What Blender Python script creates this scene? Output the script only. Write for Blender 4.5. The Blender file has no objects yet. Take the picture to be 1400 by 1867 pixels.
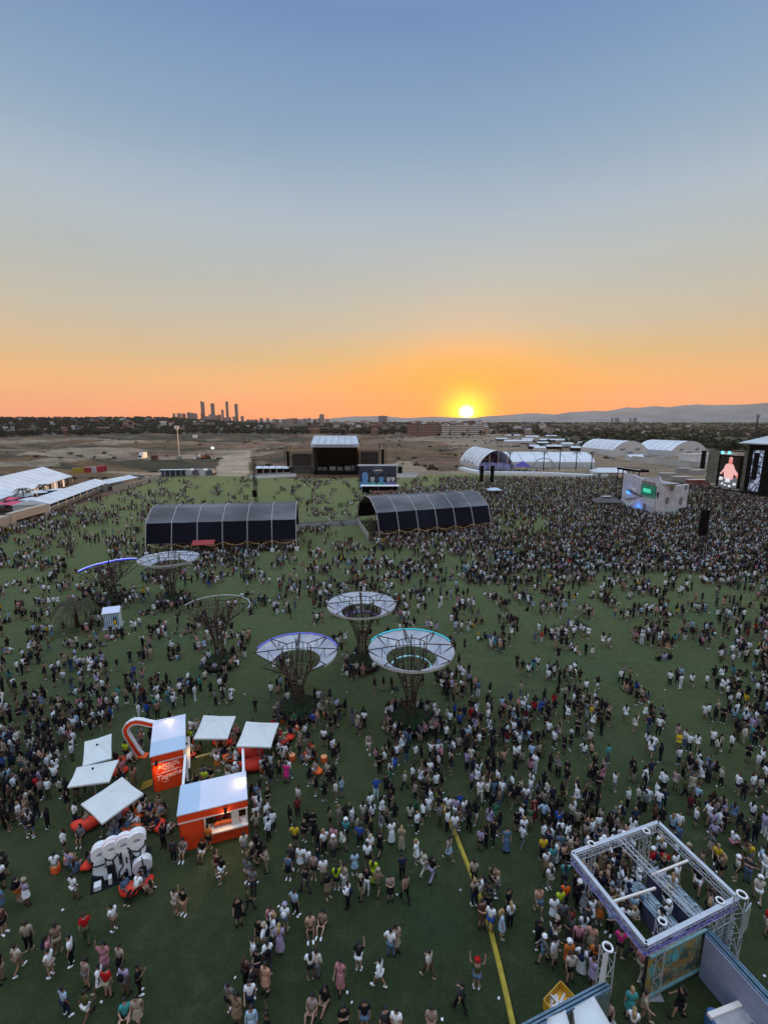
import bpy, bmesh, math, random
import numpy as np
from mathutils import Vector, Matrix
R = math.radians
S = bpy.context.scene
COL = S.collection
rnd = random.Random(7)

# ------------------------------------------------------------------ camera
F = 850.0                      # focal length in photo pixels
PITCH = math.atan(165.5 / F)
CH = 26.0
cam = bpy.data.cameras.new('camera'); cam_o = bpy.data.objects.new('camera', cam); COL.objects.link(cam_o)
cam.sensor_fit = 'VERTICAL'; cam.sensor_height = 36; cam.lens = F / 1867 * 36
cam.clip_start = 0.5; cam.clip_end = 60000
cam_o.location = (0, 0, CH); cam_o.rotation_euler = (R(90) - PITCH, 0, 0)
S.camera = cam_o

def ray(x, y):
    u, v = (x - 700) / F, (y - 933.5) / F
    return (u, math.cos(PITCH) - v * math.sin(PITCH), -math.sin(PITCH) - v * math.cos(PITCH))
def G(x, y, z=0.0):
    a, b, c = ray(x, y); t = (z - CH) / c
    return Vector((a * t, b * t, z))
def at(x, y, dist):            # a point at a forward distance, somewhere above the ground
    a, b, c = ray(x, y); t = dist / b
    return Vector((a * t, dist, CH + c * t))
def top(xb, yb, yt):           # height of something standing at pixel (xb,yb) whose top reaches yt
    g = G(xb, yb); a, b, c = ray(xb, yt)
    return CH + c * g.y / b
def proj(p):
    X, Y, Z = p[0], p[1], p[2] - CH
    d = Y * math.cos(PITCH) - Z * math.sin(PITCH)
    u = -Y * math.sin(PITCH) - Z * math.cos(PITCH)
    return 700 + F * X / d, 933.5 + F * u / d

# ------------------------------------------------------------------ world, sun, exposure
def lin(c):
    return tuple(((v / 255) / 12.92 if v / 255 <= 0.04045 else ((v / 255 + 0.055) / 1.055) ** 2.4) for v in c[:3])
SUN = Vector(ray(850, 751)).normalized()
SUN_EL = math.asin(SUN.z); SUN_AZ = math.atan2(SUN.x, SUN.y)
world = bpy.data.worlds.new('World'); S.world = world; world.use_nodes = True
nt = world.node_tree; N = nt.nodes; L = nt.links
for n in list(N): N.remove(n)
def nn(t, **k):
    n = N.new(t)
    for a, b in k.items(): setattr(n, a, b)
    return n
def mth(op, a, b=None, c=None):
    m = nn('ShaderNodeMath', operation=op)
    for i, v in enumerate((a, b, c)):
        if v is None: continue
        if isinstance(v, (int, float)): m.inputs[i].default_value = v
        else: L.new(v, m.inputs[i])
    return m.outputs[0]
tc = nn('ShaderNodeTexCoord')
sep = nn('ShaderNodeSeparateXYZ'); L.new(tc.outputs['Generated'], sep.inputs[0])
el = mth('DIVIDE', mth('ARCSINE', sep.outputs[2]), R(90))      # 0..1
def ramp(fac, stops):
    r = nn('ShaderNodeValToRGB'); cr = r.color_ramp; cr.interpolation = 'EASE'
    cr.interpolation = 'LINEAR'
    while len(cr.elements) < len(stops): cr.elements.new(0.5)
    for e, (p, c) in zip(cr.elements, stops): e.position = p; e.color = tuple(c) + (1,)
    L.new(fac, r.inputs[0]); return r.outputs[0]
def sc(c, k): return tuple(v * k for v in lin(c))
E = lambda d: d / 90.0
HI = [(E(21), sc((166, 181, 192), 1.02)), (E(28), lin((134, 161, 188))), (E(36), lin((107, 139, 183))), (E(48), sc((116, 141, 174), 1.6)), (E(65), sc((166, 178, 196), 4.0)), (1, sc((172, 184, 200), 4.8))]  # stops above the frame brightened to add fill light on the ground
cool = ramp(el, [(0, (1.20, .33, .10)), (E(1.8), (1.20, .40, .08)), (E(4.2), (.98, .49, .15)), (E(7), (.72, .49, .25)), (E(10.5), (.56, .49, .37)), (E(15), (.46, .48, .44))] + HI)
warm = ramp(el, [(0, (1.75, .36, 0)), (E(1.5), (1.6, .40, 0)), (E(4), (1.18, .45, .02)), (E(7), (.86, .49, .13)), (E(10.5), (.64, .52, .34)), (E(15), (.52, .51, .45))] + HI)
# angle from the sun in azimuth (for the warm half) and true angle (for the aureole)
az = mth('ARCTAN2', sep.outputs[0], sep.outputs[1])
daz = mth('ABSOLUTE', mth('SUBTRACT', az, SUN_AZ))
wf = mth('POWER', 2.718, mth('MULTIPLY', mth('MULTIPLY', daz, daz), -1 / (2 * R(15) ** 2)))
mixs = nn('ShaderNodeMix', data_type='RGBA'); L.new(wf, mixs.inputs[0]); L.new(cool, mixs.inputs[6]); L.new(warm, mixs.inputs[7])
# vertically squashed aureole
dv = mth('SUBTRACT', mth('ARCSINE', sep.outputs[2]), SUN_EL)
ang2 = mth('ADD', mth('MULTIPLY', daz, daz), mth('MULTIPLY', mth('MULTIPLY', dv, dv), 1.35))
def gauss(sig): return mth('POWER', 2.718, mth('MULTIPLY', ang2, -1 / (2 * R(sig) ** 2)))
def addc(base, fac, col):
    vm = nn('ShaderNodeVectorMath', operation='SCALE'); vm.inputs[0].default_value = col; L.new(fac, vm.inputs['Scale'])
    va = nn('ShaderNodeVectorMath', operation='ADD'); L.new(base, va.inputs[0]); L.new(vm.outputs[0], va.inputs[1])
    return va.outputs[0]
c = addc(mixs.outputs[2], gauss(1.7), (0.6, 1.2, -0.03))
c = addc(c, gauss(0.40), (14.0, 11.0, 6.0))
c = addc(c, gauss(6.0), (0.5, 0.02, -0.06))
# soft unevenness of the air so that the gradient is not perfectly clean
nz = nn('ShaderNodeTexNoise'); nz.inputs['Scale'].default_value = 2.2; nz.inputs['Detail'].default_value = 3
mp = nn('ShaderNodeMapping'); mp.inputs['Scale'].default_value = (1, 1, 6); L.new(tc.outputs['Generated'], mp.inputs[0]); L.new(mp.outputs[0], nz.inputs['Vector'])
mul = mth('ADD', 0.95, mth('MULTIPLY', nz.outputs[0], 0.10))
sv = nn('ShaderNodeVectorMath', operation='SCALE'); L.new(c, sv.inputs[0]); L.new(mul, sv.inputs['Scale'])
# dark ground half below the horizon
below = mth('LESS_THAN', sep.outputs[2], -0.002)
mb_ = nn('ShaderNodeMix', data_type='RGBA'); L.new(below, mb_.inputs[0]); L.new(sv.outputs[0], mb_.inputs[6]); mb_.inputs[7].default_value = (0.08, 0.07, 0.06, 1)
bg = nn('ShaderNodeBackground'); L.new(mb_.outputs[2], bg.inputs[0]); bg.inputs[1].default_value = 1.0
wo = nn('ShaderNodeOutputWorld'); L.new(bg.outputs[0], wo.inputs[0])
world.cycles.sampling_method = 'MANUAL'; world.cycles.sample_map_resolution = 1024

sun = bpy.data.lights.new('sun', 'SUN'); sun.energy = 3.5; sun.angle = R(0.5); sun.color = (1, 0.55, 0.25)
sun_o = bpy.data.objects.new('sun', sun); COL.objects.link(sun_o)
sun_o.rotation_euler = (-SUN).to_track_quat('-Z', 'Y').to_euler()
S.view_settings.view_transform = 'Standard'; S.view_settings.look = 'None'
S.view_settings.exposure = 0.12; S.view_settings.gamma = 1.0
S.cycles.max_bounces = 5; S.cycles.diffuse_bounces = 2; S.cycles.glossy_bounces = 2; S.cycles.transmission_bounces = 3; S.cycles.volume_bounces = 0
S.cycles.transparent_max_bounces = 6

# ------------------------------------------------------------------ helpers
class MB:
    def __init__(s): s.v = []; s.f = []
    def add(s, vs, fs):
        o = len(s.v); s.v += [tuple(p) for p in vs]; s.f += [tuple(i + o for i in f) for f in fs]; return s
    def box(s, c, d, rz=0.0):
        x, y, z = d[0] / 2, d[1] / 2, d[2] / 2; cs, sn = math.cos(rz), math.sin(rz)
        vs = [(c[0] + a * x * cs - b * y * sn, c[1] + a * x * sn + b * y * cs, c[2] + k * z) for k in (-1, 1) for a, b in ((-1, -1), (1, -1), (1, 1), (-1, 1))]
        return s.add(vs, [(3, 2, 1, 0), (4, 5, 6, 7), (0, 1, 5, 4), (1, 2, 6, 5), (2, 3, 7, 6), (3, 0, 4, 7)])
    def span(s, x0, x1, y0, y1, z0, z1): return s.box(((x0 + x1) / 2, (y0 + y1) / 2, (z0 + z1) / 2), (abs(x1 - x0), abs(y1 - y0), abs(z1 - z0)))
    def bar(s, p, q, w, h=None):
        h = h or w; p = Vector(p); q = Vector(q); d = (q - p)
        if d.length < 1e-6: return s
        d.normalize(); u = d.cross(Vector((0, 0, 1)))
        if u.length < 1e-3: u = Vector((1, 0, 0))
        u.normalize(); v = u.cross(d); u = u * w / 2; v = v * h / 2
        vs = [a + k for a in (p, q) for k in (-u - v, u - v, u + v, -u + v)]
        return s.add(vs, [(3, 2, 1, 0), (4, 5, 6, 7), (0, 1, 5, 4), (1, 2, 6, 5), (2, 3, 7, 6), (3, 0, 4, 7)])
    def tube(s, pts, r, n=6, caps=True):
        pts = [Vector(p) for p in pts]; rs = r if isinstance(r, (list, tuple)) else [r] * len(pts)
        o = len(s.v); ref = None
        for i, p in enumerate(pts):
            a = pts[max(i - 1, 0)]; b = pts[min(i + 1, len(pts) - 1)]; d = (b - a).normalized()
            if ref is None:
                ref = Vector((0, 0, 1)) if abs(d.z) < 0.9 else Vector((1, 0, 0))
            u = d.cross(ref)
            if u.length < 1e-3: u = d.cross(Vector((0, 1, 0)))
            u.normalize(); w = d.cross(u); ref = -w if False else w.cross(d) if False else ref
            for k in range(n):
                t = 2 * math.pi * k / n; s.v.append(tuple(p + (u * math.cos(t) + w * math.sin(t)) * rs[i]))
        for i in range(len(pts) - 1):
            for k in range(n):
                a, b = o + i * n + k, o + i * n + (k + 1) % n
                s.f.append((a, b, b + n, a + n))
        if caps:
            s.f.append(tuple(o + k for k in range(n))[::-1]); s.f.append(tuple(o + (len(pts) - 1) * n + k for k in range(n)))
        return s
    def lathe(s, prof, n=16, c=(0, 0), caps=True):
        o = len(s.v)
        for r, z in prof:
            for k in range(n):
                t = 2 * math.pi * k / n; s.v.append((c[0] + r * math.cos(t), c[1] + r * math.sin(t), z))
        for i in range(len(prof) - 1):
            for k in range(n):
                a, b = o + i * n + k, o + i * n + (k + 1) % n
                s.f.append((a, b, b + n, a + n))
        if caps:
            s.f.append(tuple(o + k for k in range(n))[::-1]); s.f.append(tuple(o + (len(prof) - 1) * n + k for k in range(n)))
        return s
    def ring(s, c, Rr, r, n=32, m=6, a0=0, a1=2 * math.pi):
        full = abs(a1 - a0 - 2 * math.pi) < 1e-6; o = len(s.v); cnt = n if full else n + 1
        for i in range(cnt):
            t = a0 + (a1 - a0) * i / n
            for k in range(m):
                q = 2 * math.pi * k / m; rr = Rr + r * math.cos(q)
                s.v.append((c[0] + rr * math.cos(t), c[1] + rr * math.sin(t), c[2] + r * math.sin(q)))
        for i in range(n):
            j = (i + 1) % cnt
            for k in range(m):
                s.f.append((o + i * m + k, o + j * m + k, o + j * m + (k + 1) % m, o + i * m + (k + 1) % m))
        return s
    def ball(s, c, r, nu=10, nv=6, fn=None):
        r = r if isinstance(r, (list, tuple)) else (r, r, r); o = len(s.v)
        for i in range(nv + 1):
            ph = -math.pi / 2 + math.pi * i / nv
            for k in range(nu):
                t = 2 * math.pi * k / nu; p = Vector((math.cos(ph) * math.cos(t), math.cos(ph) * math.sin(t), math.sin(ph)))
                if fn: p = fn(p)
                s.v.append((c[0] + p.x * r[0], c[1] + p.y * r[1], c[2] + p.z * r[2]))
        for i in range(nv):
            for k in range(nu):
                a, b = o + i * nu + k, o + i * nu + (k + 1) % nu; s.f.append((a, b, b + nu, a + nu))
        return s
    def prism(s, pts, d):          # planar polygon (3d points) extruded by vector d
        n = len(pts); pts = [Vector(p) for p in pts]; d = Vector(d)
        return s.add(pts + [p + d for p in pts], [tuple(range(n))[::-1], tuple(range(n, 2 * n))] + [(i, (i + 1) % n, (i + 1) % n + n, i + n) for i in range(n)])
    def sheet(s, a, b, c, d, t=0.02):
        nrm = (Vector(b) - Vector(a)).cross(Vector(d) - Vector(a)).normalized() * t
        return s.prism([a, b, c, d], nrm)
    def mesh(s, name, smooth=False):
        me = bpy.data.meshes.new(name); me.from_pydata(s.v, [], s.f)
        if smooth: me.polygons.foreach_set('use_smooth', [True] * len(me.polygons))
        me.update(); return me
    def build(s, name, m, parent=None, smooth=False, label=None):
        me = s.mesh(name, smooth); me.materials.append(m)
        o = bpy.data.objects.new(name, me); COL.objects.link(o)
        if parent is not None: o.parent = parent
        if label: o['label'] = label
        return o
def tag(o, label=None, cat=None, group=None, kind=None):
    if label: o['label'] = label
    if cat: o['category'] = cat
    if group: o['group'] = group
    if kind: o['kind'] = kind
    return o
def empty(name, loc, rz=0.0, label=None, cat=None, group=None):
    o = bpy.data.objects.new(name, None); COL.objects.link(o); o.location = loc; o.rotation_euler = (0, 0, rz)
    o.empty_display_size = 0.3
    return tag(o, label, cat, group)
KIDS = {}
def copy_tree(o, loc, rz, label=None, group=None, scale=None):
    if o.name not in KIDS: KIDS[o.name] = [(c, [g for g in bpy.data.objects if g.parent == c]) for c in bpy.data.objects if c.parent == o]
    r = o.copy(); COL.objects.link(r); r.location = loc; r.rotation_euler = (0, 0, rz)
    if label: r['label'] = label
    if group: r['group'] = group
    if scale: r.scale = scale if isinstance(scale, tuple) else (scale,) * 3
    for c, gs in KIDS[o.name]:
        cc = c.copy(); COL.objects.link(cc); cc.parent = r
        for g in gs:
            gg = g.copy(); COL.objects.link(gg); gg.parent = cc
    return r

MATS = {}
def mat(name, col, rough=0.7, var=0.12, scale=3.0, metal=0.0, emit=None, es=1.0, bump=0.0, stretch=None, transl=0.0, sheen=0.0):
    if name in MATS: return MATS[name]
    m = bpy.data.materials.new(name); m.use_nodes = True; t = m.node_tree; b = t.nodes['Principled BSDF']
    b.inputs['Roughness'].default_value = rough; b.inputs['Metallic'].default_value = metal
    b.inputs['Base Color'].default_value = (*col, 1)
    if sheen: b.inputs['Sheen Weight'].default_value = sheen
    if rough >= .84 and not metal: b.inputs['Specular IOR Level'].default_value = .12
    if var or bump:
        tcn = t.nodes.new('ShaderNodeTexCoord'); mpn = t.nodes.new('ShaderNodeMapping'); t.links.new(tcn.outputs['Object'], mpn.inputs[0])
        if stretch: mpn.inputs['Scale'].default_value = stretch
        nzn = t.nodes.new('ShaderNodeTexNoise'); nzn.inputs['Scale'].default_value = scale; nzn.inputs['Detail'].default_value = 5
        t.links.new(mpn.outputs[0], nzn.inputs['Vector'])
    if var:
        mx = t.nodes.new('ShaderNodeMix'); mx.data_type = 'RGBA'; mr = t.nodes.new('ShaderNodeMapRange')
        mr.inputs['From Min'].default_value = 0.3; mr.inputs['From Max'].default_value = 0.7
        t.links.new(nzn.outputs[0], mr.inputs[0]); t.links.new(mr.outputs[0], mx.inputs[0])
        mx.inputs[6].default_value = (*[c * (1 - var) for c in col], 1); mx.inputs[7].default_value = (*[min(1, c * (1 + var)) for c in col], 1)
        t.links.new(mx.outputs[2], b.inputs['Base Color'])
    if bump:
        bp = t.nodes.new('ShaderNodeBump'); bp.inputs['Strength'].default_value = bump; t.links.new(nzn.outputs[0], bp.inputs['Height']); t.links.new(bp.outputs[0], b.inputs['Normal'])
    if emit:
        b.inputs['Emission Color'].default_value = (*emit, 1); b.inputs['Emission Strength'].default_value = es
    if transl:
        tr = t.nodes.new('ShaderNodeBsdfTranslucent'); tr.inputs[0].default_value = (*col, 1)
        ms = t.nodes.new('ShaderNodeMixShader'); ms.inputs[0].default_value = transl; out = t.nodes['Material Output']
        t.links.new(b.outputs[0], ms.inputs[1]); t.links.new(tr.outputs[0], ms.inputs[2]); t.links.new(ms.outputs[0], out.inputs[0])
    MATS[name] = m; return m
def attrmat(name, attr, rough=0.85, var=0.25, scale=0.05, stretch=None, mult=1.0, fine=None, bump=0.0):
    m = bpy.data.materials.new(name); m.use_nodes = True; t = m.node_tree; b = t.nodes['Principled BSDF']; b.inputs['Roughness'].default_value = rough
    b.inputs['Specular IOR Level'].default_value = 0.2
    a = t.nodes.new('ShaderNodeAttribute'); a.attribute_name = attr; cur = a.outputs['Color']
    if var:
        g = t.nodes.new('ShaderNodeNewGeometry'); mpn = t.nodes.new('ShaderNodeMapping'); t.links.new(g.outputs['Position'], mpn.inputs[0])
        if stretch: mpn.inputs['Scale'].default_value = stretch
        for k, (s_, v_) in enumerate([(scale, var)] + ([fine] if fine else [])):
            nzn = t.nodes.new('ShaderNodeTexNoise'); nzn.inputs['Scale'].default_value = s_; nzn.inputs['Detail'].default_value = 6
            t.links.new(mpn.outputs[0], nzn.inputs['Vector'])
            mr = t.nodes.new('ShaderNodeMapRange'); mr.inputs['From Min'].default_value = 0.3; mr.inputs['From Max'].default_value = 0.7
            mr.inputs['To Min'].default_value = 1 - v_; mr.inputs['To Max'].default_value = 1 + v_
            t.links.new(nzn.outputs[0], mr.inputs[0])
            vs = t.nodes.new('ShaderNodeVectorMath'); vs.operation = 'SCALE'; t.links.new(cur, vs.inputs[0]); t.links.new(mr.outputs[0], vs.inputs['Scale']); cur = vs.outputs[0]
            last = nzn
        if bump:
            bp = t.nodes.new('ShaderNodeBump'); bp.inputs['Strength'].default_value = bump; bp.inputs['Distance'].default_value = 0.3
            t.links.new(last.outputs[0], bp.inputs['Height']); t.links.new(bp.outputs[0], b.inputs['Normal'])
    t.links.new(cur, b.inputs['Base Color']); MATS[name] = m; return m
def npmesh(name, V, T, material, attr=None, colors=None, smooth=False):
    me = bpy.data.meshes.new(name); V = np.asarray(V, np.float32); T = np.asarray(T, np.int32); k = T.shape[1]
    me.vertices.add(len(V)); me.vertices.foreach_set('co', V.ravel())
    me.loops.add(T.size); me.loops.foreach_set('vertex_index', T.ravel())
    me.polygons.add(len(T)); me.polygons.foreach_set('loop_start', np.arange(0, T.size, k, dtype=np.int32))
    me.polygons.foreach_set('loop_total', np.full(len(T), k, np.int32))
    if smooth: me.polygons.foreach_set('use_smooth', np.ones(len(T), bool))
    me.update(calc_edges=True)
    if attr:
        a = me.attributes.new(attr, 'FLOAT_COLOR', 'POINT'); c4 = np.ones((len(V), 4), np.float32); c4[:, :3] = colors; a.data.foreach_set('color', c4.ravel())
    me.materials.append(material); o = bpy.data.objects.new(name, me); COL.objects.link(o); return o
def inside(px, py, poly):
    c = np.zeros(np.shape(px), bool); n = len(poly)
    for i in range(n):
        x0, y0 = poly[i][:2]; x1, y1 = poly[i - 1][:2]
        if y0 == y1: continue
        c ^= ((y0 > py) != (y1 > py)) & (px < (x1 - x0) * (py - y0) / (y1 - y0) + x0)
    return c
def vnoise(x, y, seed=0):
    """smooth value noise on arrays"""
    xi = np.floor(x).astype(np.int64); yi = np.floor(y).astype(np.int64); fx = x - xi; fy = y - yi
    fx = fx * fx * (3 - 2 * fx); fy = fy * fy * (3 - 2 * fy)
    def h(a, b):
        n = (a * 374761393 + b * 668265263 + seed * 1274126177) & 0xffffffff
        n = ((n ^ (n >> 13)) * 1274126177) & 0xffffffff
        return ((n ^ (n >> 16)) & 0xffff) / 65535.0
    return (h(xi, yi) * (1 - fx) + h(xi + 1, yi) * fx) * (1 - fy) + (h(xi, yi + 1) * (1 - fx) + h(xi + 1, yi + 1) * fx) * fy
def fbm(x, y, o=4, seed=0):
    r = 0; a = 0.5
    for k in range(o): r = r + a * vnoise(x * 2 ** k, y * 2 ** k, seed + k); a *= 0.5
    return r / (1 - 0.5 ** o)
def gp(x, y): g = G(x, y); return (g.x, g.y)

# common materials
WHITE = mat('white_paint', (0.78, 0.79, 0.80), 0.5, 0.06)
FABRIC = mat('white_tarp', (0.72, 0.76, 0.78), 0.6, 0.07, 0.4, transl=0.15)
BLACK = mat('black_cloth', (0.004, 0.004, 0.005), 0.9, 0.3)
DARKM = mat('dark_metal', (0.03, 0.03, 0.032), 0.5, 0.2, metal=0.3)
ALU = mat('aluminium', (0.55, 0.56, 0.58), 0.35, 0.1, metal=0.6)
GREYP = mat('grey_panel', (0.30, 0.30, 0.31), 0.7, 0.15)
RUST = mat('rusty_brown_steel', (0.050, 0.030, 0.022), 0.8, 0.35, 6)
RED = mat('orange_red_paint', (0.84, 0.065, 0.012), 0.45, 0.07, 2)
ORANGE = mat('orange_fabric', (0.85, 0.13, 0.015), 0.7, 0.12, 5)
REDF = mat('red_fabric', (0.72, 0.035, 0.012), 0.7, 0.15, 5)
WOOD = mat('pale_wood', (0.36, 0.28, 0.20), 0.7, 0.2, 2)
BEIGE = mat('beige_wall', (0.42, 0.36, 0.29), 0.85, 0.12, 0.8)
HAZE = 0.00004
# ------------------------------------------------------------------ terrain
def sst(x, a, b):
    t = np.clip((x - a) / (b - a), 0, 1); return t * t * (3 - 2 * t)
def hgt(x, y):
    x = np.asarray(x, float); y = np.asarray(y, float); r = np.hypot(x, y); az = np.degrees(np.arctan2(x, y))
    open_ = sst(r, 245, 330) * (1 - sst(r, 950, 1100))
    built = sst(az, 6.5, 10.0) * (1 - sst(r, 560, 700))            # car park and tents stand on level ground
    built = np.maximum(built, (1 - sst(r, 320, 380)) * sst(az, -24, -21) * (1 - sst(az, -15, -13)))
    m = (fbm(x / 60, y / 38, 4, 3) - 0.48) * 15.0 * open_ * (1 - built)
    hill = 30 * sst(r, 1050, 1900) * (1 - sst(az, -26, -11)) + 9 * sst(r, 1300, 2400) * sst(az, -40, -10)
    far = 26 * sst(r, 3500, 9000) * sst(az, 8, 25)
    roll = (fbm(x / 900, y / 700, 3, 9) - 0.5) * 26 * sst(r, 1400, 2600)
    return m + hill + roll + far * 0.4
def hz(x, y): return float(hgt(x, y))
azs = np.radians(np.concatenate([np.arange(-178, -62, 4.0), np.arange(-62, -46, 1.0), np.arange(-46, 46.01, 0.3), np.arange(47, 63, 1.0), np.arange(64, 182, 4.0)]))
ys = np.concatenate([np.arange(769.2, 785, 0.5), np.arange(785, 900, 0.9), np.arange(900, 1100, 6), np.arange(1100, 2300, 60)])
dep = np.arctan((ys - 933.5) / F) + PITCH
rr = np.concatenate([CH / np.tan(dep), [4.0, 0.4]])[::-1]
A_, R_ = np.meshgrid(azs, rr)
GX, GY = R_ * np.sin(A_), R_ * np.cos(A_); GZ = hgt(GX, GY)
na = len(azs); nr = len(rr)
i0 = (np.arange(nr - 1)[:, None] * na + np.arange(na - 1)[None, :]).ravel()
quads = np.stack([i0, i0 + 1, i0 + na + 1, i0 + na], 1)[:, ::-1]
x, y, r, az = GX.ravel(), GY.ravel(), R_.ravel(), np.degrees(A_.ravel())
straw = np.array([.165, .094, .044]); soil = np.array([.30, .225, .150]); scrub = np.array([.046, .040, .021]); red = np.array([.20, .105, .068]); dark = np.array([.030, .036, .024])
n1 = fbm(x / 120, y / 26, 5, 21); n2 = fbm(x / 60, y / 14, 4, 31); n3 = fbm(x / 200, y / 60, 4, 41)
Cc = straw[None] * (0.5 + 0.75 * n2[:, None])
def blend(c, k, w): w = np.clip(w, 0, 1)[:, None]; return c * (1 - w) + k[None] * w
left = 1 - sst(az, -12, -4)
Cc = blend(Cc, scrub, sst(n1, .42, .52) * (0.55 + 0.4 * left))
Cc = blend(Cc, red, sst(n3, .50, .62) * .5)
Cc = blend(Cc, soil, sst(n2 + 0.35 * (n3 - .5), .60, .68) * (0.15 + 0.40 * left) * sst(r, 250, 300))
Cc = blend(Cc, soil * .8, sst(az, 8, 11) * (1 - sst(r, 560, 680)) * .6)                      # trodden ground of the car parks
Cc = blend(Cc, scrub * .85, sst(az, 13, 19) * sst(r, 470, 640) * (0.6 + 0.4 * sst(n1, .4, .6)))
Cc = blend(Cc, straw * .7, sst(az, 13, 19) * sst(r, 800, 1000) * sst(n2, .52, .6) * .8)
Cc = blend(Cc, dark, sst(r, 960, 1060) * (1 - sst(az, 8, 18)) * .85)
Cc = blend(Cc, dark * 1.2, sst(r, 1500, 2600) * .7)
# tracks and pale pads scraped into the field
tracks = [[(396, 868), (398, 838), (404, 826), (440, 822), (458, 824), (452, 868)],
          [(-200, 870), (-200, 855), (0, 852), (150, 846), (260, 838), (330, 832), (404, 824), (470, 812), (470, 815), (440, 830), (400, 836), (250, 845), (150, 853), (0, 866)],
          [(30, 836), (60, 828), (100, 822), (170, 819), (250, 818), (260, 824), (200, 832), (120, 838)],
          [(0, 803), (100, 802), (240, 803), (240, 807), (100, 806), (0, 808)], [(140, 812), (210, 809), (300, 806), (300, 810), (200, 814)],
          [(700, 806), (770, 809), (860, 812), (940, 812), (940, 806), (1000, 800), (1000, 796), (760, 797), (700, 802)],
          [(700, 860), (720, 846), (722, 838), (740, 840), (800, 860), (840, 858), (930, 862), (1130, 866), (1130, 871), (860, 871), (720, 872)],
          [(845, 848), (930, 852), (1000, 856), (1068, 856), (1068, 860), (930, 858), (840, 855)],
          [(1120, 826), (1180, 834), (1260, 842), (1345, 850), (1345, 856), (1255, 850), (1180, 842), (1110, 834)],
          [(160, 858), (250, 858), (395, 864), (395, 869), (250, 866)]]
for poly in tracks: Cc = blend(Cc, soil * (1.3 if poly is tracks[0] else .95), inside(x, y, [gp(*q) for q in poly]) * (.92 if poly is tracks[0] else .7))
stripes = (np.abs(((x * 0.22 + y) / 1.0)) < 0)  # no furrows
GROUND = attrmat('ground_soil', 'tint', var=.38, scale=.05, stretch=(.6, 1.6, 1), fine=(.5, .35), bump=.8)
g = npmesh('ground', np.stack([x, y, GZ.ravel()], 1), quads, GROUND, 'tint', Cc); g['kind'] = 'structure'

# ------------------------------------------------------------------ lawn
LAWN = [(-60, -40), gp(-700, 1250), gp(-260, 1030), gp(0, 973), gp(92, 942), gp(130, 925), gp(250, 888), gp(296, 871), gp(398, 868), gp(452, 868), gp(545, 873), gp(572, 872), gp(655, 872), gp(722, 873),
        gp(780, 866), gp(870, 864), gp(980, 871), gp(1130, 872), gp(1260, 887), gp(1345, 902), gp(1420, 915), gp(1900, 960), gp(2600, 1250), (60, -40)]
bm = bmesh.new(); vs = [bm.verts.new((a, b, 0.02)) for a, b in LAWN]; fc = bm.faces.new(vs); bmesh.ops.triangulate(bm, faces=[fc])
me = bpy.data.meshes.new('lawn'); bm.to_mesh(me); bm.free()
lawn = bpy.data.objects.new('lawn', me); COL.objects.link(lawn); lawn['kind'] = 'structure'
m = bpy.data.materials.new('lawn_grass'); m.use_nodes = True; t = m.node_tree; b = t.nodes['Principled BSDF']; b.inputs['Roughness'].default_value = .95
b.inputs['Specular IOR Level'].default_value = .1; b.inputs['Sheen Weight'].default_value = .25; b.inputs['Sheen Roughness'].default_value = .6; b.inputs['Sheen Tint'].default_value = (.55, .7, .3, 1)
geo = t.nodes.new('ShaderNodeNewGeometry')
def tn(sc_, det=5, rough=.6, st=(1, 1, 1)):
    mpn = t.nodes.new('ShaderNodeMapping'); mpn.inputs['Scale'].default_value = st; t.links.new(geo.outputs['Position'], mpn.inputs[0])
    k = t.nodes.new('ShaderNodeTexNoise'); k.inputs['Scale'].default_value = sc_; k.inputs['Detail'].default_value = det; k.inputs['Roughness'].default_value = rough
    t.links.new(mpn.outputs[0], k.inputs['Vector']); return k.outputs[0]
def tmap(v, a, b_, c_=0, d_=1):
    k = t.nodes.new('ShaderNodeMapRange'); k.inputs[1].default_value = a; k.inputs[2].default_value = b_; k.inputs[3].default_value = c_; k.inputs[4].default_value = d_; t.links.new(v, k.inputs[0]); return k.outputs[0]
def tmix(f, a, b_):
    k = t.nodes.new('ShaderNodeMix'); k.data_type = 'RGBA'; t.links.new(f, k.inputs[0])
    for s_, v in ((6, a), (7, b_)):
        if isinstance(v, tuple): k.inputs[s_].default_value = (*v, 1)
        else: t.links.new(v, k.inputs[s_])
    return k.outputs[2]
GR1, GR2, GR3, DRY = (.015, .022, .010), (.024, .031, .013), (.010, .028, .014), (.155, .150, .055)
base = tmix(tmap(tn(.12), .35, .65), GR1, GR2)
base = tmix(tmap(tn(.07, 3), .52, .68, 0, .7), base, GR3)          # fresh blue-green patches
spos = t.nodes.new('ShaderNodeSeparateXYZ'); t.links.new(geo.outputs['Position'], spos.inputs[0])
base = tmix(tmap(spos.outputs[1], 20, 62, 0, .62), base, tmix(tmap(tn(.16, 4), .4, .62), (.092, .094, .040), (.068, .090, .043)))  # nearest turf painted darker to imitate lens vignetting, lighter further out
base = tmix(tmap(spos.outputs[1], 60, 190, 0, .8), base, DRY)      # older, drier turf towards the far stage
base = tmix(tmap(tn(.5, 7, .75), .52, .72, 0, .6), base, (.062, .054, .030))   # worn, trodden spots
vs0 = t.nodes.new('ShaderNodeVectorMath'); vs0.operation = 'SCALE'; t.links.new(base, vs0.inputs[0]); t.links.new(tmap(tn(1.1, 5, .75), .3, .7, .68, 1.34), vs0.inputs['Scale']); base = vs0.outputs[0]
vsc = t.nodes.new('ShaderNodeVectorMath'); vsc.operation = 'SCALE'; t.links.new(base, vsc.inputs[0])
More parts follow.
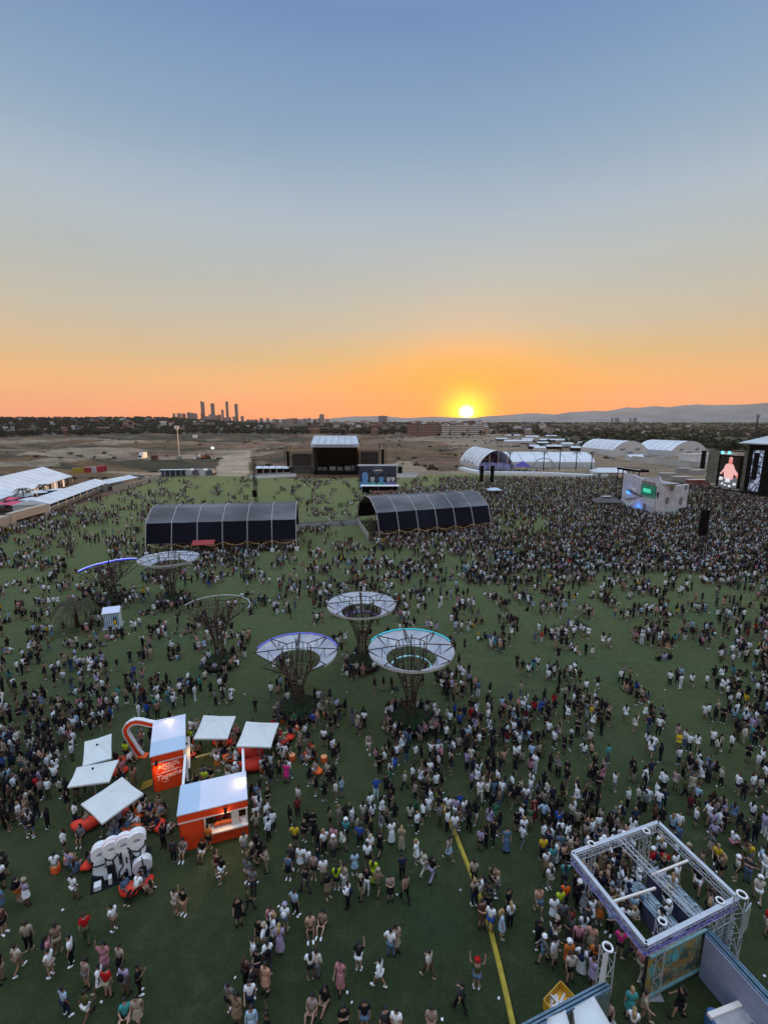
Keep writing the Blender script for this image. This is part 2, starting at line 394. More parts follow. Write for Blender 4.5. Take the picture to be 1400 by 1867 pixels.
t.links.new(tmap(tn(9, 4, .8), .3, .7, .5, 1.5), vsc.inputs['Scale']); t.links.new(vsc.outputs[0], b.inputs['Base Color'])
bp = t.nodes.new('ShaderNodeBump'); bp.inputs['Strength'].default_value = .6; bp.inputs['Distance'].default_value = .08; t.links.new(tn(14, 3, .8), bp.inputs['Height']); t.links.new(bp.outputs[0], b.inputs['Normal'])
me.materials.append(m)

# ------------------------------------------------------------------ mountains on the horizon
ridge = [(-400, 764), (0, 766), (300, 766), (470, 767), (520, 763), (560, 763), (600, 763), (640, 759), (690, 758), (710, 759), (740, 762), (790, 759), (830, 761), (860, 762), (885, 759), (925, 756),
         (950, 754), (985, 753), (1010, 755), (1040, 751), (1085, 748), (1105, 749), (1140, 742), (1160, 743), (1185, 741), (1215, 742), (1250, 738), (1270, 736), (1300, 738), (1340, 737), (1380, 735), (1420, 734), (1500, 736), (1700, 742), (2100, 750)]
def mountain(name, dist, dep_, prof, step, amp, seed, matl):
    V = []; rows = 9; xs = np.arange(prof[0][0], prof[-1][0], step)
    yy = np.interp(xs, [p[0] for p in prof], [p[1] for p in prof])
    for i, (px, py) in enumerate(zip(xs, yy)):
        a, b_, c_ = ray(px, py); h = math.hypot(a, b_); ux, uy = a / h, b_ / h; H = CH + dist * c_ / h
        H *= 1 + amp * (fbm(np.array([px / 26.0]), np.array([seed * 1.0]), 4, seed)[0] - .5)
        for k in range(rows):
            q = k / (rows - 1) * 2 - 1; rdist = dist + q * dep_; z = H * (1 - abs(q) ** 1.15)
            if 0 < abs(q) < 1: z *= 1 + .35 * (fbm(np.array([px / 14.0]), np.array([k * 1.7]), 3, seed + 5)[0] - .5)
            V.append((ux * rdist, uy * rdist, z - 2))
    n = len(xs); i0 = (np.arange(n - 1)[:, None] * rows + np.arange(rows - 1)[None]).ravel()
    o = npmesh(name, V, np.stack([i0, i0 + 1, i0 + rows + 1, i0 + rows], 1)[:, ::-1], matl); o['kind'] = 'structure'; return o
MT = mat('mountain_rock', (.21, .21, .195), .95, .3, .002)
mountain('mountains', 10500, 2300, ridge, 5, .10, 4, MT)
mountain('foothills', 7200, 900, [(620, 767), (700, 764.5), (760, 765), (860, 766), (930, 764), (1010, 763), (1060, 763.5), (1130, 763.5), (1170, 764), (1230, 765), (1330, 764), (1420, 764), (1800, 765)], 5, .25, 11, MT)

# ------------------------------------------------------------------ woods and trees
TREEM = attrmat('woodland_leaves', 'tint', var=.35, scale=.35)
def crown_template(seed, nleaf, sz):
    rg = np.random.default_rng(seed); V = []; T = []
    lobes = [(rg.normal(0, .32), rg.normal(0, .32), rg.uniform(-.25, .35), rg.uniform(.38, .62)) for _ in range(6)]
    for i in range(nleaf):
        lx, ly, lz, lr = lobes[i % 6]; d = rg.normal(size=3); d /= np.linalg.norm(d); p = np.array([lx, ly, lz]) + d * lr * rg.uniform(.7, 1.05)
        u = rg.normal(size=3); u /= np.linalg.norm(u); w = np.cross(u, d); w /= np.linalg.norm(w) + 1e-6; s = sz * rg.uniform(.6, 1.3); k = len(V)
        V += [p - u * s, p + w * s, p + u * s, p - w * s]; T += [(k, k + 1, k + 2), (k, k + 2, k + 3)]
    return np.array(V), np.array(T)
CT = [crown_template(i, 90, .26) for i in range(5)]
def woods(name, spots, label, cat):
    VV = []; TT = []; CC = []; o = 0; rg = np.random.default_rng(5)
    for (x_, y_, r_, h_, c_) in spots:
        V, T = CT[rg.integers(5)]; z = hz(x_, y_)
        VV.append(V * [r_, r_, h_ * .55] + [x_, y_, z + h_ * .5]); TT.append(T + o); o += len(V); CC.append(np.tile(np.array(c_) * rg.uniform(.6, 1.5), (len(V), 1)))
    ob = npmesh(name, np.concatenate(VV), np.concatenate(TT), TREEM, 'tint', np.concatenate(CC)); tag(ob, label, cat, kind='stuff'); return ob
rg = np.random.default_rng(11)
sp = []
def polar(px, dist): a, b_, c_ = ray(px, 780); h = math.hypot(a, b_); return a / h * dist, b_ / h * dist
for _ in range(1500):
    px = rg.uniform(-60, 745); d = rg.uniform(1010, 2100) if px < 500 else rg.uniform(1000, 1500)
    x_, y_ = polar(px, d); sp.append((x_, y_, rg.uniform(5, 11), rg.uniform(7, 13), (.026, .034, .018)))
woods('left_woodland', sp, 'dark band of trees between the houses on the far left ridge', 'woodland')
sp = []
for _ in range(1500):
    px = rg.uniform(985, 1460); d = rg.uniform(0, 1) ** 1.4 * 2600 + 520
    if px < 1060 and d < 800: continue
    x_, y_ = polar(px, d)
    if fbm(np.array([x_ / 160]), np.array([y_ / 160]), 3, 77)[0] < .42 and d < 1300: continue
    sp.append((x_, y_, rg.uniform(4, 9), rg.uniform(3.5, 8), (.035, .048, .020)))
woods('scrub_woodland', sp, 'dark green scrub and woodland spreading behind the white hangars', 'woodland')
sp = []
for _ in range(800):
    px = rg.uniform(560, 1010); d = rg.uniform(960, 2600); x_, y_ = polar(px, d); sp.append((x_, y_, rg.uniform(5, 10), rg.uniform(6, 11), (.030, .032, .018)))
woods('town_woodland', sp, 'trees filling the gaps between the distant town buildings', 'woodland')
sp = []
for _ in range(420):                                         # bushes and weeds on the field
    px = rg.choice([rg.uniform(0, 400), rg.uniform(440, 560), rg.uniform(700, 860)]); d = rg.uniform(250, 900); x_, y_ = polar(px, d)
    if fbm(np.array([x_ / 50]), np.array([y_ / 25]), 3, 7)[0] < .5: continue
    sp.append((x_, y_, rg.uniform(1, 3.2), rg.uniform(.7, 1.8), (.075, .070, .036)))
woods('field_weeds', sp, 'dry weeds and low bushes on the open brown field', 'weeds')

BARK = mat('bark', (.06, .045, .035), .9, .3); LEAFS = [mat('leaf_dark', (.028, .040, .020), .9, .4, .8), mat('leaf_green', (.045, .065, .024), .9, .4, .8), mat('leaf_brown', (.07, .055, .028), .9, .4, .8)]
def make_tree(seed, m_):
    root = empty('tree', (0, 0, 0), 0, 'tree', 'tree'); V, T = crown_template(seed + 40, 420, .13)
    me = bpy.data.meshes.new('crown'); V = V * [3.6, 3.6, 3.0] + [0, 0, 5.2]; me.from_pydata([tuple(v) for v in V], [], [tuple(q) for q in T]); me.materials.append(m_)
    c_ = bpy.data.objects.new('crown', me); COL.objects.link(c_); c_.parent = root
    b_ = MB(); b_.tube([(0, 0, -.5), (.1, 0, 2.2), (0, .1, 4.5)], [.32, .22, .12], 6)
    for k in range(4):
        a = k * 1.7 + seed; b_.tube([(0, 0, 2.3 + .3 * k), (1.6 * math.cos(a), 1.6 * math.sin(a), 4.4 + .3 * k)], [.12, .05], 5)
    b_.build('trunk', BARK, root); return root
protos = [make_tree(i, LEAFS[i % 3]) for i in range(6)]; used = set()
TG = 'far trees standing apart along the edge of the field'
def put_tree(px, dist, s, label, group, k=None):
    k = rnd.randrange(6) if k is None else k; x_, y_ = polar(px, dist); loc = (x_, y_, hz(x_, y_)); p = protos[k]; rz = rnd.uniform(0, 6)
    if k in used: o = copy_tree(p, loc, rz, label, group, s)
    else: o = p; used.add(k); KIDS.setdefault(o.name, [(c, []) for c in bpy.data.objects if c.parent == o]); o.location = loc; o.rotation_euler = (0, 0, rz); o['label'] = label; o['group'] = group; o.scale = (s, s, s)
    return o
for i in range(58): put_tree(-30 + i * 13 + rnd.uniform(-5, 5), rnd.uniform(985, 1040), rnd.uniform(1.1, 1.7), '%s front-row tree along the left field, %s' % (['dark rounded', 'green', 'brownish'][i % 3], ['at the left picture edge', 'left of the tall lighting mast', 'behind the tall lighting mast', 'behind the bright white lamp', 'above the pale path', 'left of the big stage'][min(5, i // 9)]), TG, i % 3 + 3 * (i % 2))
for i in range(16): put_tree(585 + i * 10 + rnd.uniform(-4, 4), rnd.uniform(930, 990), rnd.uniform(1.2, 1.7), '%s tree in the row behind the main stage, %s' % (['dark', 'green', 'brownish'][i % 3], 'over its roof' if i < 8 else 'right of its roof'), 'trees behind the main stage')
for i in range(12): put_tree(760 + i * 20 + rnd.uniform(-6, 6), rnd.uniform(800, 830), rnd.uniform(.7, 1.1), 'small tree in front of the %s below the sun' % ('dark brick apartments' if i < 3 else 'white apartments' if i < 7 else 'low town buildings'), 'street trees by the apartment blocks')
for i in range(26): put_tree(1005 + i * 15 + rnd.uniform(-8, 8), rnd.uniform(560, 700), rnd.uniform(.7, 1.15), '%s tree at the near edge of the scrubland, %s' % (['dark', 'green', 'brownish'][i % 3], 'left of the hangars' if i < 6 else 'behind the hangars' if i < 16 else 'behind the relay screen'), 'trees behind the hangars')

# ------------------------------------------------------------------ far buildings
def win_mat(name, wall, win, sx, sz, fx=.5, fz=.5):
    """wall material with rows of windows laid on by object coordinates"""
    m = bpy.data.materials.new(name); m.use_nodes = True; t = m.node_tree; b = t.nodes['Principled BSDF']; b.inputs['Roughness'].default_value = .8
    tcn = t.nodes.new('ShaderNodeTexCoord'); s = t.nodes.new('ShaderNodeSeparateXYZ'); t.links.new(tcn.outputs['Object'], s.inputs[0])
    def mm(op, a, b_):
        k = t.nodes.new('ShaderNodeMath'); k.operation = op
        for i, v in enumerate((a, b_)):
            if isinstance(v, (int, float)): k.inputs[i].default_value = v
            else: t.links.new(v, k.inputs[i])
        return k.outputs[0]
    hx = mm('LESS_THAN', mm('FRACT', mm('DIVIDE', mm('ADD', mm('ADD', s.outputs[0], s.outputs[1]), 500), sx), 0), fx)
    hz_ = mm('LESS_THAN', mm('FRACT', mm('DIVIDE', mm('ADD', s.outputs[2], 500), sz), 0), fz); f = mm('MULTIPLY', hx, hz_)
    k = t.nodes.new('ShaderNodeMix'); k.data_type = 'RGBA'; t.links.new(f, k.inputs[0]); k.inputs[6].default_value = (*wall, 1); k.inputs[7].default_value = (*win, 1)
    t.links.new(k.outputs[2], b.inputs['Base Color']); return m
WINP = mat('window_glass', (.02, .025, .035), .15, 0)
def building(name, px0, px1, dist, ytop, depth, wallm, label, cat='building', group=None, roofm=None, pen=True, roof='flat', wins=0):
    x0, y0 = polar(px0, dist); x1, y1 = polar(px1, dist); w = math.hypot(x1 - x0, y1 - y0); cx, cy = (x0 + x1) / 2, (y0 + y1) / 2
    a, b_, c_ = ray((px0 + px1) / 2, ytop); zt = CH + math.hypot(cx, cy) * c_ / math.hypot(a, b_); zb = hz(cx, cy) - 1; h = max(zt - zb, 3)
    root = empty(name, (cx, cy, zb), math.atan2(y1 - y0, x1 - x0), label, cat, group); rm = roofm or GREYP
    MB().span(-w / 2, w / 2, 0, depth, 0, h).build('wall', wallm, root)
    if roof == 'flat':
        rb = MB().span(-w / 2 - .3, w / 2 + .3, -.3, depth + .3, h, h + .6).build('roof', rm, root)
        if pen: MB().span(-w * .22, w * .18, depth * .3, depth * .7, h + .6, h + 3.2).build('roof_housing', wallm, rb)
    else:
        o_ = .6; r_ = min(w, depth) * .28
        MB().add([(-w / 2 - o_, -o_, h), (w / 2 + o_, -o_, h), (w / 2 + o_, depth + o_, h), (-w / 2 - o_, depth + o_, h), (-w / 4, depth / 2, h + r_), (w / 4, depth / 2, h + r_)],
                 [(0, 1, 5, 4), (1, 2, 5), (2, 3, 4, 5), (3, 0, 4), (3, 2, 1, 0)]).build('roof', rm, root)
    for k in range(wins):
        xx = -w / 2 + w * (k + .5) / wins; MB().span(xx - w / wins * .28, xx + w / wins * .28, -.12, .05, h * .5, h * .82).build('window', WINP, root)
    return root
pale = mat('pale_render', (.55, .52, .48), .85, .08); tan = mat('tan_render', (.36, .29, .24), .85, .1); brick = mat('brick_wall', (.22, .11, .08), .85, .12); grey = mat('grey_render', (.28, .27, .26), .85, .1)
tile = mat('tiled_roof', (.16, .075, .05), .9, .2); slate = mat('dark_roof', (.07, .07, .075), .9, .2)
TW = win_mat('tower_glass', (.13, .13, .15), (.035, .045, .07), 6, 5, .8, .6); BW = win_mat('block_windows', (.34, .29, .26), (.05, .05, .06), 7, 3.2, .45, .5); BW2 = win_mat('red_block_windows', (.24, .13, .10), (.05, .04, .04), 7, 3.2, .45, .5); BW3 = win_mat('grey_block_windows', (.25, .24, .25), (.05, .05, .06), 6, 3.2, .5, .5)
tw = [(369, 376, 733, 'tallest pale skyscraper with a slanted top, leftmost of the towers on the skyline', 'slope'), (387, 394, 735.5, 'square dark skyscraper, second from the left on the skyline', 'flat'),
      (405.5, 410, 747, 'short slim tower between two tall skyscrapers on the skyline', 'flat'), (414, 419, 733.5, 'slim skyscraper with a rounded crown, second from the right on the skyline', 'round'), (430, 436, 736.5, 'rightmost slab skyscraper on the skyline', 'flat')]
for a_, b2, yt, lb, tp in tw:
    o = building('skyscraper', a_, b2, 5200, yt, 34, TW, lb, 'skyscraper', pen=False); w = 5200 / F * (b2 - a_)
    zt = max(v.co.z for v in [c for c in bpy.data.objects if c.parent == o and c.name.startswith('roof')][0].data.vertices)
    if tp == 'slope': MB().prism([(-w / 2, 0, zt), (w * .1, 0, zt), (-w / 2, 0, zt + 16)], (0, 30, 0)).build('crown_top', TW, o)
    if tp == 'round': MB().lathe([(w * .48, zt), (w * .36, zt + 8), (w * .1, zt + 12)], 12, (0, 15)).build('crown_top', TW, o)
for i in range(34):                                            # apartment blocks below the towers
    px = 318 + i * 8.2 + rnd.uniform(-2, 2) - (0 if i < 20 else -6); w = rnd.uniform(5, 9); d = rnd.uniform(2300, 3000); yt = (751 if px < 368 else 755 if px < 400 else 757) + rnd.uniform(-1.5, 2.5) + 2 + (4 if px > 450 else 0)
    wh = 'left of the skyscrapers' if px < 366 else 'below the skyscrapers' if px < 440 else 'right of the skyscrapers'
    building('apartment_block', px, px + w, d, yt, 22, [BW, BW, BW2, BW3][i % 4], '%s boxy apartment block on the skyline %s' % (['tan', 'broad tan', 'reddish', 'grey'][i % 4], wh), 'building', 'apartment blocks along the skyline', pen=i % 2 == 0)
building('tower_block', 583, 591.5, 1900, 756, 22, BW, 'lone tall tan apartment block rising above the town behind the main stage')
building('hospital_block', 690, 706, 2600, 758.5, 30, BW3, 'long pale block with a dark flat top in the distance left of the sun')
RW = win_mat('dark_brick_windows', (.155, .075, .055), (.42, .37, .34), 4.2, 3.3, .38, .5); SW = win_mat('banded_white_wall', (.58, .53, .49), (.10, .09, .09), 1000, 3.4, 1.1, .42)
building('brick_apartments', 742, 764, 812, 775, 16, RW, 'dark brick apartment building at the left end of the row below the sun', roofm=slate)
building('brick_apartments', 765, 803, 808, 774, 16, RW, 'long dark brick apartment building with rows of pale windows', roofm=slate)
building('white_apartments', 805, 820, 800, 775.5, 14, SW, 'white block with dark window bands next to the long brick building', roofm=pale)
building('white_apartments', 822, 851, 806, 776.5, 14, SW, 'longest white apartment block with dark window bands below the sun', roofm=pale)
building('white_apartments', 853, 882, 815, 776.5, 14, SW, 'white apartment block with window bands at the right end of the row', roofm=pale)
hs = 'far houses among the trees'
for i in range(70):
    px = rnd.uniform(0, 560); d = rnd.uniform(1030, 1700); w = rnd.uniform(5, 13); k = i % 5; x_, y_ = polar(px, d); yt = proj((x_, y_, hz(x_, y_) + rnd.uniform(7, 12)))[1]
    building('house', px, px + w, d, yt, rnd.uniform(9, 14), [pale, pale, WHITE, brick, grey][k], '%s house among dark trees on the %s' % (['pale', 'cream', 'white', 'red brick', 'grey'][k], 'far left ridge' if px < 280 else 'slope below the skyscrapers' if px < 460 else 'slope right of the skyscrapers'), 'house', hs, [tile, slate, slate, tile, slate][k], False, 'hip' if k in (0, 3, 4) else 'flat', 3 if d < 1300 else 0)
for i in range(105):
    px = rnd.uniform(560, 1000); d = rnd.uniform(950, 2600) if i > 40 else rnd.uniform(930, 1200); w = rnd.uniform(6, 17); k = rnd.randrange(4); x_, y_ = polar(px, d); yt = proj((x_, y_, hz(x_, y_) + rnd.uniform(6, 15)))[1]
    building('town_building', px, px + w, d, yt, 16, [BW, pale, BW2, tan][k], '%s building in the distant town %s' % (['windowed tan', 'pale', 'reddish', 'brown'][k], 'behind the main stage' if px < 700 else 'left of the sun' if px < 830 else 'right of the sun'), 'building', 'buildings of the distant town', [slate, tile, tile, grey][k], i % 3 == 0, 'hip' if i % 2 else 'flat')
for px, w in ((1112, 4), (1119, 8), (1145, 4), (1152, 7)):
    building('apartment_block', px, px + w, 3300, 762.5, 20, BW3, 'pale grey block far off below the mountains', 'building', 'blocks below the mountains')
for i in range(26):
    px = rnd.uniform(1010, 1400); d = rnd.uniform(900, 2600); x_, y_ = polar(px, d); yt = proj((x_, y_, hz(x_, y_) + rnd.uniform(6, 9)))[1]
    building('farm_building', px, px + rnd.uniform(4, 10), d, yt, 10, pale if i % 2 else tan, 'low %s building in the scrubland %s' % ('pale' if i % 2 else 'tan', 'left of the hangars' if px < 1060 else 'behind the hangars' if px < 1262 else 'near the lattice mast'), 'building', 'low buildings in the scrubland', slate, False)
# straight street climbing away beside the town
ST = mat('street_asphalt', (.16, .15, .15), .9, .1, .05)
p = [polar(983, 1000), polar(1000, 1000), polar(992, 2300), polar(984, 2300)]
st = MB().add([(a, b_, hz(a, b_) + 4) for a, b_ in p], [(0, 1, 2, 3)]).build('street', ST); st['kind'] = 'structure'
mast = empty('telecom_mast', (*polar(1378, 640), 0), 0, 'tall dark lattice mast with antennas in the scrubland at the right edge', 'mast')
mm_ = MB()
for a_ in range(3):
    t_ = a_ * 2.09; mm_.tube([(1.6 * math.cos(t_), 1.6 * math.sin(t_), 0), (.7 * math.cos(t_), .7 * math.sin(t_), 32)], .22, 5)
for k in range(16):
    for a_ in range(3):
        r0, r1 = 1.6 - .056 * k, 1.6 - .056 * (k + 1); mm_.bar((r0 * math.cos(a_ * 2.09), r0 * math.sin(a_ * 2.09), k * 2), (r1 * math.cos((a_ + 1) * 2.09), r1 * math.sin((a_ + 1) * 2.09), k * 2 + 2), .15)
mm_.build('lattice', DARKM, mast)
an = MB()
for a_ in range(6): an.box((1.5 * math.cos(a_ * 1.05), 1.5 * math.sin(a_ * 1.05), 31 + (a_ % 2) * 1.5), (.5, .5, 2.6))
an.ring((0, 0, 30), 1.4, .12, 16, 4); an.build('antennas', GREYP, mast)
# ------------------------------------------------------------------ main stage behind the lawn
SCREEN = mat('unlit_screen', (.012, .012, .014), .5, .3, 20); METALROOF = mat('metal_roof', (.52, .55, .58), .45, .12, .3); SHEET = mat('side_sheet', (.10, .10, .095), .9, .15)
g0 = G(572, 866); g1 = G(652, 866); W = g1.x - g0.x
stg = empty('main_stage', ((g0.x + g1.x) / 2, g0.y, 0), 0, 'big black concert stage with a silver sloping roof at the far end of the lawn', 'stage')
h = top(572, 866, 813); hr = top(572, 866, 800)
MB().span(-W / 2, W / 2, .2, 15, 0, 1.8).build('deck', BLACK, stg)
MB().span(-W / 2, W / 2, 14.5, 15, 1.8, h).build('back_cloth', BLACK, stg)
for s in (-1, 1): MB().span(s * W / 2 - .25, s * W / 2 + .25, 0, 15, 1.8, h).build('side_sheet', SHEET if s < 0 else BLACK, stg)
MB().span(-W / 2, W / 2, .3, 14.5, h - .3, h - .1).build('ceiling', BLACK, stg)
rf = MB().add([(-W / 2 - 1, -1.2, h + .9), (W / 2 + 1, -1.2, h + .9), (W / 2 - 1, 9, hr + 1.2), (-W / 2 - .5, 9, hr + 1.2), (-W / 2 - 1, 16, h + .9), (W / 2 + 1, 16, h + .9)], [(0, 1, 2, 3), (3, 2, 5, 4)]).build('roof', METALROOF, stg)
rb = MB()
for k in range(8): xx = -W / 2 - .8 + (W + 1.2) * k / 7; rb.bar((xx, -1.2, h + 1), (xx * .97, 9, hr + 1.35), .18)
rb.build('roof_rib', GREYP, rf)
fas = MB().span(-W / 2 - 1, W / 2 + 1, -1.35, -1.15, h - .6, h + .85).build('fascia', mat('pale_fascia', (.5, .55, .62), .6, .1), stg)
fl = MB()
for k in range(26):
    xx = -W / 2 + .8 + k * (W - 1.6) / 26; fl.span(xx, xx + (.35 if k % 3 else .2), -1.42, -1.34, h - .25, h + .4)
fl.build('lettering', mat('fascia_letters', (.05, .08, .2), .6, 0), fas)
gab = MB().prism([(-W / 2 - .95, -1.1, h + .85), (-W / 2 - .95, 9, hr + 1.1), (-W / 2 - .95, 15.8, h + .85)], (.1, 0, 0)).build('gable_sheet', GREYP, stg)
lg = MB()
for k in range(5):
    xx = -W / 2 + 3 + k * (W - 6) / 4; lg.box((xx, 8, h - 1.1), (2.2, .6, .6))
lg.build('lighting_rig', DARKM, stg)
for k, (xx, w_, h_) in enumerate([(-6, 2.2, 1.6), (-2, 3, 1.9), (1.8, 2.6, 1.8), (5.5, 2.8, 2.0), (8.2, 1.4, 2.6), (-8.5, 1.6, 1.5)]):
    o = MB().span(xx - w_ / 2, xx + w_ / 2, 4 + k % 2, 5.5 + k % 2, 1.8, 1.8 + h_).build('equipment_case', GREYP if k % 2 else mat('road_case', (.16, .16, .17), .6), stg)
def led_side(px0, px1, yt, yb, ybase, lb, flip):
    a = G(px0, ybase); b_ = G(px1, ybase); w = b_.x - a.x; zt = top(px0, ybase, yt); zb = top(px0, ybase, yb)
    r_ = empty('side_screen', ((a.x + b_.x) / 2, a.y, 0), 0, lb, 'screen')
    MB().span(-w / 2, w / 2, 0, .5, zb, zt).build('screen_panel', SCREEN, r_)
    f = MB()
    for xx in (-w / 2 - .5, w / 2 + .5): f.bar((xx, .3, 0), (xx, .3, zt + 4 if (xx < 0) == flip else zt + .6), .45)
    f.bar((-w / 2 - .5, .3, zt + .4), (w / 2 + .5, .3, zt + .4), .3); f.bar((-w / 2 - .5, .3, zb - .3), (w / 2 + .5, .3, zb - .3), .3)
    f.build('frame', DARKM, r_)
    s = -1 if flip else 1
    MB().box((s * (w / 2 + 2.0), -.2, (zt + zb) / 2 + .5), (1.3, 1.0, zt - zb + 1.2)).build('line_array', BLACK, r_)
    t_ = MB(); 
    for q in (-.6, .6): t_.tube([(s * (w / 2 + 3.4) + q, .4, 0), (s * (w / 2 + 3.4) + q, .4, zt + 4)], .14, 5)
    for q in range(9): t_.bar((s * (w / 2 + 3.4) - .6, .4, q * 1.5), (s * (w / 2 + 3.4) + .6, .4, q * 1.5 + 1.5), .1)
    t_.bar((s * (w / 2 + 3.4), .4, zt + 3.6), (s * (w / 2), .4, zt + 3.6), .25)
    t_.build('tower', DARKM, r_)
    MB().span(-w / 2 - 3, w / 2 + 1, .6, 3, 0, zb - .5).build('skirt', SHEET, r_)
led_side(534, 568, 827, 850, 864, 'dark screen with a black speaker hang left of the big stage', True)
led_side(657, 690, 823, 847, 864, 'dark screen with a black speaker hang right of the big stage', False)
# compound of small canopies left of the stage
gz = 'white canopies left of the big stage'
for k in range(5):
    gq = G(470 + k * 12.5, 866); r_ = empty('small_canopy', (gq.x, gq.y + 2, 0), 0, 'white flat canopy, %s in the row left of the big stage' % ['leftmost', 'second from left', 'middle one', 'fourth from left', 'rightmost'][k], 'canopy', gz)
    MB().add([(-1.5, -1.5, 3.2), (1.5, -1.5, 3.2), (1.5, 3, 3.9), (-1.5, 3, 3.9), (-1.5, -1.5, 3.05), (1.5, -1.5, 3.05), (1.5, 3, 3.75), (-1.5, 3, 3.75)], [(0, 1, 2, 3), (7, 6, 5, 4), (0, 4, 5, 1), (1, 5, 6, 2), (2, 6, 7, 3), (3, 7, 4, 0)]).build('canopy_top', FABRIC, r_)
    for s in (-1, 1):
        for q in (-1.4, 2.9): MB().bar((s * 1.4, q, 0), (s * 1.4, q, 3.2 if q < 0 else 3.8), .1).build('leg', DARKM, r_)
    MB().span(-1.3, 1.3, 2.6, 2.7, 0, 2.6).build('back_panel', BLACK, r_)
a = G(457, 873); b_ = G(540, 869)
w_ = empty('low_wall', a, math.atan2(b_.y - a.y, b_.x - a.x), 'long low white wall in front of the small canopies by the far lawn edge', 'wall')
ln = (b_ - a).length; MB().span(0, ln, 0, .3, 0, 1.5).build('wall_panel', WHITE, w_); MB().span(0, ln, -.05, .35, 1.5, 1.62).build('coping', GREYP, w_)
MB().span(0, ln * .9, 2, 2.4, 0, 2.0).build('inner_panel', GREYP, w_)
# front-of-house tower with mural banner
a = G(655, 894); b_ = G(722, 894); w = b_.x - a.x; zt = top(655, 894, 850); zb = top(655, 894, 892)
foh = empty('sound_tower', ((a.x + b_.x) / 2, a.y, 0), 0, 'scaffold tower with a blue mural of singers facing away from the big stage', 'tower')
fr = MB()
for xx in (-w / 2, -w / 6, w / 6, w / 2):
    for yy in (.6, 5): fr.tube([(xx, yy, 0), (xx, yy, zt)], .12, 5)
for k in range(4):
    z = zt * k / 3.2
    for yy in (.6, 5): fr.bar((-w / 2, yy, z + .4), (w / 2, yy, z + .4), .12)
fr.build('scaffold', DARKM, foh)
MB().span(-w / 2 - .6, w / 2 + .6, 0, 5.6, zt, zt + .2).build('roof', GREYP, foh)
MB().span(-w / 2 + .2, w / 2 - .2, 5.2, 5.3, .4, zt - .2).build('back_cloth', BLACK, foh)
ban = MB().span(-w / 2, w / 2, 0, .15, zb, zt).build('banner', mat('banner_navy', (.035, .045, .075), .8, .4, .8), foh)
hh = zt - zb
def shp(pts, m_, nm, y0=-.02, th=.03, vs_=1.0): MB().prism([(-w / 2 + w * u, y0, zb + hh * v * vs_) for u, v in pts], (0, -th, 0)).build(nm, m_, ban)
bl = mat('mural_blue', (.16, .36, .72), .7, .3, 2); tl = mat('mural_teal', (.10, .50, .48), .7, .3, 2); pk = mat('mural_lilac', (.26, .20, .55), .7, .3, 2); sk = mat('mural_grey', (.50, .50, .54), .7, .3, 2); lt = mat('mural_pale', (.65, .6, .6), .7, .2, 2); dk = mat('mural_dark', (.02, .02, .03), .7, .2)
def bust(u, s, face, body, k):
    shp([(u - .10 * s, .04), (u + .10 * s, .04), (u + .09 * s, .22), (u + .03 * s, .28), (u - .03 * s, .28), (u - .09 * s, .22)], body, 'mural_figure', -.02 - k * .012, vs_=1.22)
    shp([(u + .055 * s * math.cos(t), .40 + .13 * s * math.sin(t)) for t in [q * math.pi / 6 for q in range(12)]], face, 'mural_face', -.06 - k * .012, vs_=1.22)
    shp([(u + .058 * s * math.cos(t), .44 + .12 * s * math.sin(t)) for t in [q * math.pi / 6 for q in range(7)]], dk if k != 0 else bl, 'mural_hair', -.10 - k * .012, vs_=1.22)
bust(.16, 1.5, bl, bl, 0); bust(.36, 1.1, sk, tl, 1); bust(.60, 1.25, bl, tl, 2); bust(.80, 1.1, sk, pk, 3); bust(.92, .9, lt, pk, 4)
shp([(.02, .05), (.14, .05), (.10, .3), (.02, .35)], bl, 'mural_patch', -.2); shp([(.74, .02), (.96, .02), (.93, .12), (.78, .13)], lt, 'mural_patch', -.2)
dm = [(.36, .82), (.42, .94), (.58, .94), (.66, .82), (.55, .70), (.47, .70)]
for i in range(6):
    (u0, v0), (u1, v1) = dm[i], dm[(i + 1) % 6]; MB().bar((-w / 2 + w * u0, -.06, zb + hh * v0), (-w / 2 + w * u1, -.06, zb + hh * v1), .14, .05).build('emblem_edge', lt, ban)
shp([(.41, .79), (.61, .80), (.60, .86), (.42, .85)], lt, 'emblem_word', -.04)
ct = empty('counter_canopy', G(690, 900), 0, 'white flat canopy over a pinkish counter below the mural banner', 'canopy')
MB().span(-6.5, 7.5, -2, 1.5, 2.9, 3.1).build('canopy_top', WHITE, ct)
for xx in (-6, 0, 7):
    MB().bar((xx, -1.8, 0), (xx, -1.8, 2.9), .12).build('leg', GREYP, ct)
MB().span(-2, 6.5, -1.6, -.8, 0, 1.3).build('counter', mat('pinkish_counter', (.35, .16, .15), .7, .4, 1), ct)
MB().span(-6, 7, 1.2, 1.4, 0, 2.9).build('back_panel', BLACK, ct)

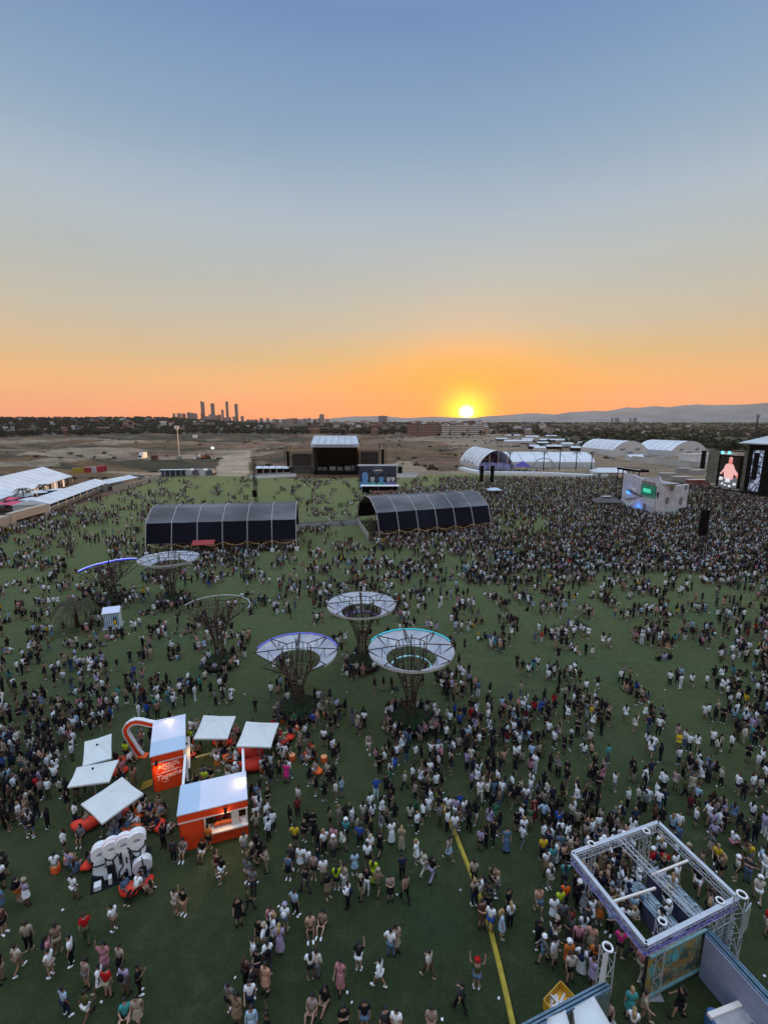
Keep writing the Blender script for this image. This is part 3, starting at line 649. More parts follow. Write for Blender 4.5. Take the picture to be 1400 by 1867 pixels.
# ------------------------------------------------------------------ arched shade halls
NAVY = mat('navy_tarp', (.005, .006, .014), .85, .5, .15, stretch=(1, 1, .2)); GTARP = mat('worn_grey_tarp', (.12, .12, .13), .8, .5, .12, stretch=(.6, 1.5, 1.5))
BULB = mat('string_bulb', (1, .8, .5), .5, 0, emit=(1, .72, .4), es=1.6)
def shade_hall(p0, p1, depth, prof, bays, lb, seed):
    d = p1 - p0; ln = d.length; r_ = empty('shade_hall', p0, math.atan2(d.y, d.x), lb, 'shade hall')
    pr = prof
    nseg = len(pr) - 1
    for sgi in range(nseg):
        (d0, z0), (d1, z1) = pr[sgi], pr[sgi + 1]
        for k in range(bays):
            x0 = ln * k / bays + .08; x1 = ln * (k + 1) / bays - .08; sag = .10 if 0 < sgi < nseg - 1 else .05
            b = MB(); n = 6; dm_, zm = (d0 + d1) / 2, (z0 + z1) / 2
            pts = []
            for i in range(n + 1):
                u = i / n; s_ = sag * math.sin(math.pi * u)
                pts.append([(x0 + (x1 - x0) * u, d0, z0 - s_ * .6), (x0 + (x1 - x0) * u, dm_, zm - s_), (x0 + (x1 - x0) * u, d1, z1 - s_ * .6)])
            vs = [q for row in pts for q in row]; o_ = len(vs); vs += [(q[0], q[1], q[2] - .05) for q in vs]; fs = []
            for i in range(n):
                for j in range(2):
                    a_ = i * 3 + j; fs.append((a_, a_ + 3, a_ + 4, a_ + 1)); fs.append((a_ + o_, a_ + 1 + o_, a_ + 4 + o_, a_ + 3 + o_))
            b.add(vs, fs).build('roof_sheet', NAVY if sgi in (0, nseg - 1) else GTARP, r_, smooth=True)
    for k in range(bays + 1):
        x0 = ln * k / bays; b = MB(); b.tube([(x0, q[0], q[1] + .08) for q in pr], .08, 6); b.build('arch_rib', mat('dull_white_rib', (.42, .42, .42), .8, .2), r_)
        MB().bar((x0, pr[0][0], 0), (x0, pr[0][0], pr[0][1]), .22).build('post', ALU, r_); MB().bar((x0, pr[-1][0], 0), (x0, pr[-1][0], pr[-1][1]), .22).build('post', ALU, r_)
        MB().box((x0, pr[0][0], .35), (.8, .8, .7)).build('ballast_block', WHITE, r_)
    bb = MB()
    for i in range(64):
        u = (i + .5) / 64; bay = u * bays % 1; bb.ball((u * ln, pr[0][0] + .5, pr[0][1] - .25 - .7 * math.sin(math.pi * bay)), .045, 5, 3)
    bb.build('string_lights', BULB, r_)
    yb = depth * .35
    MB().span(1.5, ln * .97, yb, yb + .8, 0, 1.15).build('bar_counter', mat('bar_counter', (.20, .17, .15), .7, .3, 1), r_)
    MB().span(1.5, ln * .97, depth * .62, depth * .62 + .2, 0, 2.5).build('bar_back_wall', mat('bar_wall', (.11, .10, .095), .8, .4, .8), r_)
    for k in range(5): MB().span(ln * (.12 + .18 * k), ln * (.12 + .18 * k) + 1.6, depth * .62 - .08, depth * .62 - .03, 1.5, 2.3).build('menu_board', mat('lit_menu', (.5, .48, .4), .5, .2, emit=(.9, .8, .6), es=.35) if k in (1, 3) else WHITE, r_)
    return r_, ln
PL0, PL1 = G(268, 1014), G(541, 1004)
sh, ln = shade_hall(PL0, PL1, 14, [(0, 2.5), (1.2, 6.3), (5.2, 8.6), (9, 8.7), (12.5, 6.3), (13.8, 2.5)], 6, 'left of two long shade halls with navy front and grey arched roof', 1)
MB().add([(9, -.4, 3.0), (13.2, -.4, 3.0), (13.2, -1.9, 2.4), (9, -1.9, 2.4), (9, -.4, 2.9), (13.2, -.4, 2.9), (13.2, -1.9, 2.3), (9, -1.9, 2.3)], [(3, 2, 1, 0), (4, 5, 6, 7), (0, 1, 5, 4), (1, 2, 6, 5), (2, 3, 7, 6), (3, 0, 4, 7)]).build('red_awning', mat('red_awning', (.30, .02, .02), .6, .1), sh)
PR0, PR1 = G(691, 988), G(894, 970)
sh2, ln2 = shade_hall(PR0, PR1, 17, [(0, 2.5), (1.6, 6.2), (6.4, 8.6), (10.4, 8.7), (15.4, 6.2), (17, 2.5)], 6, 'right of two long shade halls, greyer roof and open black left end', 2)
# white queue barriers between the halls
def rail(px0, py0, px1, py1, hgt_, lb, n=8, m_=None, cat='barrier', solid=False):
    a, b_ = G(px0, py0), G(px1, py1); d = b_ - a; L_ = d.length; r_ = empty('queue_barrier', a, math.atan2(d.y, d.x), lb, cat)
    m_ = m_ or ALU
    if solid: MB().span(0, L_, 0, .12, .1, hgt_).build('panel', m_, r_)
    MB().bar((0, 0, hgt_), (L_, 0, hgt_), .09).build('top_rail', m_, r_)
    p_ = MB()
    for i in range(n + 1): p_.bar((L_ * i / n, 0, 0), (L_ * i / n, 0, hgt_), .07)
    p_.build('upright', m_, r_)
rail(541, 953, 655, 946, 1.1, 'rear white rail of the long walkway between the two shade halls')
rail(541, 966, 650, 957, 1.1, 'front white rail of the long walkway between the two shade halls')
rail(603, 958, 597, 949, 1.1, 'short white cross rail in the walkway between the two shade halls', 2)
rail(672, 986, 652, 955, 1.5, 'pale panelled barrier at the open left end of the right shade hall', 4, mat('pale_panel', (.4, .38, .36), .8), solid=True)
walk = MB().add([tuple(G(*q) + Vector((0, 0, .028))) for q in [(541, 966), (650, 957), (655, 946), (541, 953)]], [(0, 1, 2, 3)]).build('walkway', mat('walkway_mat', (.09, .085, .07), .9, .3, .5)); walk['kind'] = 'structure'
# slim line array mast behind the left hall
def pa_mast(px, py, ytop, width, arr, lb, base=True, twin=False):
    g_ = G(px, py); zt = top(px, py, ytop); r_ = empty('speaker_mast', g_, rnd.uniform(-.2, .2), lb, 'speaker tower'); t_ = MB()
    ww = width / 2
    for a_ in (-ww, ww):
        for b2 in (-ww, ww): t_.tube([(a_, b2, 0), (a_, b2, zt)], .07, 5)
    k = 0
    while k * 1.1 < zt - 1:
        s = 1 if k % 2 else -1
        t_.bar((-ww * s, -ww, k * 1.1), (ww * s, -ww, k * 1.1 + 1.1), .06); t_.bar((-ww * s, ww, k * 1.1), (ww * s, ww, k * 1.1 + 1.1), .06); t_.bar((-ww, -ww * s, k * 1.1), (-ww, ww * s, k * 1.1 + 1.1), .06); k += 1
    t_.build('lattice', DARKM, r_)
    for (xo, y0, y1, w_) in arr:
        z1 = top(px, py, y0); z0 = top(px, py, y1); b = MB(); n = max(3, int((z1 - z0) / .45))
        for i in range(n):
            zc = z1 - (i + .5) * (z1 - z0) / n; b.box((xo, -ww - .55 + .12 * math.sin(i / n * 2.4), zc), (w_, .8, (z1 - z0) / n * .94))
        b.build('line_array', BLACK, r_)
    t2 = MB().bar((min([0] + [q[0] for q in arr]) - .2, -ww - .3, zt), (max([0] + [q[0] for q in arr]) + .2, -ww - .3, zt), .25); t2.bar((0, -1.4, zt), (0, 1.0, zt), .2); t2.build('top_arm', DARKM, r_)
    if base: MB().box((0, 0, .35), (width + 1.6, width + 1.6, .7)).build('base', DARKM, r_)
    return r_
pa_mast(468, 928, 838, .7, [(0, 893, 905, 1.1)], 'slim dark lattice mast with a small speaker behind the left shade hall')
pa_mast(886, 896, 838, 1.0, [(-1.9, 849, 878, 1.4), (1.9, 848, 878, 1.4)], 'dark lattice mast with twin speaker hangs behind the right shade hall')
pm = pa_mast(1276, 1018, 900, .8, [(-1.0, 928, 974, 1.15)], 'tall dark mast with one long black speaker hang in the dense crowd')
MB().add([(-3.2, -2.2, .5), (1.6, -1.2, .5), (1.6, -1.0, .7), (-3.2, -2.0, .7), (-3.2, -1.9, .5), (1.6, -.9, .5)], [(0, 1, 2, 3), (3, 2, 5, 4), (0, 4, 5, 1)]).build('white_barrier', WHITE, pm)

# ------------------------------------------------------------------ right side: big dark stage with lit screens
gs = G(1352, 903); rz = math.atan2(G(1420, 914).y - gs.y, G(1420, 914).x - gs.x); hs_ = 18.5
rs = empty('side_stage', gs, rz, 'tall black stage with a pale jutting roof at the right edge of the photo', 'stage')
MB().span(0, 1.2, 0, 9, 0, hs_).build('corner_tower', BLACK, rs)
MB().span(5.2, 26, .4, 9, 0, hs_).build('stage_front', BLACK, rs); MB().span(0, 26, .3, 8.8, hs_ - 2.2, hs_).build('header', BLACK, rs); MB().span(0, 26, -.2, 8, 0, 1.6).build('stage_base', BLACK, rs)
MB().add([(-2.6, -1.6, hs_ + .1), (27, -1.6, hs_ + .1), (27, 9.5, hs_ + 2.9), (0.4, 9.5, hs_ + 2.9), (-2.6, -1.6, hs_ - .25), (27, -1.6, hs_ - .25), (27, 9.5, hs_ + 2.6), (0.4, 9.5, hs_ + 2.6)], [(0, 1, 2, 3), (7, 6, 5, 4), (0, 4, 5, 1), (1, 5, 6, 2), (2, 6, 7, 3), (3, 7, 4, 0)]).build('roof', METALROOF, rs)
m = bpy.data.materials.new('pebble_screen'); m.use_nodes = True; t = m.node_tree; b = t.nodes['Principled BSDF']; b.inputs['Base Color'].default_value = (.02, .02, .02, 1)
tcn = t.nodes.new('ShaderNodeTexCoord'); mpn = t.nodes.new('ShaderNodeMapping'); mpn.inputs['Scale'].default_value = (1, 0.001, .8); vo = t.nodes.new('ShaderNodeTexVoronoi'); vo.feature = 'DISTANCE_TO_EDGE'; vo.inputs['Scale'].default_value = .62
mr = t.nodes.new('ShaderNodeMapRange'); mr.inputs[1].default_value = .05; mr.inputs[2].default_value = .12; k = t.nodes.new('ShaderNodeMix'); k.data_type = 'RGBA'; k.inputs[6].default_value = (.01, .01, .03, 1); k.inputs[7].default_value = (.26, .31, .43, 1)
t.links.new(tcn.outputs['Object'], mpn.inputs[0]); t.links.new(mpn.outputs[0], vo.inputs['Vector']); t.links.new(vo.outputs[0], mr.inputs[0]); t.links.new(mr.outputs[0], k.inputs[0]); t.links.new(k.outputs[2], b.inputs['Emission Color']); b.inputs['Emission Strength'].default_value = 1
MB().span(1.3, 5.2, .6, .7, 2.0, hs_ - 2.4).build('pebble_screen', m, rs)
la = MB()
for i in range(11): la.box((3.6, -.5, hs_ - 3.6 - i * .85), (1.3, .9, .8))
la.build('line_array', BLACK, rs)
# lit relay screen showing the performer
a = G(1306, 892); b_ = G(1341, 897); zt = top(1320, 894, 836); zb = top(1320, 894, 890); d = b_ - a; w = d.length
sc_ = empty('relay_screen', a, math.atan2(d.y, d.x), 'lit screen showing a performer in a pink shirt beside the right stage', 'screen')
MB().span(-1, w + .3, .3, 1.5, 0, zt + 1.2).build('frame', BLACK, sc_)
pan = MB().span(0, w, 0, .3, zb, zt + .6).build('screen_panel', mat('screen_black', (.01, .01, .012), .4, 0), sc_)
hh = zt + .6 - zb
def em(n_, c_, s=1.0): return mat(n_, (.01, .01, .01), .5, 0, emit=c_, es=s)
def spx(pts, m_, nm, k): MB().prism([(w * u, -.02 - .02 * k, zb + hh * v) for u, v in pts], (0, -.015, 0)).build(nm, m_, pan)
shirt = em('screen_pink', (.80, .42, .40)); face = em('screen_skin', (.70, .20, .18)); wt = em('screen_white', (.7, .7, .75)); gr = em('screen_grey', (.10, .11, .14))
spx([(.04, 0), (.96, 0), (.98, .36), (.04, .36)], gr, 'shown_equipment', 0)
spx([(.30, .30), (.74, .30), (.80, .62), (.70, .76), (.56, .80), (.44, .80), (.30, .76), (.22, .62)], shirt, 'shown_shirt', 1)
spx([(.22, .62), (.30, .76), (.34, .66), (.14, .44), (.04, .44)], shirt, 'shown_sleeve', 2); spx([(.80, .62), (.70, .76), (.68, .62), (.82, .44), (.98, .40), (.97, .50)], shirt, 'shown_sleeve', 2)
spx([(.53 + .105 * math.cos(q * .524), .87 + .105 * math.sin(q * .524)) for q in range(12)], face, 'shown_face', 3)
spx([(.43, .92), (.64, .92), (.60, 1.0), (.46, 1.0)], em('screen_hair', (.62, .30, .28)), 'shown_hair', 4)
spx([(.88, .36), (.97, .36), (.97, .48), (.90, .48)], face, 'shown_hand', 4)
for (u, v, s) in [(.14, .30, .10), (.50, .26, .13), (.86, .16, .08), (.24, .14, .06), (.62, .08, .07), (.40, .10, .05)]: spx([(u - s, v - s * .5), (u + s, v - s * .4), (u + s * .9, v + s * .5), (u - s * .8, v + s * .6)], wt, 'shown_drum', 3)
for u in (.1, .45): MB().ball((w * u, -.6, zt + 2.2), .5, 8, 5).build('stage_lamp', mat('teal_lamp', (.1, .4, .5), .5, 0, emit=(.10, .75, .85), es=3), sc_)
MB().bar((-2, -.6, zt + 2.9), (w + 3, -.6, zt + 2.9), .4).build('truss', DARKM, sc_)
MB().span(-6.2, -1.2, 1.2, 1.4, 2, zt + 2.8).build('gauze_panel', mat('gauze', (.20, .20, .17), .9, .3, 1), sc_); MB().span(w + .5, w + 2.6, .8, 1.0, 1, zt + 2.5).build('gauze_panel', MATS['gauze'], sc_)
la = MB()
for i in range(9): la.box((-7.2, 0, zt + 2 - i * .8), (1.4, .9, .75))
la.build('line_array', BLACK, sc_)
MB().span(-5, w + 10, -2.5, -.6, 0, 1.5).build('stage_lip', DARKM, sc_)
for k in range(6): MB().span(-4.5 + k * 4, -1.5 + k * 4, -2.62, -2.52, 1.0, 1.45).build('edge_panel', ALU, sc_)
for i, px in enumerate((1264, 1284)):
    q = G(px, 884); r_ = empty('red_container', q, .08, 'dark red flat-topped cabin %s beside the relay screen' % ('farther left' if i == 0 else 'nearest'), 'container', 'red cabins by the relay screen'); MB().span(-2, 2.3, 0, 2.4, 0, 2.0).build('body', mat('dark_red', (.22, .05, .05), .7, .2), r_); MB().span(-2.1, 2.4, -.1, 2.5, 2.0, 2.12).build('lid', ALU, r_)

# ------------------------------------------------------------------ pale rock-like pavilion in the crowd
ROCK = mat('grey_render_skin', (.58, .58, .62), .9, .2, .6, bump=.25); ROCKD = mat('recess_grey', (.13, .12, .13), .9, .3)
a = G(1131, 921); b_ = G(1196, 941); c_ = G(1249, 934); H1 = top(1131, 921, 863); H2 = top(1196, 941, 874); d = b_ - a
pv = empty('rock_pavilion', a, math.atan2(d.y, d.x), 'pale grey rock-like pavilion with carved ovals and a green screen in the crowd', 'pavilion'); W1 = d.length
inv = Matrix.Rotation(-math.atan2(d.y, d.x), 3, 'Z'); cl = inv @ (c_ - a)
MB().prism([(0, 0, 0), (0, 0, H1), (W1 * .25, 0, H1 + .1), (W1 * .55, 0, H1 - .6), (W1 * .95, 0, H2 + .7), (W1, 0, H2 - .8), (W1, 0, 0)], (0, .6, 0)).build('front_wall', ROCK, pv)
e = cl - Vector((W1, 0, 0)); e.z = 0
HL = top(1249, 934, 885)
MB().prism([(W1, 0, 0), (W1, 0, HL + .6), tuple(Vector((W1, 0, 0)) + e * .25 + Vector((0, 0, HL + 1.0))), tuple(Vector((W1, 0, 0)) + e * .6 + Vector((0, 0, HL + .2))), tuple(Vector((W1, 0, 0)) + e + Vector((0, 0, HL + .4))), tuple(Vector((W1, 0, 0)) + e)], tuple(Vector((e.y, -e.x, 0)).normalized() * -.6)).build('side_wall', ROCK, pv)
MB().prism([(0, .6, 0), (0, .6, H1 - .6), (-.5, 6, H1 - 1), (-.5, 6, 0)], (.3, 0, 0)).build('end_wall', ROCK, pv)
MB().span(.5, W1 - .5, .8, 6.5, H1 - 1.4, H1 - 1.1).build('deck_roof', GREYP, pv)
sp_ = MB().prism([(W1 * .30, -1.9, 0), (W1 * .62, -1.2, 0), (W1 * .95, -.3, 0), (W1 * .95, -.3, 4.1), (W1 * .66, -1.0, 4.4), (W1 * .40, -1.6, 3.5), (W1 * .1, -.5, 2.2), (W1 * .05, -.1, 0)], (0, .5, 0)).build('front_fold', ROCK, pv)
MB().prism([(W1 * .24, -.12, H1 - 4.4), (W1 * .36, -.12, H1 - 5.0), (W1 * .66, -.12, 4.5), (W1 * .60, -.12, 4.3), (W1 * .16, -.12, H1 - 5.1)], (0, -.35, 0)).build('sloping_ledge', ROCKD, pv)
GS = bpy.data.materials.new('green_screen'); GS.use_nodes = True; t = GS.node_tree; b = t.nodes['Principled BSDF']; b.inputs['Base Color'].default_value = (.01, .02, .02, 1)
nzn = t.nodes.new('ShaderNodeTexNoise'); nzn.inputs['Scale'].default_value = 2.6; nzn.inputs['Detail'].default_value = 5; tcn = t.nodes.new('ShaderNodeTexCoord'); t.links.new(tcn.outputs['Object'], nzn.inputs['Vector'])
k = t.nodes.new('ShaderNodeValToRGB'); k.color_ramp.elements[0].position = .42; k.color_ramp.elements[0].color = (.0, .035, .03, 1); k.color_ramp.elements[1].position = .68; k.color_ramp.elements[1].color = (.05, .55, .36, 1)
t.links.new(nzn.outputs[0], k.inputs[0]); t.links.new(k.outputs[0], b.inputs['Emission Color']); b.inputs['Emission Strength'].default_value = .45
gscr = MB().span(W1 * .56, W1 * .93, -.35, -.1, H1 - 5.2, H1 - 1.9).build('lit_screen', GS, pv)
MB().span(W1 * .63, W1 * .82, -.42, -.36, H1 - 4.1, H1 - 3.0).build('bright_logo', em('screen_mint', (.05, .6, .4)), gscr)
for k in range(3): MB().span(W1 * (.58 + .12 * k), W1 * (.65 + .12 * k), -.5, -.1, H1 - 1.8, H1 - .9).build('speaker_box', mat('taupe', (.30, .27, .25), .8), pv)
MB().prism([(W1 * .30, -.6, H1 - 3.6), (W1 * .42, -.6, H1 - 4.0), (W1 * .47, -.6, H1 - 3.2), (W1 * .46, -.6, H1 - 4.6), (W1 * .42, -.6, H1 - 4.3)], (0, -.3, 0)).build('white_fin', WHITE, pv)
e3 = Vector((e.x, e.y, 0))
def oval(u, z, ru, rz_, onside, nm='carved_oval'):
    base = (Vector((W1, 0, 0)) + e3 * u) if onside else Vector((W1 * u, -1.45, 0)); ax = e3.normalized() if onside else Vector((1, .18, 0)).normalized(); nrm_ = Vector((e3.y, -e3.x, 0)).normalized() * .06 if onside else Vector((0, -.06, 0))
    pts = [base + ax * ru * math.cos(q * .449) + Vector((0, 0, z + rz_ * math.sin(q * .449))) + nrm_ * 1.2 for q in range(14)]
    MB().tube(pts + [pts[0]], .07, 4).build(nm, ROCKD, pv)
    MB().prism([p_ - nrm_ * .2 for p_ in pts], nrm_ * .8).build('oval_recess', mat('oval_fill', (.24, .23, .245), .9, .25, 1), pv)
oval(.30, HL * .52, .75, 1.0, True); oval(.78, HL * .45, .7, 1.05, True); oval(.9, HL * .93, .5, .6, True); oval(.42, HL * .95, .9, .7, True); oval(.80, 2.1, .6, .95, False)
MB().prism([Vector((W1, 0, 0)) + e3 * .02 + Vector((.1, -.25, HL * .62)), Vector((W1, 0, 0)) + e3 * .10 + Vector((.1, -.25, HL * .62)), Vector((W1, 0, 0)) + e3 * .10 + Vector((.1, -.25, HL * .95)), Vector((W1, 0, 0)) + e3 * -.03 + Vector((0, -.25, HL * .82))], (0, -.2, 0)).build('black_opening', BLACK, pv)
for (u, z, s) in ((.22, H1 - 5.2, 14), (.62, 1.4, 10)):        # blue spots thrown on the wall by small lamps
    lmp = bpy.data.lights.new('blue_lamp', 'POINT'); lmp.energy = s * 9; lmp.color = (.01, .22, 1); lmp.shadow_soft_size = .1
    lo = bpy.data.objects.new('blue_lamp', lmp); COL.objects.link(lo); lo.parent = pv; lo.location = (W1 * u, -.75 if u < .5 else -2.1, z)
    MB().ball((W1 * u, -.75 if u < .5 else -2.3, z - .2), .16, 6, 4).build('lamp_head', mat('blue_glow', (.02, .1, .4), .5, 0, emit=(.02, .3, 1), es=4), pv)
rg_ = empty('rooftop_rig', tuple(a + Vector((2.2, 9, 0))), math.atan2(d.y, d.x) + .12, 'black flat rig platform standing up behind the rock-like pavilion', 'platform')
MB().span(0, 10.5, 0, 3.2, H1 + .4, H1 + 1.1).build('platform_top', BLACK, rg_); MB().span(-.1, 10.6, -.1, .05, H1 + 1.1, H1 + 1.3).build('edge_rail', WHITE, rg_)
for k in range(5): MB().bar((.4 + k * 2.4, .2, 0), (.4 + k * 2.4, .2, H1 + .4), .22).build('leg', DARKM, rg_)
te = empty('dark_canopy', G(1105, 925), .1, 'low dark peaked canopy with a white strip beside the rock-like pavilion', 'canopy')
MB().add([(-4.4, -2, 1.9), (4.6, -2.4, 1.7), (4.4, 2, 2.3), (-4, 2, 2.3), (-1.5, 0, 3.4), (2.2, 0, 3.1)], [(0, 1, 5, 4), (1, 2, 5), (2, 3, 4, 5), (3, 0, 4), (3, 2, 1, 0)]).build('canopy_top', mat('taupe_tarp', (.10, .09, .085), .8, .3), te)
MB().span(-1.6, 1.2, -.4, .6, 3.42, 3.5).build('white_strip', WHITE, te)
for xx, yy in ((-4, -1.8), (4.2, -2.1), (4, 1.8), (-3.7, 1.8)): MB().bar((xx, yy, 0), (xx, yy, 1.95), .1).build('leg', DARKM, te)
sq = empty('pale_gazebo', G(900, 905), .05, 'small pale blue-topped gazebo in the crowd right of the right shade hall', 'gazebo')
MB().add([(-2.4, -2, 2.4), (2.4, -2, 2.4), (2.4, 2, 2.4), (-2.4, 2, 2.4), (-1, 0, 3.1), (1, 0, 3.1)], [(0, 1, 5, 4), (1, 2, 5), (2, 3, 4, 5), (3, 0, 4), (3, 2, 1, 0)]).build('canopy_top', mat('pale_blue_tarp', (.5, .58, .66), .6, .1), sq)
for xx in (-2.2, 2.2):
    for yy in (-1.8, 1.8): MB().bar((xx, yy, 0), (xx, yy, 2.4), .1).build('leg', ALU, sq)

# ------------------------------------------------------------------ hangars and tents on the right
def rect_from(px, z):                # four roof or ground corners (photo order: near-left, near-right, far-right, far-left) -> origin, heading, width, depth
    P = [G(x_, y_, z) for x_, y_ in px]; u = ((P[1] - P[0]) + (P[2] - P[3])) / 2; v = ((P[3] - P[0]) + (P[2] - P[1])) / 2
    rz_ = math.atan2(u.y, u.x); c__ = sum(P, Vector()) / 4; ux = Vector((math.cos(rz_), math.sin(rz_), 0)); vy = Vector((-ux.y, ux.x, 0)); w_ = u.length; d_ = abs(v.dot(vy))
    o = c__ - ux * w_ / 2 - vy * d_ / 2; o.z = 0; return o, rz_, w_, d_
TARPW = mat('hangar_white', (.66, .69, .72), .55, .10, .15, stretch=(1, 1, 3)); TARPG = mat('hangar_grey', (.58, .60, .61), .7, .08, .2)
def hangar(gnear, gend, ext, Hh, wallh, lb, arch=False, cat='tent', n=8, hollow=False, span_=None, group=None):
    """long side runs from gnear to gend (the end wall corner nearest us); the end wall then runs on to ext"""
    d = gend - gnear; L_ = d.length; rz_ = math.atan2(d.y, d.x); r_ = empty('hangar', gnear, rz_, lb, cat, group); e_ = Matrix.Rotation(-rz_, 3, 'Z') @ (ext - gend); B = span_ or abs(e_.y)
    prof = [(0, 0), (0, wallh)]
    for i in range(1, n):
        t_ = i / n; prof.append((B * t_, wallh + (Hh - wallh) * (math.sin(math.pi * t_) ** .75 if arch else (1 - abs(2 * t_ - 1) ** 2.2))))
    prof += [(B, wallh), (B, 0)]; V = []; Fs = []
    for i, (yy, z) in enumerate(prof): V += [(0, yy, z), (L_, yy, z)]
    for i in range(1, len(prof) - 2): Fs.append((2 * i, 2 * i + 1, 2 * i + 3, 2 * i + 2))
    MB().add(V, Fs).build('roof', TARPW, r_)
    MB().add(V, [(0, 1, 3, 2), (2 * len(prof) - 4, 2 * len(prof) - 3, 2 * len(prof) - 1, 2 * len(prof) - 2)]).build('side_wall', TARPG, r_)
    for xx in ((0, L_) if not hollow else (0,)): MB().prism([(xx, q[0], q[1]) for q in prof], (-.05 if xx else .05, 0, 0)).build('end_wall', TARPG, r_)
    for k in range(7):
        xx = L_ * k / 6; MB().tube([(xx, q[0] - (.05 if q[0] == 0 else 0), q[1] + .06) for q in prof[1:-1]], .12, 4).build('roof_rib', GREYP, r_)
    return r_, L_, B, prof
# two big aircraft style hangars
for (p0, p1, p2, yt, wy, lb) in [((1058, 824), (1117, 831), (1156, 828), 800, 818, 'white arched hangar, the farther left one of a large pair beyond the crowd'), ((1156, 827), (1223, 832), (1262, 828), 802, 821, 'white arched hangar, the nearer right one of a large pair beyond the crowd')]:
    a, b_, c_ = G(*p0), G(*p1), G(*p2); Hh = top(p0[0], p0[1], yt); r_, L_, B, pr = hangar(a, b_, c_, Hh, 4.2, lb, group='pair of white hangars')
    for k in (.25, .7): MB().tube([(L_ + .3, B * k - 1.5, 5.2), (L_ + .5, B * k, 4.4), (L_ + .4, B * k + 2, 5.6)], .3, 4).build('wall_emblem', BLACK, r_)
    MB().span(L_, L_ + .15, B * .42, B * .58, 0, 3.2).build('door', GREYP, r_)
# round-arched tent hall with open end
a, b_, c_ = G(838, 845), G(872, 858), G(931, 856)
r_, L_, B, pr = hangar(a, b_, c_, top(872, 858, 814) * .82, 2.2, 'white round-arched tent hall with an open dark end and purple lights', True, hollow=True, n=12)
MB().prism([(L_ * .5, q[0], q[1] - .1) for q in pr], (.1, 0, 0)).build('inner_wall', mat('dim_inner', (.12, .09, .11), .9, .3), r_)
for k in range(4): MB().span(L_ * .6, L_ + .5, B * (.15 + .22 * k), B * (.15 + .22 * k) + 1.4, .2, 3.0).build('lit_panel', mat('violet_panel', (.12, .12, .25), .6, .5, 1, emit=(.25, .28, .6), es=.25), r_)
for k in (.3, .55, .8): MB().bar((L_, B * k, 0), (L_, B * k, pr[int(1 + 12 * k)][1]), .3).build('post', ALU, r_)
for k in range(3): MB().tube([(L_ * (.25 + .2 * k), -.12, 2.9), (L_ * (.3 + .2 * k), -.2, 3.4), (L_ * (.35 + .2 * k), -.12, 2.7)], .22, 4).build('wall_emblem', BLACK, r_)
# long low white tent
a, b_, c_ = G(924, 852), G(1084, 853), G(1088, 844)
r_, L_, B, pr = hangar(a, b_, c_, top(924, 852, 827), 3.2, 'long low pale tent with palm trees in front, right of the arched hall', True, n=10)
MB().tube([(L_ * .42 + 6 * math.cos(t_ * .314), -.15, 5.4 * math.sin(t_ * .314)) for t_ in range(11)], .25, 5).build('arched_doorway', GREYP, r_)
for k in range(6): MB().span(L_ * (.5 + .08 * k), L_ * (.5 + .08 * k) + 2.6, -.15, -.05, .2, 2.6).build('door_panel', mat('pale_blue_tarp', (.5, .58, .66), .6, .1), r_)
# small white marquee by the crowd
def marquee(o, rz_, w_, d_, wall, ridge_, lb, m_=FABRIC, cat='tent', legs=4, along='x', group=None, walls=False, name='marquee'):
    r_ = empty(name, o, rz_, lb, cat, group); e_ = .3
    if along == 'x': V = [(-e_, -e_, wall), (w_ + e_, -e_, wall), (w_ + e_, d_ + e_, wall), (-e_, d_ + e_, wall), (-e_ * 0 + (d_ * .25 if walls == 'hip' else 0), d_ / 2, ridge_), (w_ - (d_ * .25 if walls == 'hip' else 0), d_ / 2, ridge_)]; Fs = [(0, 1, 5, 4), (2, 3, 4, 5)]; gb = [(1, 2, 5), (3, 0, 4)]
    else: V = [(-e_, -e_, wall), (w_ + e_, -e_, wall), (w_ + e_, d_ + e_, wall), (-e_, d_ + e_, wall), (w_ / 2, 0, ridge_), (w_ / 2, d_, ridge_)]; Fs = [(0, 4, 5, 3), (1, 2, 5, 4)]; gb = [(0, 1, 4), (2, 3, 5)]
    MB().add(V, Fs).build('roof', m_, r_)
    MB().add(V, gb).build('gable', m_, r_)
    n = max(2, int((w_ if along == 'x' else d_) / 5))
    rb_ = MB()
    for i in range(n + 1):
        t_ = i / n
        if along == 'x': rb_.bar((w_ * t_, -e_, wall + .03), (w_ * t_, d_ / 2, ridge_ + .03), .06)
        else: rb_.bar((-e_, d_ * t_, wall + .06), (w_ / 2, d_ * t_, ridge_ + .06), .12)
    rb_.build('roof_seam', TARPG, r_)
    for i in range(n + 1):
        t_ = i / n
        for q in (0, 1):
            x_, y_ = (w_ * t_, d_ * q) if along == 'x' else (w_ * q, d_ * t_); MB().bar((x_, y_, 0), (x_, y_, wall), .14).build('post', ALU, r_)
    if walls:
        MB().span(0, w_, d_ - .1, d_, 0, wall).build('back_wall', TARPG, r_); MB().span(0, .1, 0, d_, 0, wall).build('side_wall', TARPG, r_)
    return r_
o, rz_, w_, d_ = rect_from([(1080, 873), (1130, 873), (1128, 867), (1075, 867)], 0)
mq = marquee(o, rz_, w_, 9, 2.9, 4.7, 'small white peaked marquee at the edge of the dense crowd', along='x', walls='hip')
MB().span(w_ * .1, w_ * .35, -.2, 0, 0, 2.4).build('front_panel', WHITE, mq)
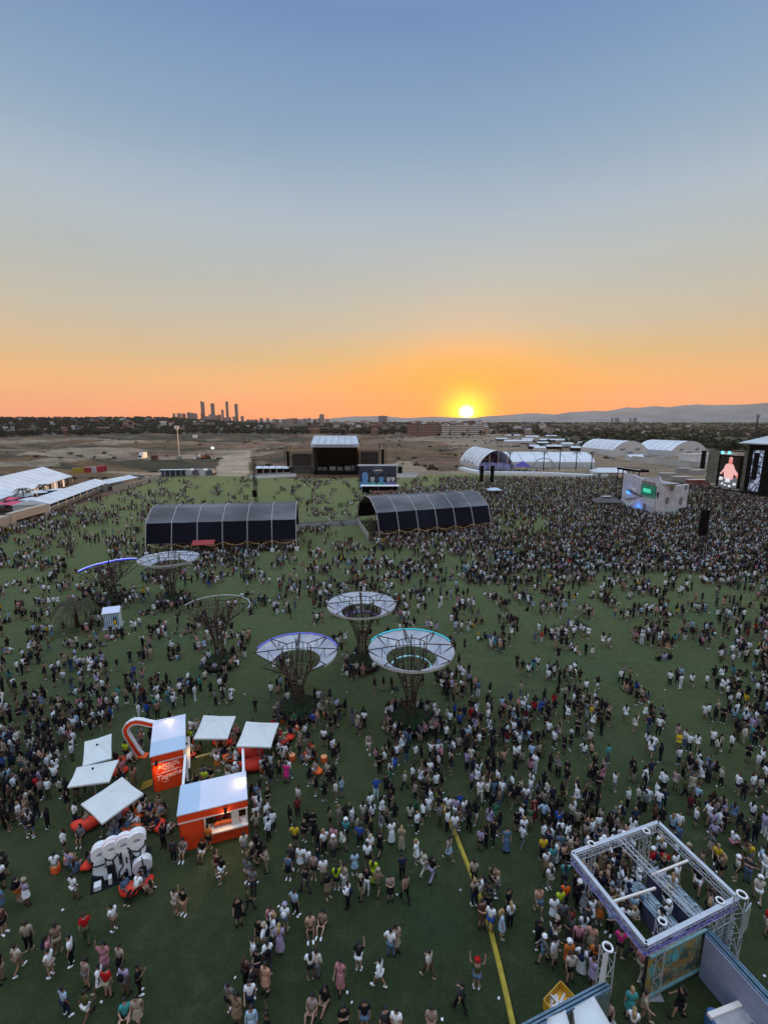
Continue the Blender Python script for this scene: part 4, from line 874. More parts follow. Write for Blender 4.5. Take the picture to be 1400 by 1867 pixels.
# white barrier line behind the dense crowd
for i, (x0, y0, x1, y1, lb) in enumerate([(835, 857, 872, 866, 'left end piece, rising to the arched hall'), (872, 866, 985, 867, 'stretch below the arched hall'), (985, 867, 1080, 872, 'stretch left of the small marquee')]):
    a, b_ = G(x0, y0), G(x1, y1); d = b_ - a; r_ = empty('white_barrier', a, math.atan2(d.y, d.x), 'long white barrier behind the dense crowd, %s' % lb, 'barrier', 'white barriers behind the crowd')
    MB().span(0, d.length, 0, .3, 0, 1.5).build('panel', WHITE, r_); MB().span(0, d.length, .3, 3.5, 1.35, 1.5).build('covered_top', mat('pale_top', (.6, .64, .7), .6), r_)
cl_ = [(1150, 842, 1250, 852, 3.5, 'pale grey block wall'), (1250, 850, 1345, 856, 2.6, 'pale block wall nearer the right stage')]
for x0, y0, x1, y1, hh_, lb in cl_:
    a, b_ = G(x0, y0), G(x1, y1); d = b_ - a; r_ = empty('site_wall', a, math.atan2(d.y, d.x), 'low %s of cabins in front of the hangars' % lb, 'wall'); MB().span(0, d.length, 0, 2.4, 0, hh_).build('wall_panel', mat('dusty_white', (.5, .5, .47), .8, .15, .1), r_); MB().span(-.1, d.length + .1, -.1, 2.5, hh_, hh_ + .15).build('coping', GREYP, r_)
q = empty('white_tent', G(1310, 843), .1, 'white boxy tent block behind the relay screen', 'tent'); MB().span(-22, 12, 0, 8, 0, 5).build('body', TARPW, q); MB().span(-22.2, 12.2, -.2, 8.2, 5, 5.3).build('roof', METALROOF, q)
for i in range(6):
    px, py = [(1238, 862), (1262, 866), (1205, 872), (1228, 879), (1170, 836), (1200, 840)][i]
    q = empty('site_cabin', G(px, py), rnd.uniform(-.1, .3), 'low grey cabin %s behind the rock-like pavilion' % ['left of the earth slope', 'beside the earth slope', 'close', 'closest', 'far', 'far by the hangars'][i], 'cabin', 'grey cabins behind the pavilion'); MB().span(0, 7, 0, 3, 0, 2.2).build('body', GREYP, q); MB().span(-.1, 7.1, -.1, 3.1, 2.2, 2.35).build('roof', ALU, q)
pur = empty('purple_canopy', G(952, 858), 0, 'purple peaked canopy in front of the long low tent', 'canopy')
MB().add([(-4, -3, 2.3), (4, -3, 2.3), (4, 3, 2.3), (-4, 3, 2.3), (0, 0, 5.2)], [(0, 1, 4), (1, 2, 4), (2, 3, 4), (3, 0, 4), (3, 2, 1, 0)]).build('canopy_top', mat('purple_tarp', (.06, .03, .28), .6, .2), pur)
for xx in (-3.8, 3.8):
    for yy in (-2.8, 2.8): MB().bar((xx, yy, 0), (xx, yy, 2.3), .12).build('leg', DARKM, pur)

# ------------------------------------------------------------------ palms
FROND = mat('palm_frond', (.050, .055, .026), .8, .4, 2); DFROND = mat('dry_palm_frond', (.075, .07, .045), .85, .35, 2)
def palm(loc, H_, fl_, lb, n=14, tr=.16, m_=FROND, lean=0, group=None, droop=1.0, wid=.16):
    r_ = empty('palm_tree', loc, rnd.uniform(0, 6), lb, 'palm tree', group); MB().tube([(0, 0, 0), (lean * .3, 0, H_ * .5), (lean, 0, H_)], [tr * 1.4, tr, tr * .9], 8).build('trunk', BARK, r_)
    for k in range(n):
        a_ = k * 2.399; up = .55 + .6 * ((k * 7) % n) / n; b = MB(); pts = []
        for i in range(6):
            t_ = i / 5; rr_ = fl_ * t_; pts.append(Vector((lean + math.cos(a_) * rr_, math.sin(a_) * rr_, H_ + fl_ * (up * t_ - droop * 1.15 * t_ * t_))))
        sd = Vector((-math.sin(a_), math.cos(a_), 0))
        for i in range(5):
            for j in range(4):
                p_ = pts[i].lerp(pts[i + 1], j / 4); t_ = (i + j / 4) / 5; L2 = wid * fl_ * (1.25 - abs(t_ - .4))
                for s in (-1, 1):
                    q_ = p_ + sd * s * L2 + Vector((0, 0, -L2 * .55)) + (pts[i + 1] - pts[i]) * .4; w2 = (pts[i + 1] - pts[i]) * .11
                    b.add([p_ - w2, p_ + w2, q_], [(0, 1, 2)])
        b.tube(pts, .025 * fl_ / 2, 4).build('frond', m_, r_)
    return r_
palm(G(142, 1143), 3.1, 2.7, 'large drooping palm with dark fronds on the left lawn by the striped booth', 30, .22, DFROND, .5, droop=1.05, wid=.12)
palm(G(46, 918), 4.6, 2.6, 'palm in front of the long white tent, near the pink parasols'); palm(G(82, 908), 4.4, 2.4, 'palm by the blue container in front of the long white tent')
for k, px in enumerate((928, 990, 1019, 1049, 1077)): palm(G(px, 857), 9.5 if k != 2 else 11, 2.2, 'slim tall palm in front of the long low tent, %s of five' % ['first from left', 'second from left', 'middle', 'fourth from left', 'last on the right'][k], 9, .25)

# ------------------------------------------------------------------ left side: market tents and entrance wall
a, b_ = G(0, 930), G(133, 882); d = (b_ - a).normalized(); start = a - d * 30; L_ = (b_ - start).length
Ht = 6.6
lt_ = marquee(start, math.atan2(d.y, d.x), L_, 20, 3.2, 7.4, 'very long white tent with a ribbed roof at the left edge of the grounds', TARPW, walls=True)
for k in range(12):
    xx = L_ * (.40 + .048 * k); MB().span(xx, xx + 1.9, -.1, 0, .1, 2.9).build('open_doorway' if k % 2 else 'white_panel', BLACK if k % 2 else WHITE, lt_)
MB().span(0, L_ * .86, .05, .15, 0, 3.1).build('front_wall', TARPG, lt_)
o = G(93, 938); e1 = G(200, 893); d = (e1 - o); marquee(o, math.atan2(d.y, d.x), d.length, 9, 3.0, 4.4, 'white peaked awning over a long food counter, nearer of two in a row', FABRIC, walls=True, name='market_awning')
cn = empty('food_counter', o + Vector((-.6, -.3, 0)), math.atan2(d.y, d.x), 'long food counter with staff under the nearer white awning', 'counter'); MB().span(0, d.length, 1.2, 1.9, 0, 1.1).build('counter_body', BEIGE, cn); MB().span(-.1, d.length, 1.1, 2.0, 1.1, 1.18).build('counter_top', WHITE, cn)
o = G(197, 895); e1 = G(252, 882); d = (e1 - o); marquee(o, math.atan2(d.y, d.x), d.length, 7, 2.7, 3.7, 'white awning, farther of two in a row on the left lawn edge', FABRIC, walls=True, name='market_awning')
def wallrun(x0, y0, x1, y1, hh_, th, m_, lb, nm='boundary_wall', cat='wall'):
    a, b_ = G(x0, y0), G(x1, y1); d = b_ - a; r_ = empty(nm, a, math.atan2(d.y, d.x), lb, cat); MB().span(0, d.length, 0, th, 0, hh_).build('wall_panel', m_, r_); MB().span(-.05, d.length + .05, -.06, th + .06, hh_, hh_ + .15).build('coping', m_, r_); return r_, d.length
wallrun(208, 897, 262, 884, 1.9, .4, BEIGE, 'low beige wall curving behind the far awning, nearer stretch'); wallrun(262, 884, 294, 873, 2.0, .4, BEIGE, 'low beige wall leading to the small domes at the far lawn edge')
# entrance wall with opening
a, b_ = G(24, 965), G(90, 945); d = b_ - a; r_ = empty('entrance_wall', a, math.atan2(d.y, d.x), 'beige entrance wall with a wide low opening on the left edge', 'wall'); Lw = d.length; He = top(24, 965, 937)
MB().span(0, Lw, 0, 1.2, He * .50, He).build('lintel', BEIGE, r_); MB().span(-.1, Lw * .12, -.02, 1.22, 0, He * .51).build('pier', BEIGE, r_); MB().span(Lw * .90, Lw + .1, -.02, 1.22, 0, He * .51).build('pier', BEIGE, r_)
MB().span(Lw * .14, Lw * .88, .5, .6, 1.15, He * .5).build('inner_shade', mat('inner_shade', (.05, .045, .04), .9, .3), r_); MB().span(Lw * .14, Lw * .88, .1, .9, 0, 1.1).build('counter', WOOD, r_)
MB().span(0, Lw, 0, 1.2, He, He + .12).build('coping', mat('coping_sand', (.5, .43, .34), .8), r_)
o2 = r_.location - d.normalized() * 7; q = empty('end_pier', o2, math.atan2(d.y, d.x), 'tall beige block at the left end of the entrance wall', 'wall'); MB().span(0, 6.8, 0, 6, 0, He * .92).build('block', BEIGE, q); MB().span(-.1, 6.6, -.08, .0, He * .60, He * .66).build('dark_line', GREYP, q); MB().span(-.1, 6.6, -.08, .0, He * .75, He * .8).build('dark_line', GREYP, q)
for k, (px, py) in enumerate([(16, 912), (42, 905), (72, 898), (-8, 922), (30, 920), (60, 912)]):
    p_ = G(px, py + 12); q = empty('parasol', p_, k * .3, '%s parasol among the tables behind the entrance wall, %s' % (['pink', 'white', 'white', 'pink', 'pink', 'white'][k], ['left end', 'second', 'by the blue container', 'at the picture border', 'front row left', 'front row right'][k]), 'parasol', 'parasols behind the entrance wall'); s_ = 2.6
    pm_ = mat('pink_parasol', (.62, .07, .14), .7, .15) if k in (0, 3, 4) else FABRIC
    MB().add([(-s_, -s_, 2.4), (s_, -s_, 2.4), (s_, s_, 2.4), (-s_, s_, 2.4), (0, 0, 3.1)], [(0, 1, 4), (1, 2, 4), (2, 3, 4), (3, 0, 4), (3, 2, 1, 0)]).build('canopy_top', pm_, q); MB().tube([(0, 0, 0), (0, 0, 3)], .06, 6).build('pole', ALU, q)
for k, (px, py, c_, nm) in enumerate([(144, 865, (.38, .28, .03), 'yellow'), (157, 864, (.35, .03, .04), 'dark red'), (167, 863, (.5, .5, .5), 'grey'), (174, 862, (.42, .03, .05), 'red'), (181, 861, (.42, .03, .05), 'bright red'), (186, 860, (.30, .02, .04), 'deep red')]):
    q = empty('container', G(px, py), .6, '%s shipping container at the far end of the long white tent' % nm, 'container', 'containers by the long tent'); m_ = mat('container_' + nm.replace(' ', '_'), c_, .6, .15); MB().span(-2.2, 2.4, 0, 2.4, 0, 3.0).build('body', m_, q); MB().span(-2.25, 2.45, -.05, 2.45, 3.0, 3.1).build('roof', m_, q)
    MB().span(2.42, 2.5, .3, 1.1, .1, 2.6).build('door', m_, q); MB().span(2.42, 2.5, 1.3, 2.1, .1, 2.6).build('door', m_, q)
q = empty('container', G(88, 908), .7, 'blue container with a white roof beside a palm', 'container'); MB().span(-1.5, 3, 0, 3, 0, 2.4).build('body', mat('blue_container', (.03, .09, .22), .6), q); MB().span(-1.6, 5, -.1, 3.1, 2.4, 2.6).build('roof', WHITE, q); MB().span(3.1, 5, 0, 3, 0, 2.4).build('white_section', WHITE, q)
for k, (px, py, ang) in enumerate([(99, 934, .6), (20, 967, .4)]):
    q = empty('yellow_bin', G(px + (30 if k == 0 else 0), py), ang, ['yellow tub at the front corner of the nearer awning', 'yellow tub below the left end of the entrance wall'][k], 'bin'); MB().lathe([(.8, 0), (1.0, 1.0), (1.05, 1.05), (.9, 1.0), (.8, .2)], 10).build('tub', mat('yellow_plastic', (.62, .36, .02), .5, .1), q); MB().ring((0, 0, 1.05), 1.02, .06, 12, 4).build('rim', MATS['yellow_plastic'], q)
# small dome tents and cabins at the path
for k in range(4):
    px = 345 + k * 12.5; q = empty('dome_shelter', G(px, 867), .1, '%s at the far lawn edge, %s of four' % ('grey barrel shelter between white ribs', ['leftmost', 'second', 'third', 'nearest the path'][k]), 'shelter', 'barrel shelters at the lawn edge')
    MB().tube([(0, 0, 1.2), (0, 6, 1.2)], 1.75, 14).build('barrel', GTARP if k % 2 else METALROOF, q); MB().add(*(lambda v, f: (v, f))([(math.cos(a_ * .3927) * 2.0, yy, 1.2 + math.sin(a_ * .3927) * 2.0) for yy in (-.1, .4) for a_ in range(9)], [(i, i + 1, i + 10, i + 9) for i in range(8)])).build('white_rib', WHITE, q)
q = empty('canopy_row', G(318, 868), .12, 'dark open stalls with a pale flat roof left of the barrel shelters', 'stall'); MB().span(-7, 6, 0, 4, 2.8, 3.0).build('roof', METALROOF, q); MB().span(-7, 6, 3.8, 4, 0, 2.8).build('back_panel', mat('blue_container', (.03, .09, .22), .6), q)
for k in range(6): MB().bar((-6.8 + k * 2.5, .1, 0), (-6.8 + k * 2.5, .1, 2.8), .14).build('post', WHITE, q)
# field objects: masts, truck, machinery
for px, py, yt, lb in [(328, 840, 781, 'tall pale lighting mast on the left field'), (359, 835, 797, 'shorter dark lighting mast beside a white cabin')]:
    g_ = G(px, py); z = hz(g_.x, g_.y); q = empty('light_mast', (g_.x, g_.y, z), 0, lb, 'lighting mast'); zt = top(px, py, yt) - z; MB().tube([(0, 0, 0), (0, 0, zt)], [.3, .18], 6).build('pole', ALU if px < 340 else DARKM, q)
    for s in (-1, 1): MB().box((s * .9, -.3, zt + .6), (1.3, .4, 2.2)).build('floodlight', WHITE, q)
    MB().box((0, 0, .9), (4.5, 2, 1.8)).build('base_cabin', WHITE if px > 340 else GREYP, q)
g_ = G(389, 832); z = hz(g_.x, g_.y); q = empty('light_mast', (g_.x, g_.y, z), 0, 'small mast with one bright white lamp on the left field', 'lighting mast'); zt = 8; MB().tube([(0, 0, 0), (0, 0, zt)], .15, 6).build('pole', DARKM, q); MB().ball((0, 0, zt + .4), (1.3, .8, .9), 8, 5).build('lamp_head', mat('lit_lamp', (1, 1, 1), .5, 0, emit=(1, 1, 1), es=1.5), q)
g_ = G(257, 846); z = hz(g_.x, g_.y); q = empty('box_truck', (g_.x, g_.y, z), .1, 'white box truck seen from the front on the track of the left field', 'truck'); MB().span(-1.3, 1.3, 2, 8, .8, 4.4).build('cargo_box', WHITE, q); MB().span(-1.2, 1.2, 0, 1.9, .6, 2.9).build('cab', WHITE, q); MB().span(-1.05, 1.05, -.04, 0, 1.8, 2.7).build('windscreen', WINP, q)
for xx in (-1.1, 1.1):
    for yy in (1, 6.5): MB().tube([(xx - .15, yy, .5), (xx + .15, yy, .5)], .5, 10).build('wheel', BLACK, q)
g_ = G(281, 846); q = empty('container', (g_.x, g_.y, hz(g_.x, g_.y)), 0, 'small dark brown cabin right of the white box truck', 'container'); MB().span(-1.6, 1.6, 0, 3, 0, 2.8).build('body', mat('brown_cabin', (.12, .05, .03), .8), q); MB().span(-1.7, 1.7, -.1, 3.1, 2.8, 2.95).build('roof', DARKM, q)
for k, (px, c_, nm) in enumerate([(365, (.5, .5, .5), 'white'), (373, (.45, .10, .04), 'orange'), (379, (.15, .03, .02), 'dark')]):
    g_ = G(px, 837); q = empty('excavator', (g_.x, g_.y, hz(g_.x, g_.y)), k * .4, '%s digger parked by the lighting mast on the left field' % nm, 'excavator', 'diggers on the left field'); m_ = mat('digger_' + nm, c_, .6)
    MB().span(-1.6, 1.6, -1.2, 1.2, 1.0, 2.2).build('body', m_, q); MB().span(-1.4, -.2, -1, 1, 2.2, 3.4).build('cab', m_, q); MB().tube([(.8, 0, 2), (2.6, 0, 4), (4, 0, 1.6)], .25, 5).build('boom', m_, q)
    for s in (-1, 1): MB().span(-1.9, 1.9, s * 1.3 - .3, s * 1.3 + .3, 0, 1.0).build('track', BLACK, q)

# ------------------------------------------------------------------ cars
GLASSC = mat('car_glass', (.015, .018, .022), .1, 0); CARC = {n_: mat('car_' + n_, c_, .3, 0) for n_, c_ in dict(white=(.75, .75, .75), silver=(.42, .43, .45), black=(.02, .02, .022), red=(.28, .03, .02), blue=(.04, .08, .2)).items()}
TYRE = mat('tyre', (.02, .02, .02), .9, 0); cars = {}
def car(px, py, ang, col, lb, grp, van=False):
    g_ = G(px, py); loc = (g_.x, g_.y, hz(g_.x, g_.y)); key = (col, van)
    if key in cars: return copy_tree(cars[key], loc, ang, lb, grp)
    r_ = empty('parked_van' if van else 'parked_car', loc, ang, lb, 'van' if van else 'car', grp); hh_ = 1.0 if van else .65
    MB().prism([(-2.2, -.9, .3), (-2.2, -.9, .9), (-2.1, -.9, 1.0), (1.0, -.9, 1.0), (2.0, -.9, .85), (2.2, -.9, .6), (2.2, -.9, .3)], (0, 1.8, 0)).build('body', CARC[col], r_)
    MB().add([(-2.0, -.85, 1.0), (1.0, -.85, 1.0), (1.0, .85, 1.0), (-2.0, .85, 1.0), (-1.6, -.7, 1.0 + hh_), (.2, -.7, 1.0 + hh_), (.2, .7, 1.0 + hh_), (-1.6, .7, 1.0 + hh_)], [(0, 1, 5, 4), (1, 2, 6, 5), (2, 3, 7, 6), (3, 0, 4, 7)]).build('windows', GLASSC, r_)
    MB().span(-1.62, .22, -.72, .72, 1.0 + hh_, 1.06 + hh_).build('roof', CARC[col], r_)
    for xx in (-1.35, 1.4):
        for s in (-1, 1): MB().tube([(xx, s * .8, .34), (xx, s * .95, .34)], .34, 8).build('wheel', TYRE, r_)
    cars[key] = r_; return r_
cols = ['white', 'silver', 'white', 'black', 'silver', 'white', 'red', 'blue', 'black']
def lot(x0, y0, x1, y1, n, where):
    for i in range(n):
        t_ = (i + .5 * rnd.random()) / n; k = rnd.choice(cols); car(x0 + (x1 - x0) * t_ + rnd.uniform(-.6, .6), y0 + (y1 - y0) * t_ + rnd.uniform(-.15, .15), rnd.choice([1.5, 1.6, .1]), k, '%s car parked in the %s' % (k, where), 'cars parked in the ' + where)
lot(745, 799.5, 800, 800, 14, 'row in front of the brick apartment block'); lot(790, 802, 880, 803, 22, 'row under the white apartment block'); lot(830, 799, 930, 800, 22, 'farthest row below the sun'); lot(860, 806, 960, 806, 20, 'middle row of the dusty car park')
lot(905, 802, 1000, 803, 20, 'back row of the dusty car park'); lot(900, 815, 975, 814, 14, 'front row of the dusty car park'); lot(950, 810, 1060, 811, 22, 'row left of the hangars'); lot(985, 816, 1050, 817, 16, 'near row left of the hangars'); lot(880, 809, 960, 810, 22, 'second row of the dusty car park'); lot(905, 798, 1000, 798.5, 24, 'row by the work tents'); lot(965, 813, 1052, 813, 20, 'row between the work tents')
for (px, py, k, lb) in [(803, 821, 'black', 'black car alone on the brown field, left one of a pair'), (811, 820, 'silver', 'silver car alone on the brown field, right one of a pair'), (822, 819, 'white', 'white car at the edge of the brown field near the arched hall'), (829, 818, 'white', 'second white car near the edge of the brown field'), (784, 813, 'black', 'dark car on the middle track of the brown field'), (760, 849, 'black', 'dark car behind the low wall near the crowd'), (252, 871, 'white', 'white car behind the far white awning'), (262, 873, 'silver', 'silver car beside the beige wall behind the awning'), (1012, 826, 'black', 'dark car behind the long low tent'), (1105, 836, 'black', 'dark car in front of the left hangar'), (1118, 838, 'silver', 'silver car in front of the hangars')]: car(px, py, rnd.uniform(0, .5), k, lb, 'single cars around the grounds')
for k, (px, py, w_) in enumerate([(915, 804, 16), (962, 805, 14), (990, 812, 12), (1025, 806, 18), (975, 819, 9), (1062, 812, 9), (935, 797, 26), (970, 799, 20), (1005, 798, 18), (945, 808, 34), (1000, 806, 22), (1035, 814, 12), (1010, 819, 14), (985, 822, 10), (1050, 822, 8), (1160, 840, 10)]):
    q = empty('site_tent', (*G(px, py).xy, 0), rnd.uniform(-.1, .1), '%s white work tent in the dusty car park, %s' % (['long', 'low', 'small', 'broad', 'wide'][k % 5], ['back row', 'middle', 'front'][k % 3]), 'tent', 'work tents in the car park')
    MB().add([(-w_ / 2, 0, 2.6), (w_ / 2, 0, 2.6), (w_ / 2, 6, 2.6), (-w_ / 2, 6, 2.6), (-w_ / 2, 3, 4), (w_ / 2, 3, 4)], [(0, 1, 5, 4), (2, 3, 4, 5), (1, 2, 5), (3, 0, 4)]).build('roof', TARPW, q); MB().span(-w_ / 2 + .1, w_ / 2 - .1, .1, 5.9, 0, 2.6).build('wall', TARPG if k % 2 else BLACK, q)
gsv = G(775, 857); q = car(788, 857, .2, 'black', 'dark van parked behind the thin crowd right of the mural tower', 'single cars around the grounds', True); q.scale = (1.4, 1.4, 1.6)
q = empty('toilet_hut', G(735, 871), 0, 'white low cabin with a dark green figure on top, right of the mural tower', 'cabin'); MB().span(-3, 7, 0, 2.5, 0, 2.0).build('body', WHITE, q); MB().span(-3.1, 7.1, -.1, 2.6, 2.0, 2.1).build('roof', GREYP, q); MB().box((-1.5, 1, 3.6), (2, 2, 3)).build('dark_unit', BLACK, q); MB().box((-1.5, 1, 5.6), (1.6, .6, 1.2)).build('pale_top', mat('pale_green', (.35, .5, .38), .7), q)
# ------------------------------------------------------------------ funnel-shaped steel trees
m = bpy.data.materials.new('translucent_panel'); m.use_nodes = True; t = m.node_tree; b = t.nodes['Principled BSDF']
b.inputs['Roughness'].default_value = .35
tcn = t.nodes.new('ShaderNodeTexCoord'); nzn = t.nodes.new('ShaderNodeTexNoise'); nzn.inputs['Scale'].default_value = .7; nzn.inputs['Detail'].default_value = 5; t.links.new(tcn.outputs['Object'], nzn.inputs['Vector'])
k = t.nodes.new('ShaderNodeValToRGB'); k.color_ramp.elements[0].position = .35; k.color_ramp.elements[0].color = (.50, .52, .60, 1); k.color_ramp.elements[1].position = .65; k.color_ramp.elements[1].color = (.72, .73, .76, 1)
t.links.new(nzn.outputs[0], k.inputs[0]); t.links.new(k.outputs[0], b.inputs['Base Color'])
tr = t.nodes.new('ShaderNodeBsdfTranslucent'); t.links.new(k.outputs[0], tr.inputs[0]); ms = t.nodes.new('ShaderNodeMixShader'); ms.inputs[0].default_value = .3
t.links.new(b.outputs[0], ms.inputs[1]); t.links.new(tr.outputs[0], ms.inputs[2]); t.links.new(ms.outputs[0], t.nodes['Material Output'].inputs[0]); PANEL = m
HEDGE = mat('hedge_leaves', (.018, .028, .012), .95, .5, 3, bump=.8); SOIL = mat('planter_dark', (.03, .025, .02), .9, .3)
def light_tree(bx, by, rimx, rimy, wpx, lb, panels=range(8), rim=None, inner=None, tilt=(0, 0), planter=True, frame_only=False, rot=0.2, plb=''):
    g_ = G(bx, by); Hh = top(bx, by, rimy); a_, b_, c_ = ray(rimx, rimy); depth = g_.y * math.cos(PITCH) + (CH - Hh) * math.sin(PITCH); Ro = wpx / 2 * depth / F; Ri = Ro * .585
    r_ = empty('light_tree', g_, 0, lb, 'light tree'); zt = Hh; zi = Hh - Ro * .22
    def tp(p): return Vector((p[0], p[1], p[2] + tilt[0] * p[0] + tilt[1] * p[1]))
    tk = MB(); rb_ = Ro * .15
    for k in range(9):                                  # bundle of bent tubes
        t_ = k * 2 * math.pi / 9; c1, s1 = math.cos(t_), math.sin(t_)
        tk.tube([tp((c1 * rb_ * 1.25, s1 * rb_ * 1.25, 0)) if False else Vector((c1 * rb_ * 1.3, s1 * rb_ * 1.3, 0)), Vector((c1 * rb_ * .8, s1 * rb_ * .8, Hh * .22)), Vector((c1 * rb_ * .85, s1 * rb_ * .85, Hh * .42)), Vector((c1 * Ro * .22, s1 * Ro * .22, Hh * .58)), tp((c1 * Ro * .36, s1 * Ro * .36, Hh * .76)), tp((c1 * Ro * .42, s1 * Ro * .42, zi + .1))], .055, 6)
    for z, rr_ in ((Hh * .22, .8), (Hh * .42, .85)): tk.ring((0, 0, z), rb_ * rr_, .04, 12, 4)
    for z, rr_ in ((.50, .19), (.58, .22), (.64, .27), (.70, .31), (.76, .36)): tk.ring((0, 0, Hh * z), Ro * rr_, .03, 16, 4)
    tk.build('trunk', RUST, r_)
    cg = MB(); Rc = Ro * .36; n = 16; z0, z1 = zi - Ro * .22, zt + Ro * .10
    for k in range(n):
        t_ = rot + k * 2 * math.pi / n; p0 = tp((Rc * math.cos(t_), Rc * math.sin(t_), z0)); p1 = tp((Rc * math.cos(t_), Rc * math.sin(t_), z1)); cg.tube([p0, p1], .028, 4)
        t2 = rot + (k + 1) * 2 * math.pi / n; q0 = tp((Rc * math.cos(t2), Rc * math.sin(t2), z0)); q1 = tp((Rc * math.cos(t2), Rc * math.sin(t2), z1))
        cg.tube([p1, q1], .045, 4); cg.tube([p0, q0], .035, 4)
        if k % 2: cg.tube([p0, q1], .02, 3)
    cg.tube([(0, 0, Hh * .5), tp((0, 0, z1 + .9))], .06, 6)
    for k in range(4): t_ = rot + k * math.pi / 2; cg.tube([tp((0, 0, z1)), tp((Rc * math.cos(t_), Rc * math.sin(t_), z1))], .03, 4)
    cg.build('cage', RUST, r_)
    for k in range(8):                                  # triangular brackets
        t_ = rot + k * math.pi / 4; c1, s1 = math.cos(t_), math.sin(t_); b = MB()
        A = tp((Rc * c1, Rc * s1, z1)); B = tp((Ro * 1.03 * c1, Ro * 1.03 * s1, zt + .12)); Cc_ = tp((Rc * c1, Rc * s1, z0)); 
        b.tube([A, B], .05, 5); b.tube([Cc_, B], .05, 5); b.tube([A.lerp(B, .5), Cc_.lerp(B, .5)], .025, 4); b.tube([A.lerp(B, .5), Cc_.lerp(B, .12)], .025, 4); b.build('bracket', RUST, r_)
    if not frame_only:
        for k in panels:
            V = []; m_ = 6
            for i in range(m_ + 1):
                t_ = rot + (k + i / m_) * math.pi / 4
                for j in range(4):
                    q = j / 3; rr_ = Ri + (Ro - Ri) * q; z = zi + (zt - zi) * q ** 1.3 - .05 * math.sin(math.pi * i / m_) * math.sin(math.pi * q); V.append(tp((rr_ * math.cos(t_), rr_ * math.sin(t_), z)))
            Fs = [(i * 4 + j, i * 4 + j + 4, i * 4 + j + 5, i * 4 + j + 1) for i in range(m_) for j in range(3)]; o_ = len(V)
            V2 = V + [p_ - Vector((0, 0, .03)) for p_ in V]; Fs += [tuple(q + o_ for q in f[::-1]) for f in Fs]
            MB().add(V2, Fs).build('canopy_panel', PANEL, r_, smooth=True)
        # turned-down valance on the near side
        V = []; Fs = []
        pts_ = [rot + (k + i / 4) * math.pi / 4 for k in panels for i in range(5)]
        for k in panels:
            o_ = len(V)
            for i in range(5):
                t_ = rot + (k + i / 4) * math.pi / 4
                V += [tp((Ro * math.cos(t_), Ro * math.sin(t_), zt + .01)), tp((Ro * .985 * math.cos(t_), Ro * .985 * math.sin(t_), zt - .24))]
            Fs += [(o_ + 2 * i, o_ + 2 * i + 2, o_ + 2 * i + 3, o_ + 2 * i + 1) for i in range(4)]
        MB().add(V, Fs).build('valance', FABRIC, r_, smooth=True)
    if rim:
        n, c_, s_, a0, a1, own = rim
        o = MB(); pts = [tp((Ro * 1.01 * math.cos(a0 + (a1 - a0) * i / 40), Ro * 1.01 * math.sin(a0 + (a1 - a0) * i / 40), zt + .1)) for i in range(41)]; o.tube(pts, own, 6).build('rim_light', mat('glow_' + n, c_, .5, 0, emit=c_, es=s_), r_)
        if n == 'blue': MB().tube([p_ + Vector((0, 0, .09)) for p_ in pts], .05, 5).build('rim_light_core', mat('glow_core', (.6, .7, 1), .5, 0, emit=(.7, .8, 1), es=.7), r_)
    if inner:
        n, c_, s_ = inner; MB().ring((0, 0, zt - Ro * .42), Ro * .46, .05, 40, 5, -.1, math.pi * 1.03).build('inner_light', mat('glow_' + n, c_, .5, 0, emit=c_, es=s_), r_)
    if planter:
        pl = empty('round_planter', g_, 0, plb, 'planter'); Rp = Ro * .50
        MB().lathe([(Rp, 0), (Rp, .5), (Rp + .25, .52), (Rp + .25, .62), (Rp - .25, .62), (Rp - .3, .5)], 20, caps=False).build('bench_rim', SOIL, pl)
        def hf(p): q = 1 + .14 * math.sin(7 * p.x + 3 * p.y) * math.cos(6 * p.y + 5 * p.z); return p * q
        MB().ball((0, 0, .5), (Rp * .95, Rp * .95, .55), 22, 8, hf).build('hedge', HEDGE, pl, smooth=False)
    return r_
PI = math.pi
light_tree(748, 1322, 750, 1183, 156, 'nearest steel funnel tree with a full white canopy and a cyan lit rim', rim=('cyan', (.03, .42, .55), .5, .35, PI - .35, .06), inner=('cyan_white', (.3, .65, .8), .6), rot=.13, plb='round dark planter crowded with seated people under the cyan-rimmed tree')
light_tree(660, 1215, 660, 1101, 125, 'steel funnel tree with full white canopy and no lit rim, the middle of three', rot=.1, inner=('dim_violet', (.10, .10, .35), .8), plb='round hedge planter under the middle white canopy')
light_tree(545, 1300, 545, 1189, 147, 'steel funnel tree missing its front canopy panels, with violet-blue rim', panels=[0, 1, 2, 3, 7], rim=('violet', (.10, .12, .60), .5, .25, PI - .15, .055), rot=.10, plb='round hedge planter beside the white parasols with orange stools')
light_tree(402, 1213, 400, 1108, 118, 'bare steel funnel tree without canopy, thin white rim arc', frame_only=True, rim=('white', (.32, .36, .40), .25, -.1, PI - .1, .045), rot=.25, plb='round planter with seated people under the bare steel tree')
light_tree(316, 1098, 315, 1017, 105, 'far steel funnel tree with a low white canopy, beside the left shade hall', rot=.2, tilt=(0, -.03), plb='round planter under the far white canopy')
light_tree(207, 1096, 199, 1036, 104, 'far left steel funnel tree without canopy, glowing deep blue rim', frame_only=True, rim=('blue', (.02, .03, .55), 1.2, .1, PI + .15, .10), rot=.3, tilt=(.10, 0), plb='round planter behind the striped booth')

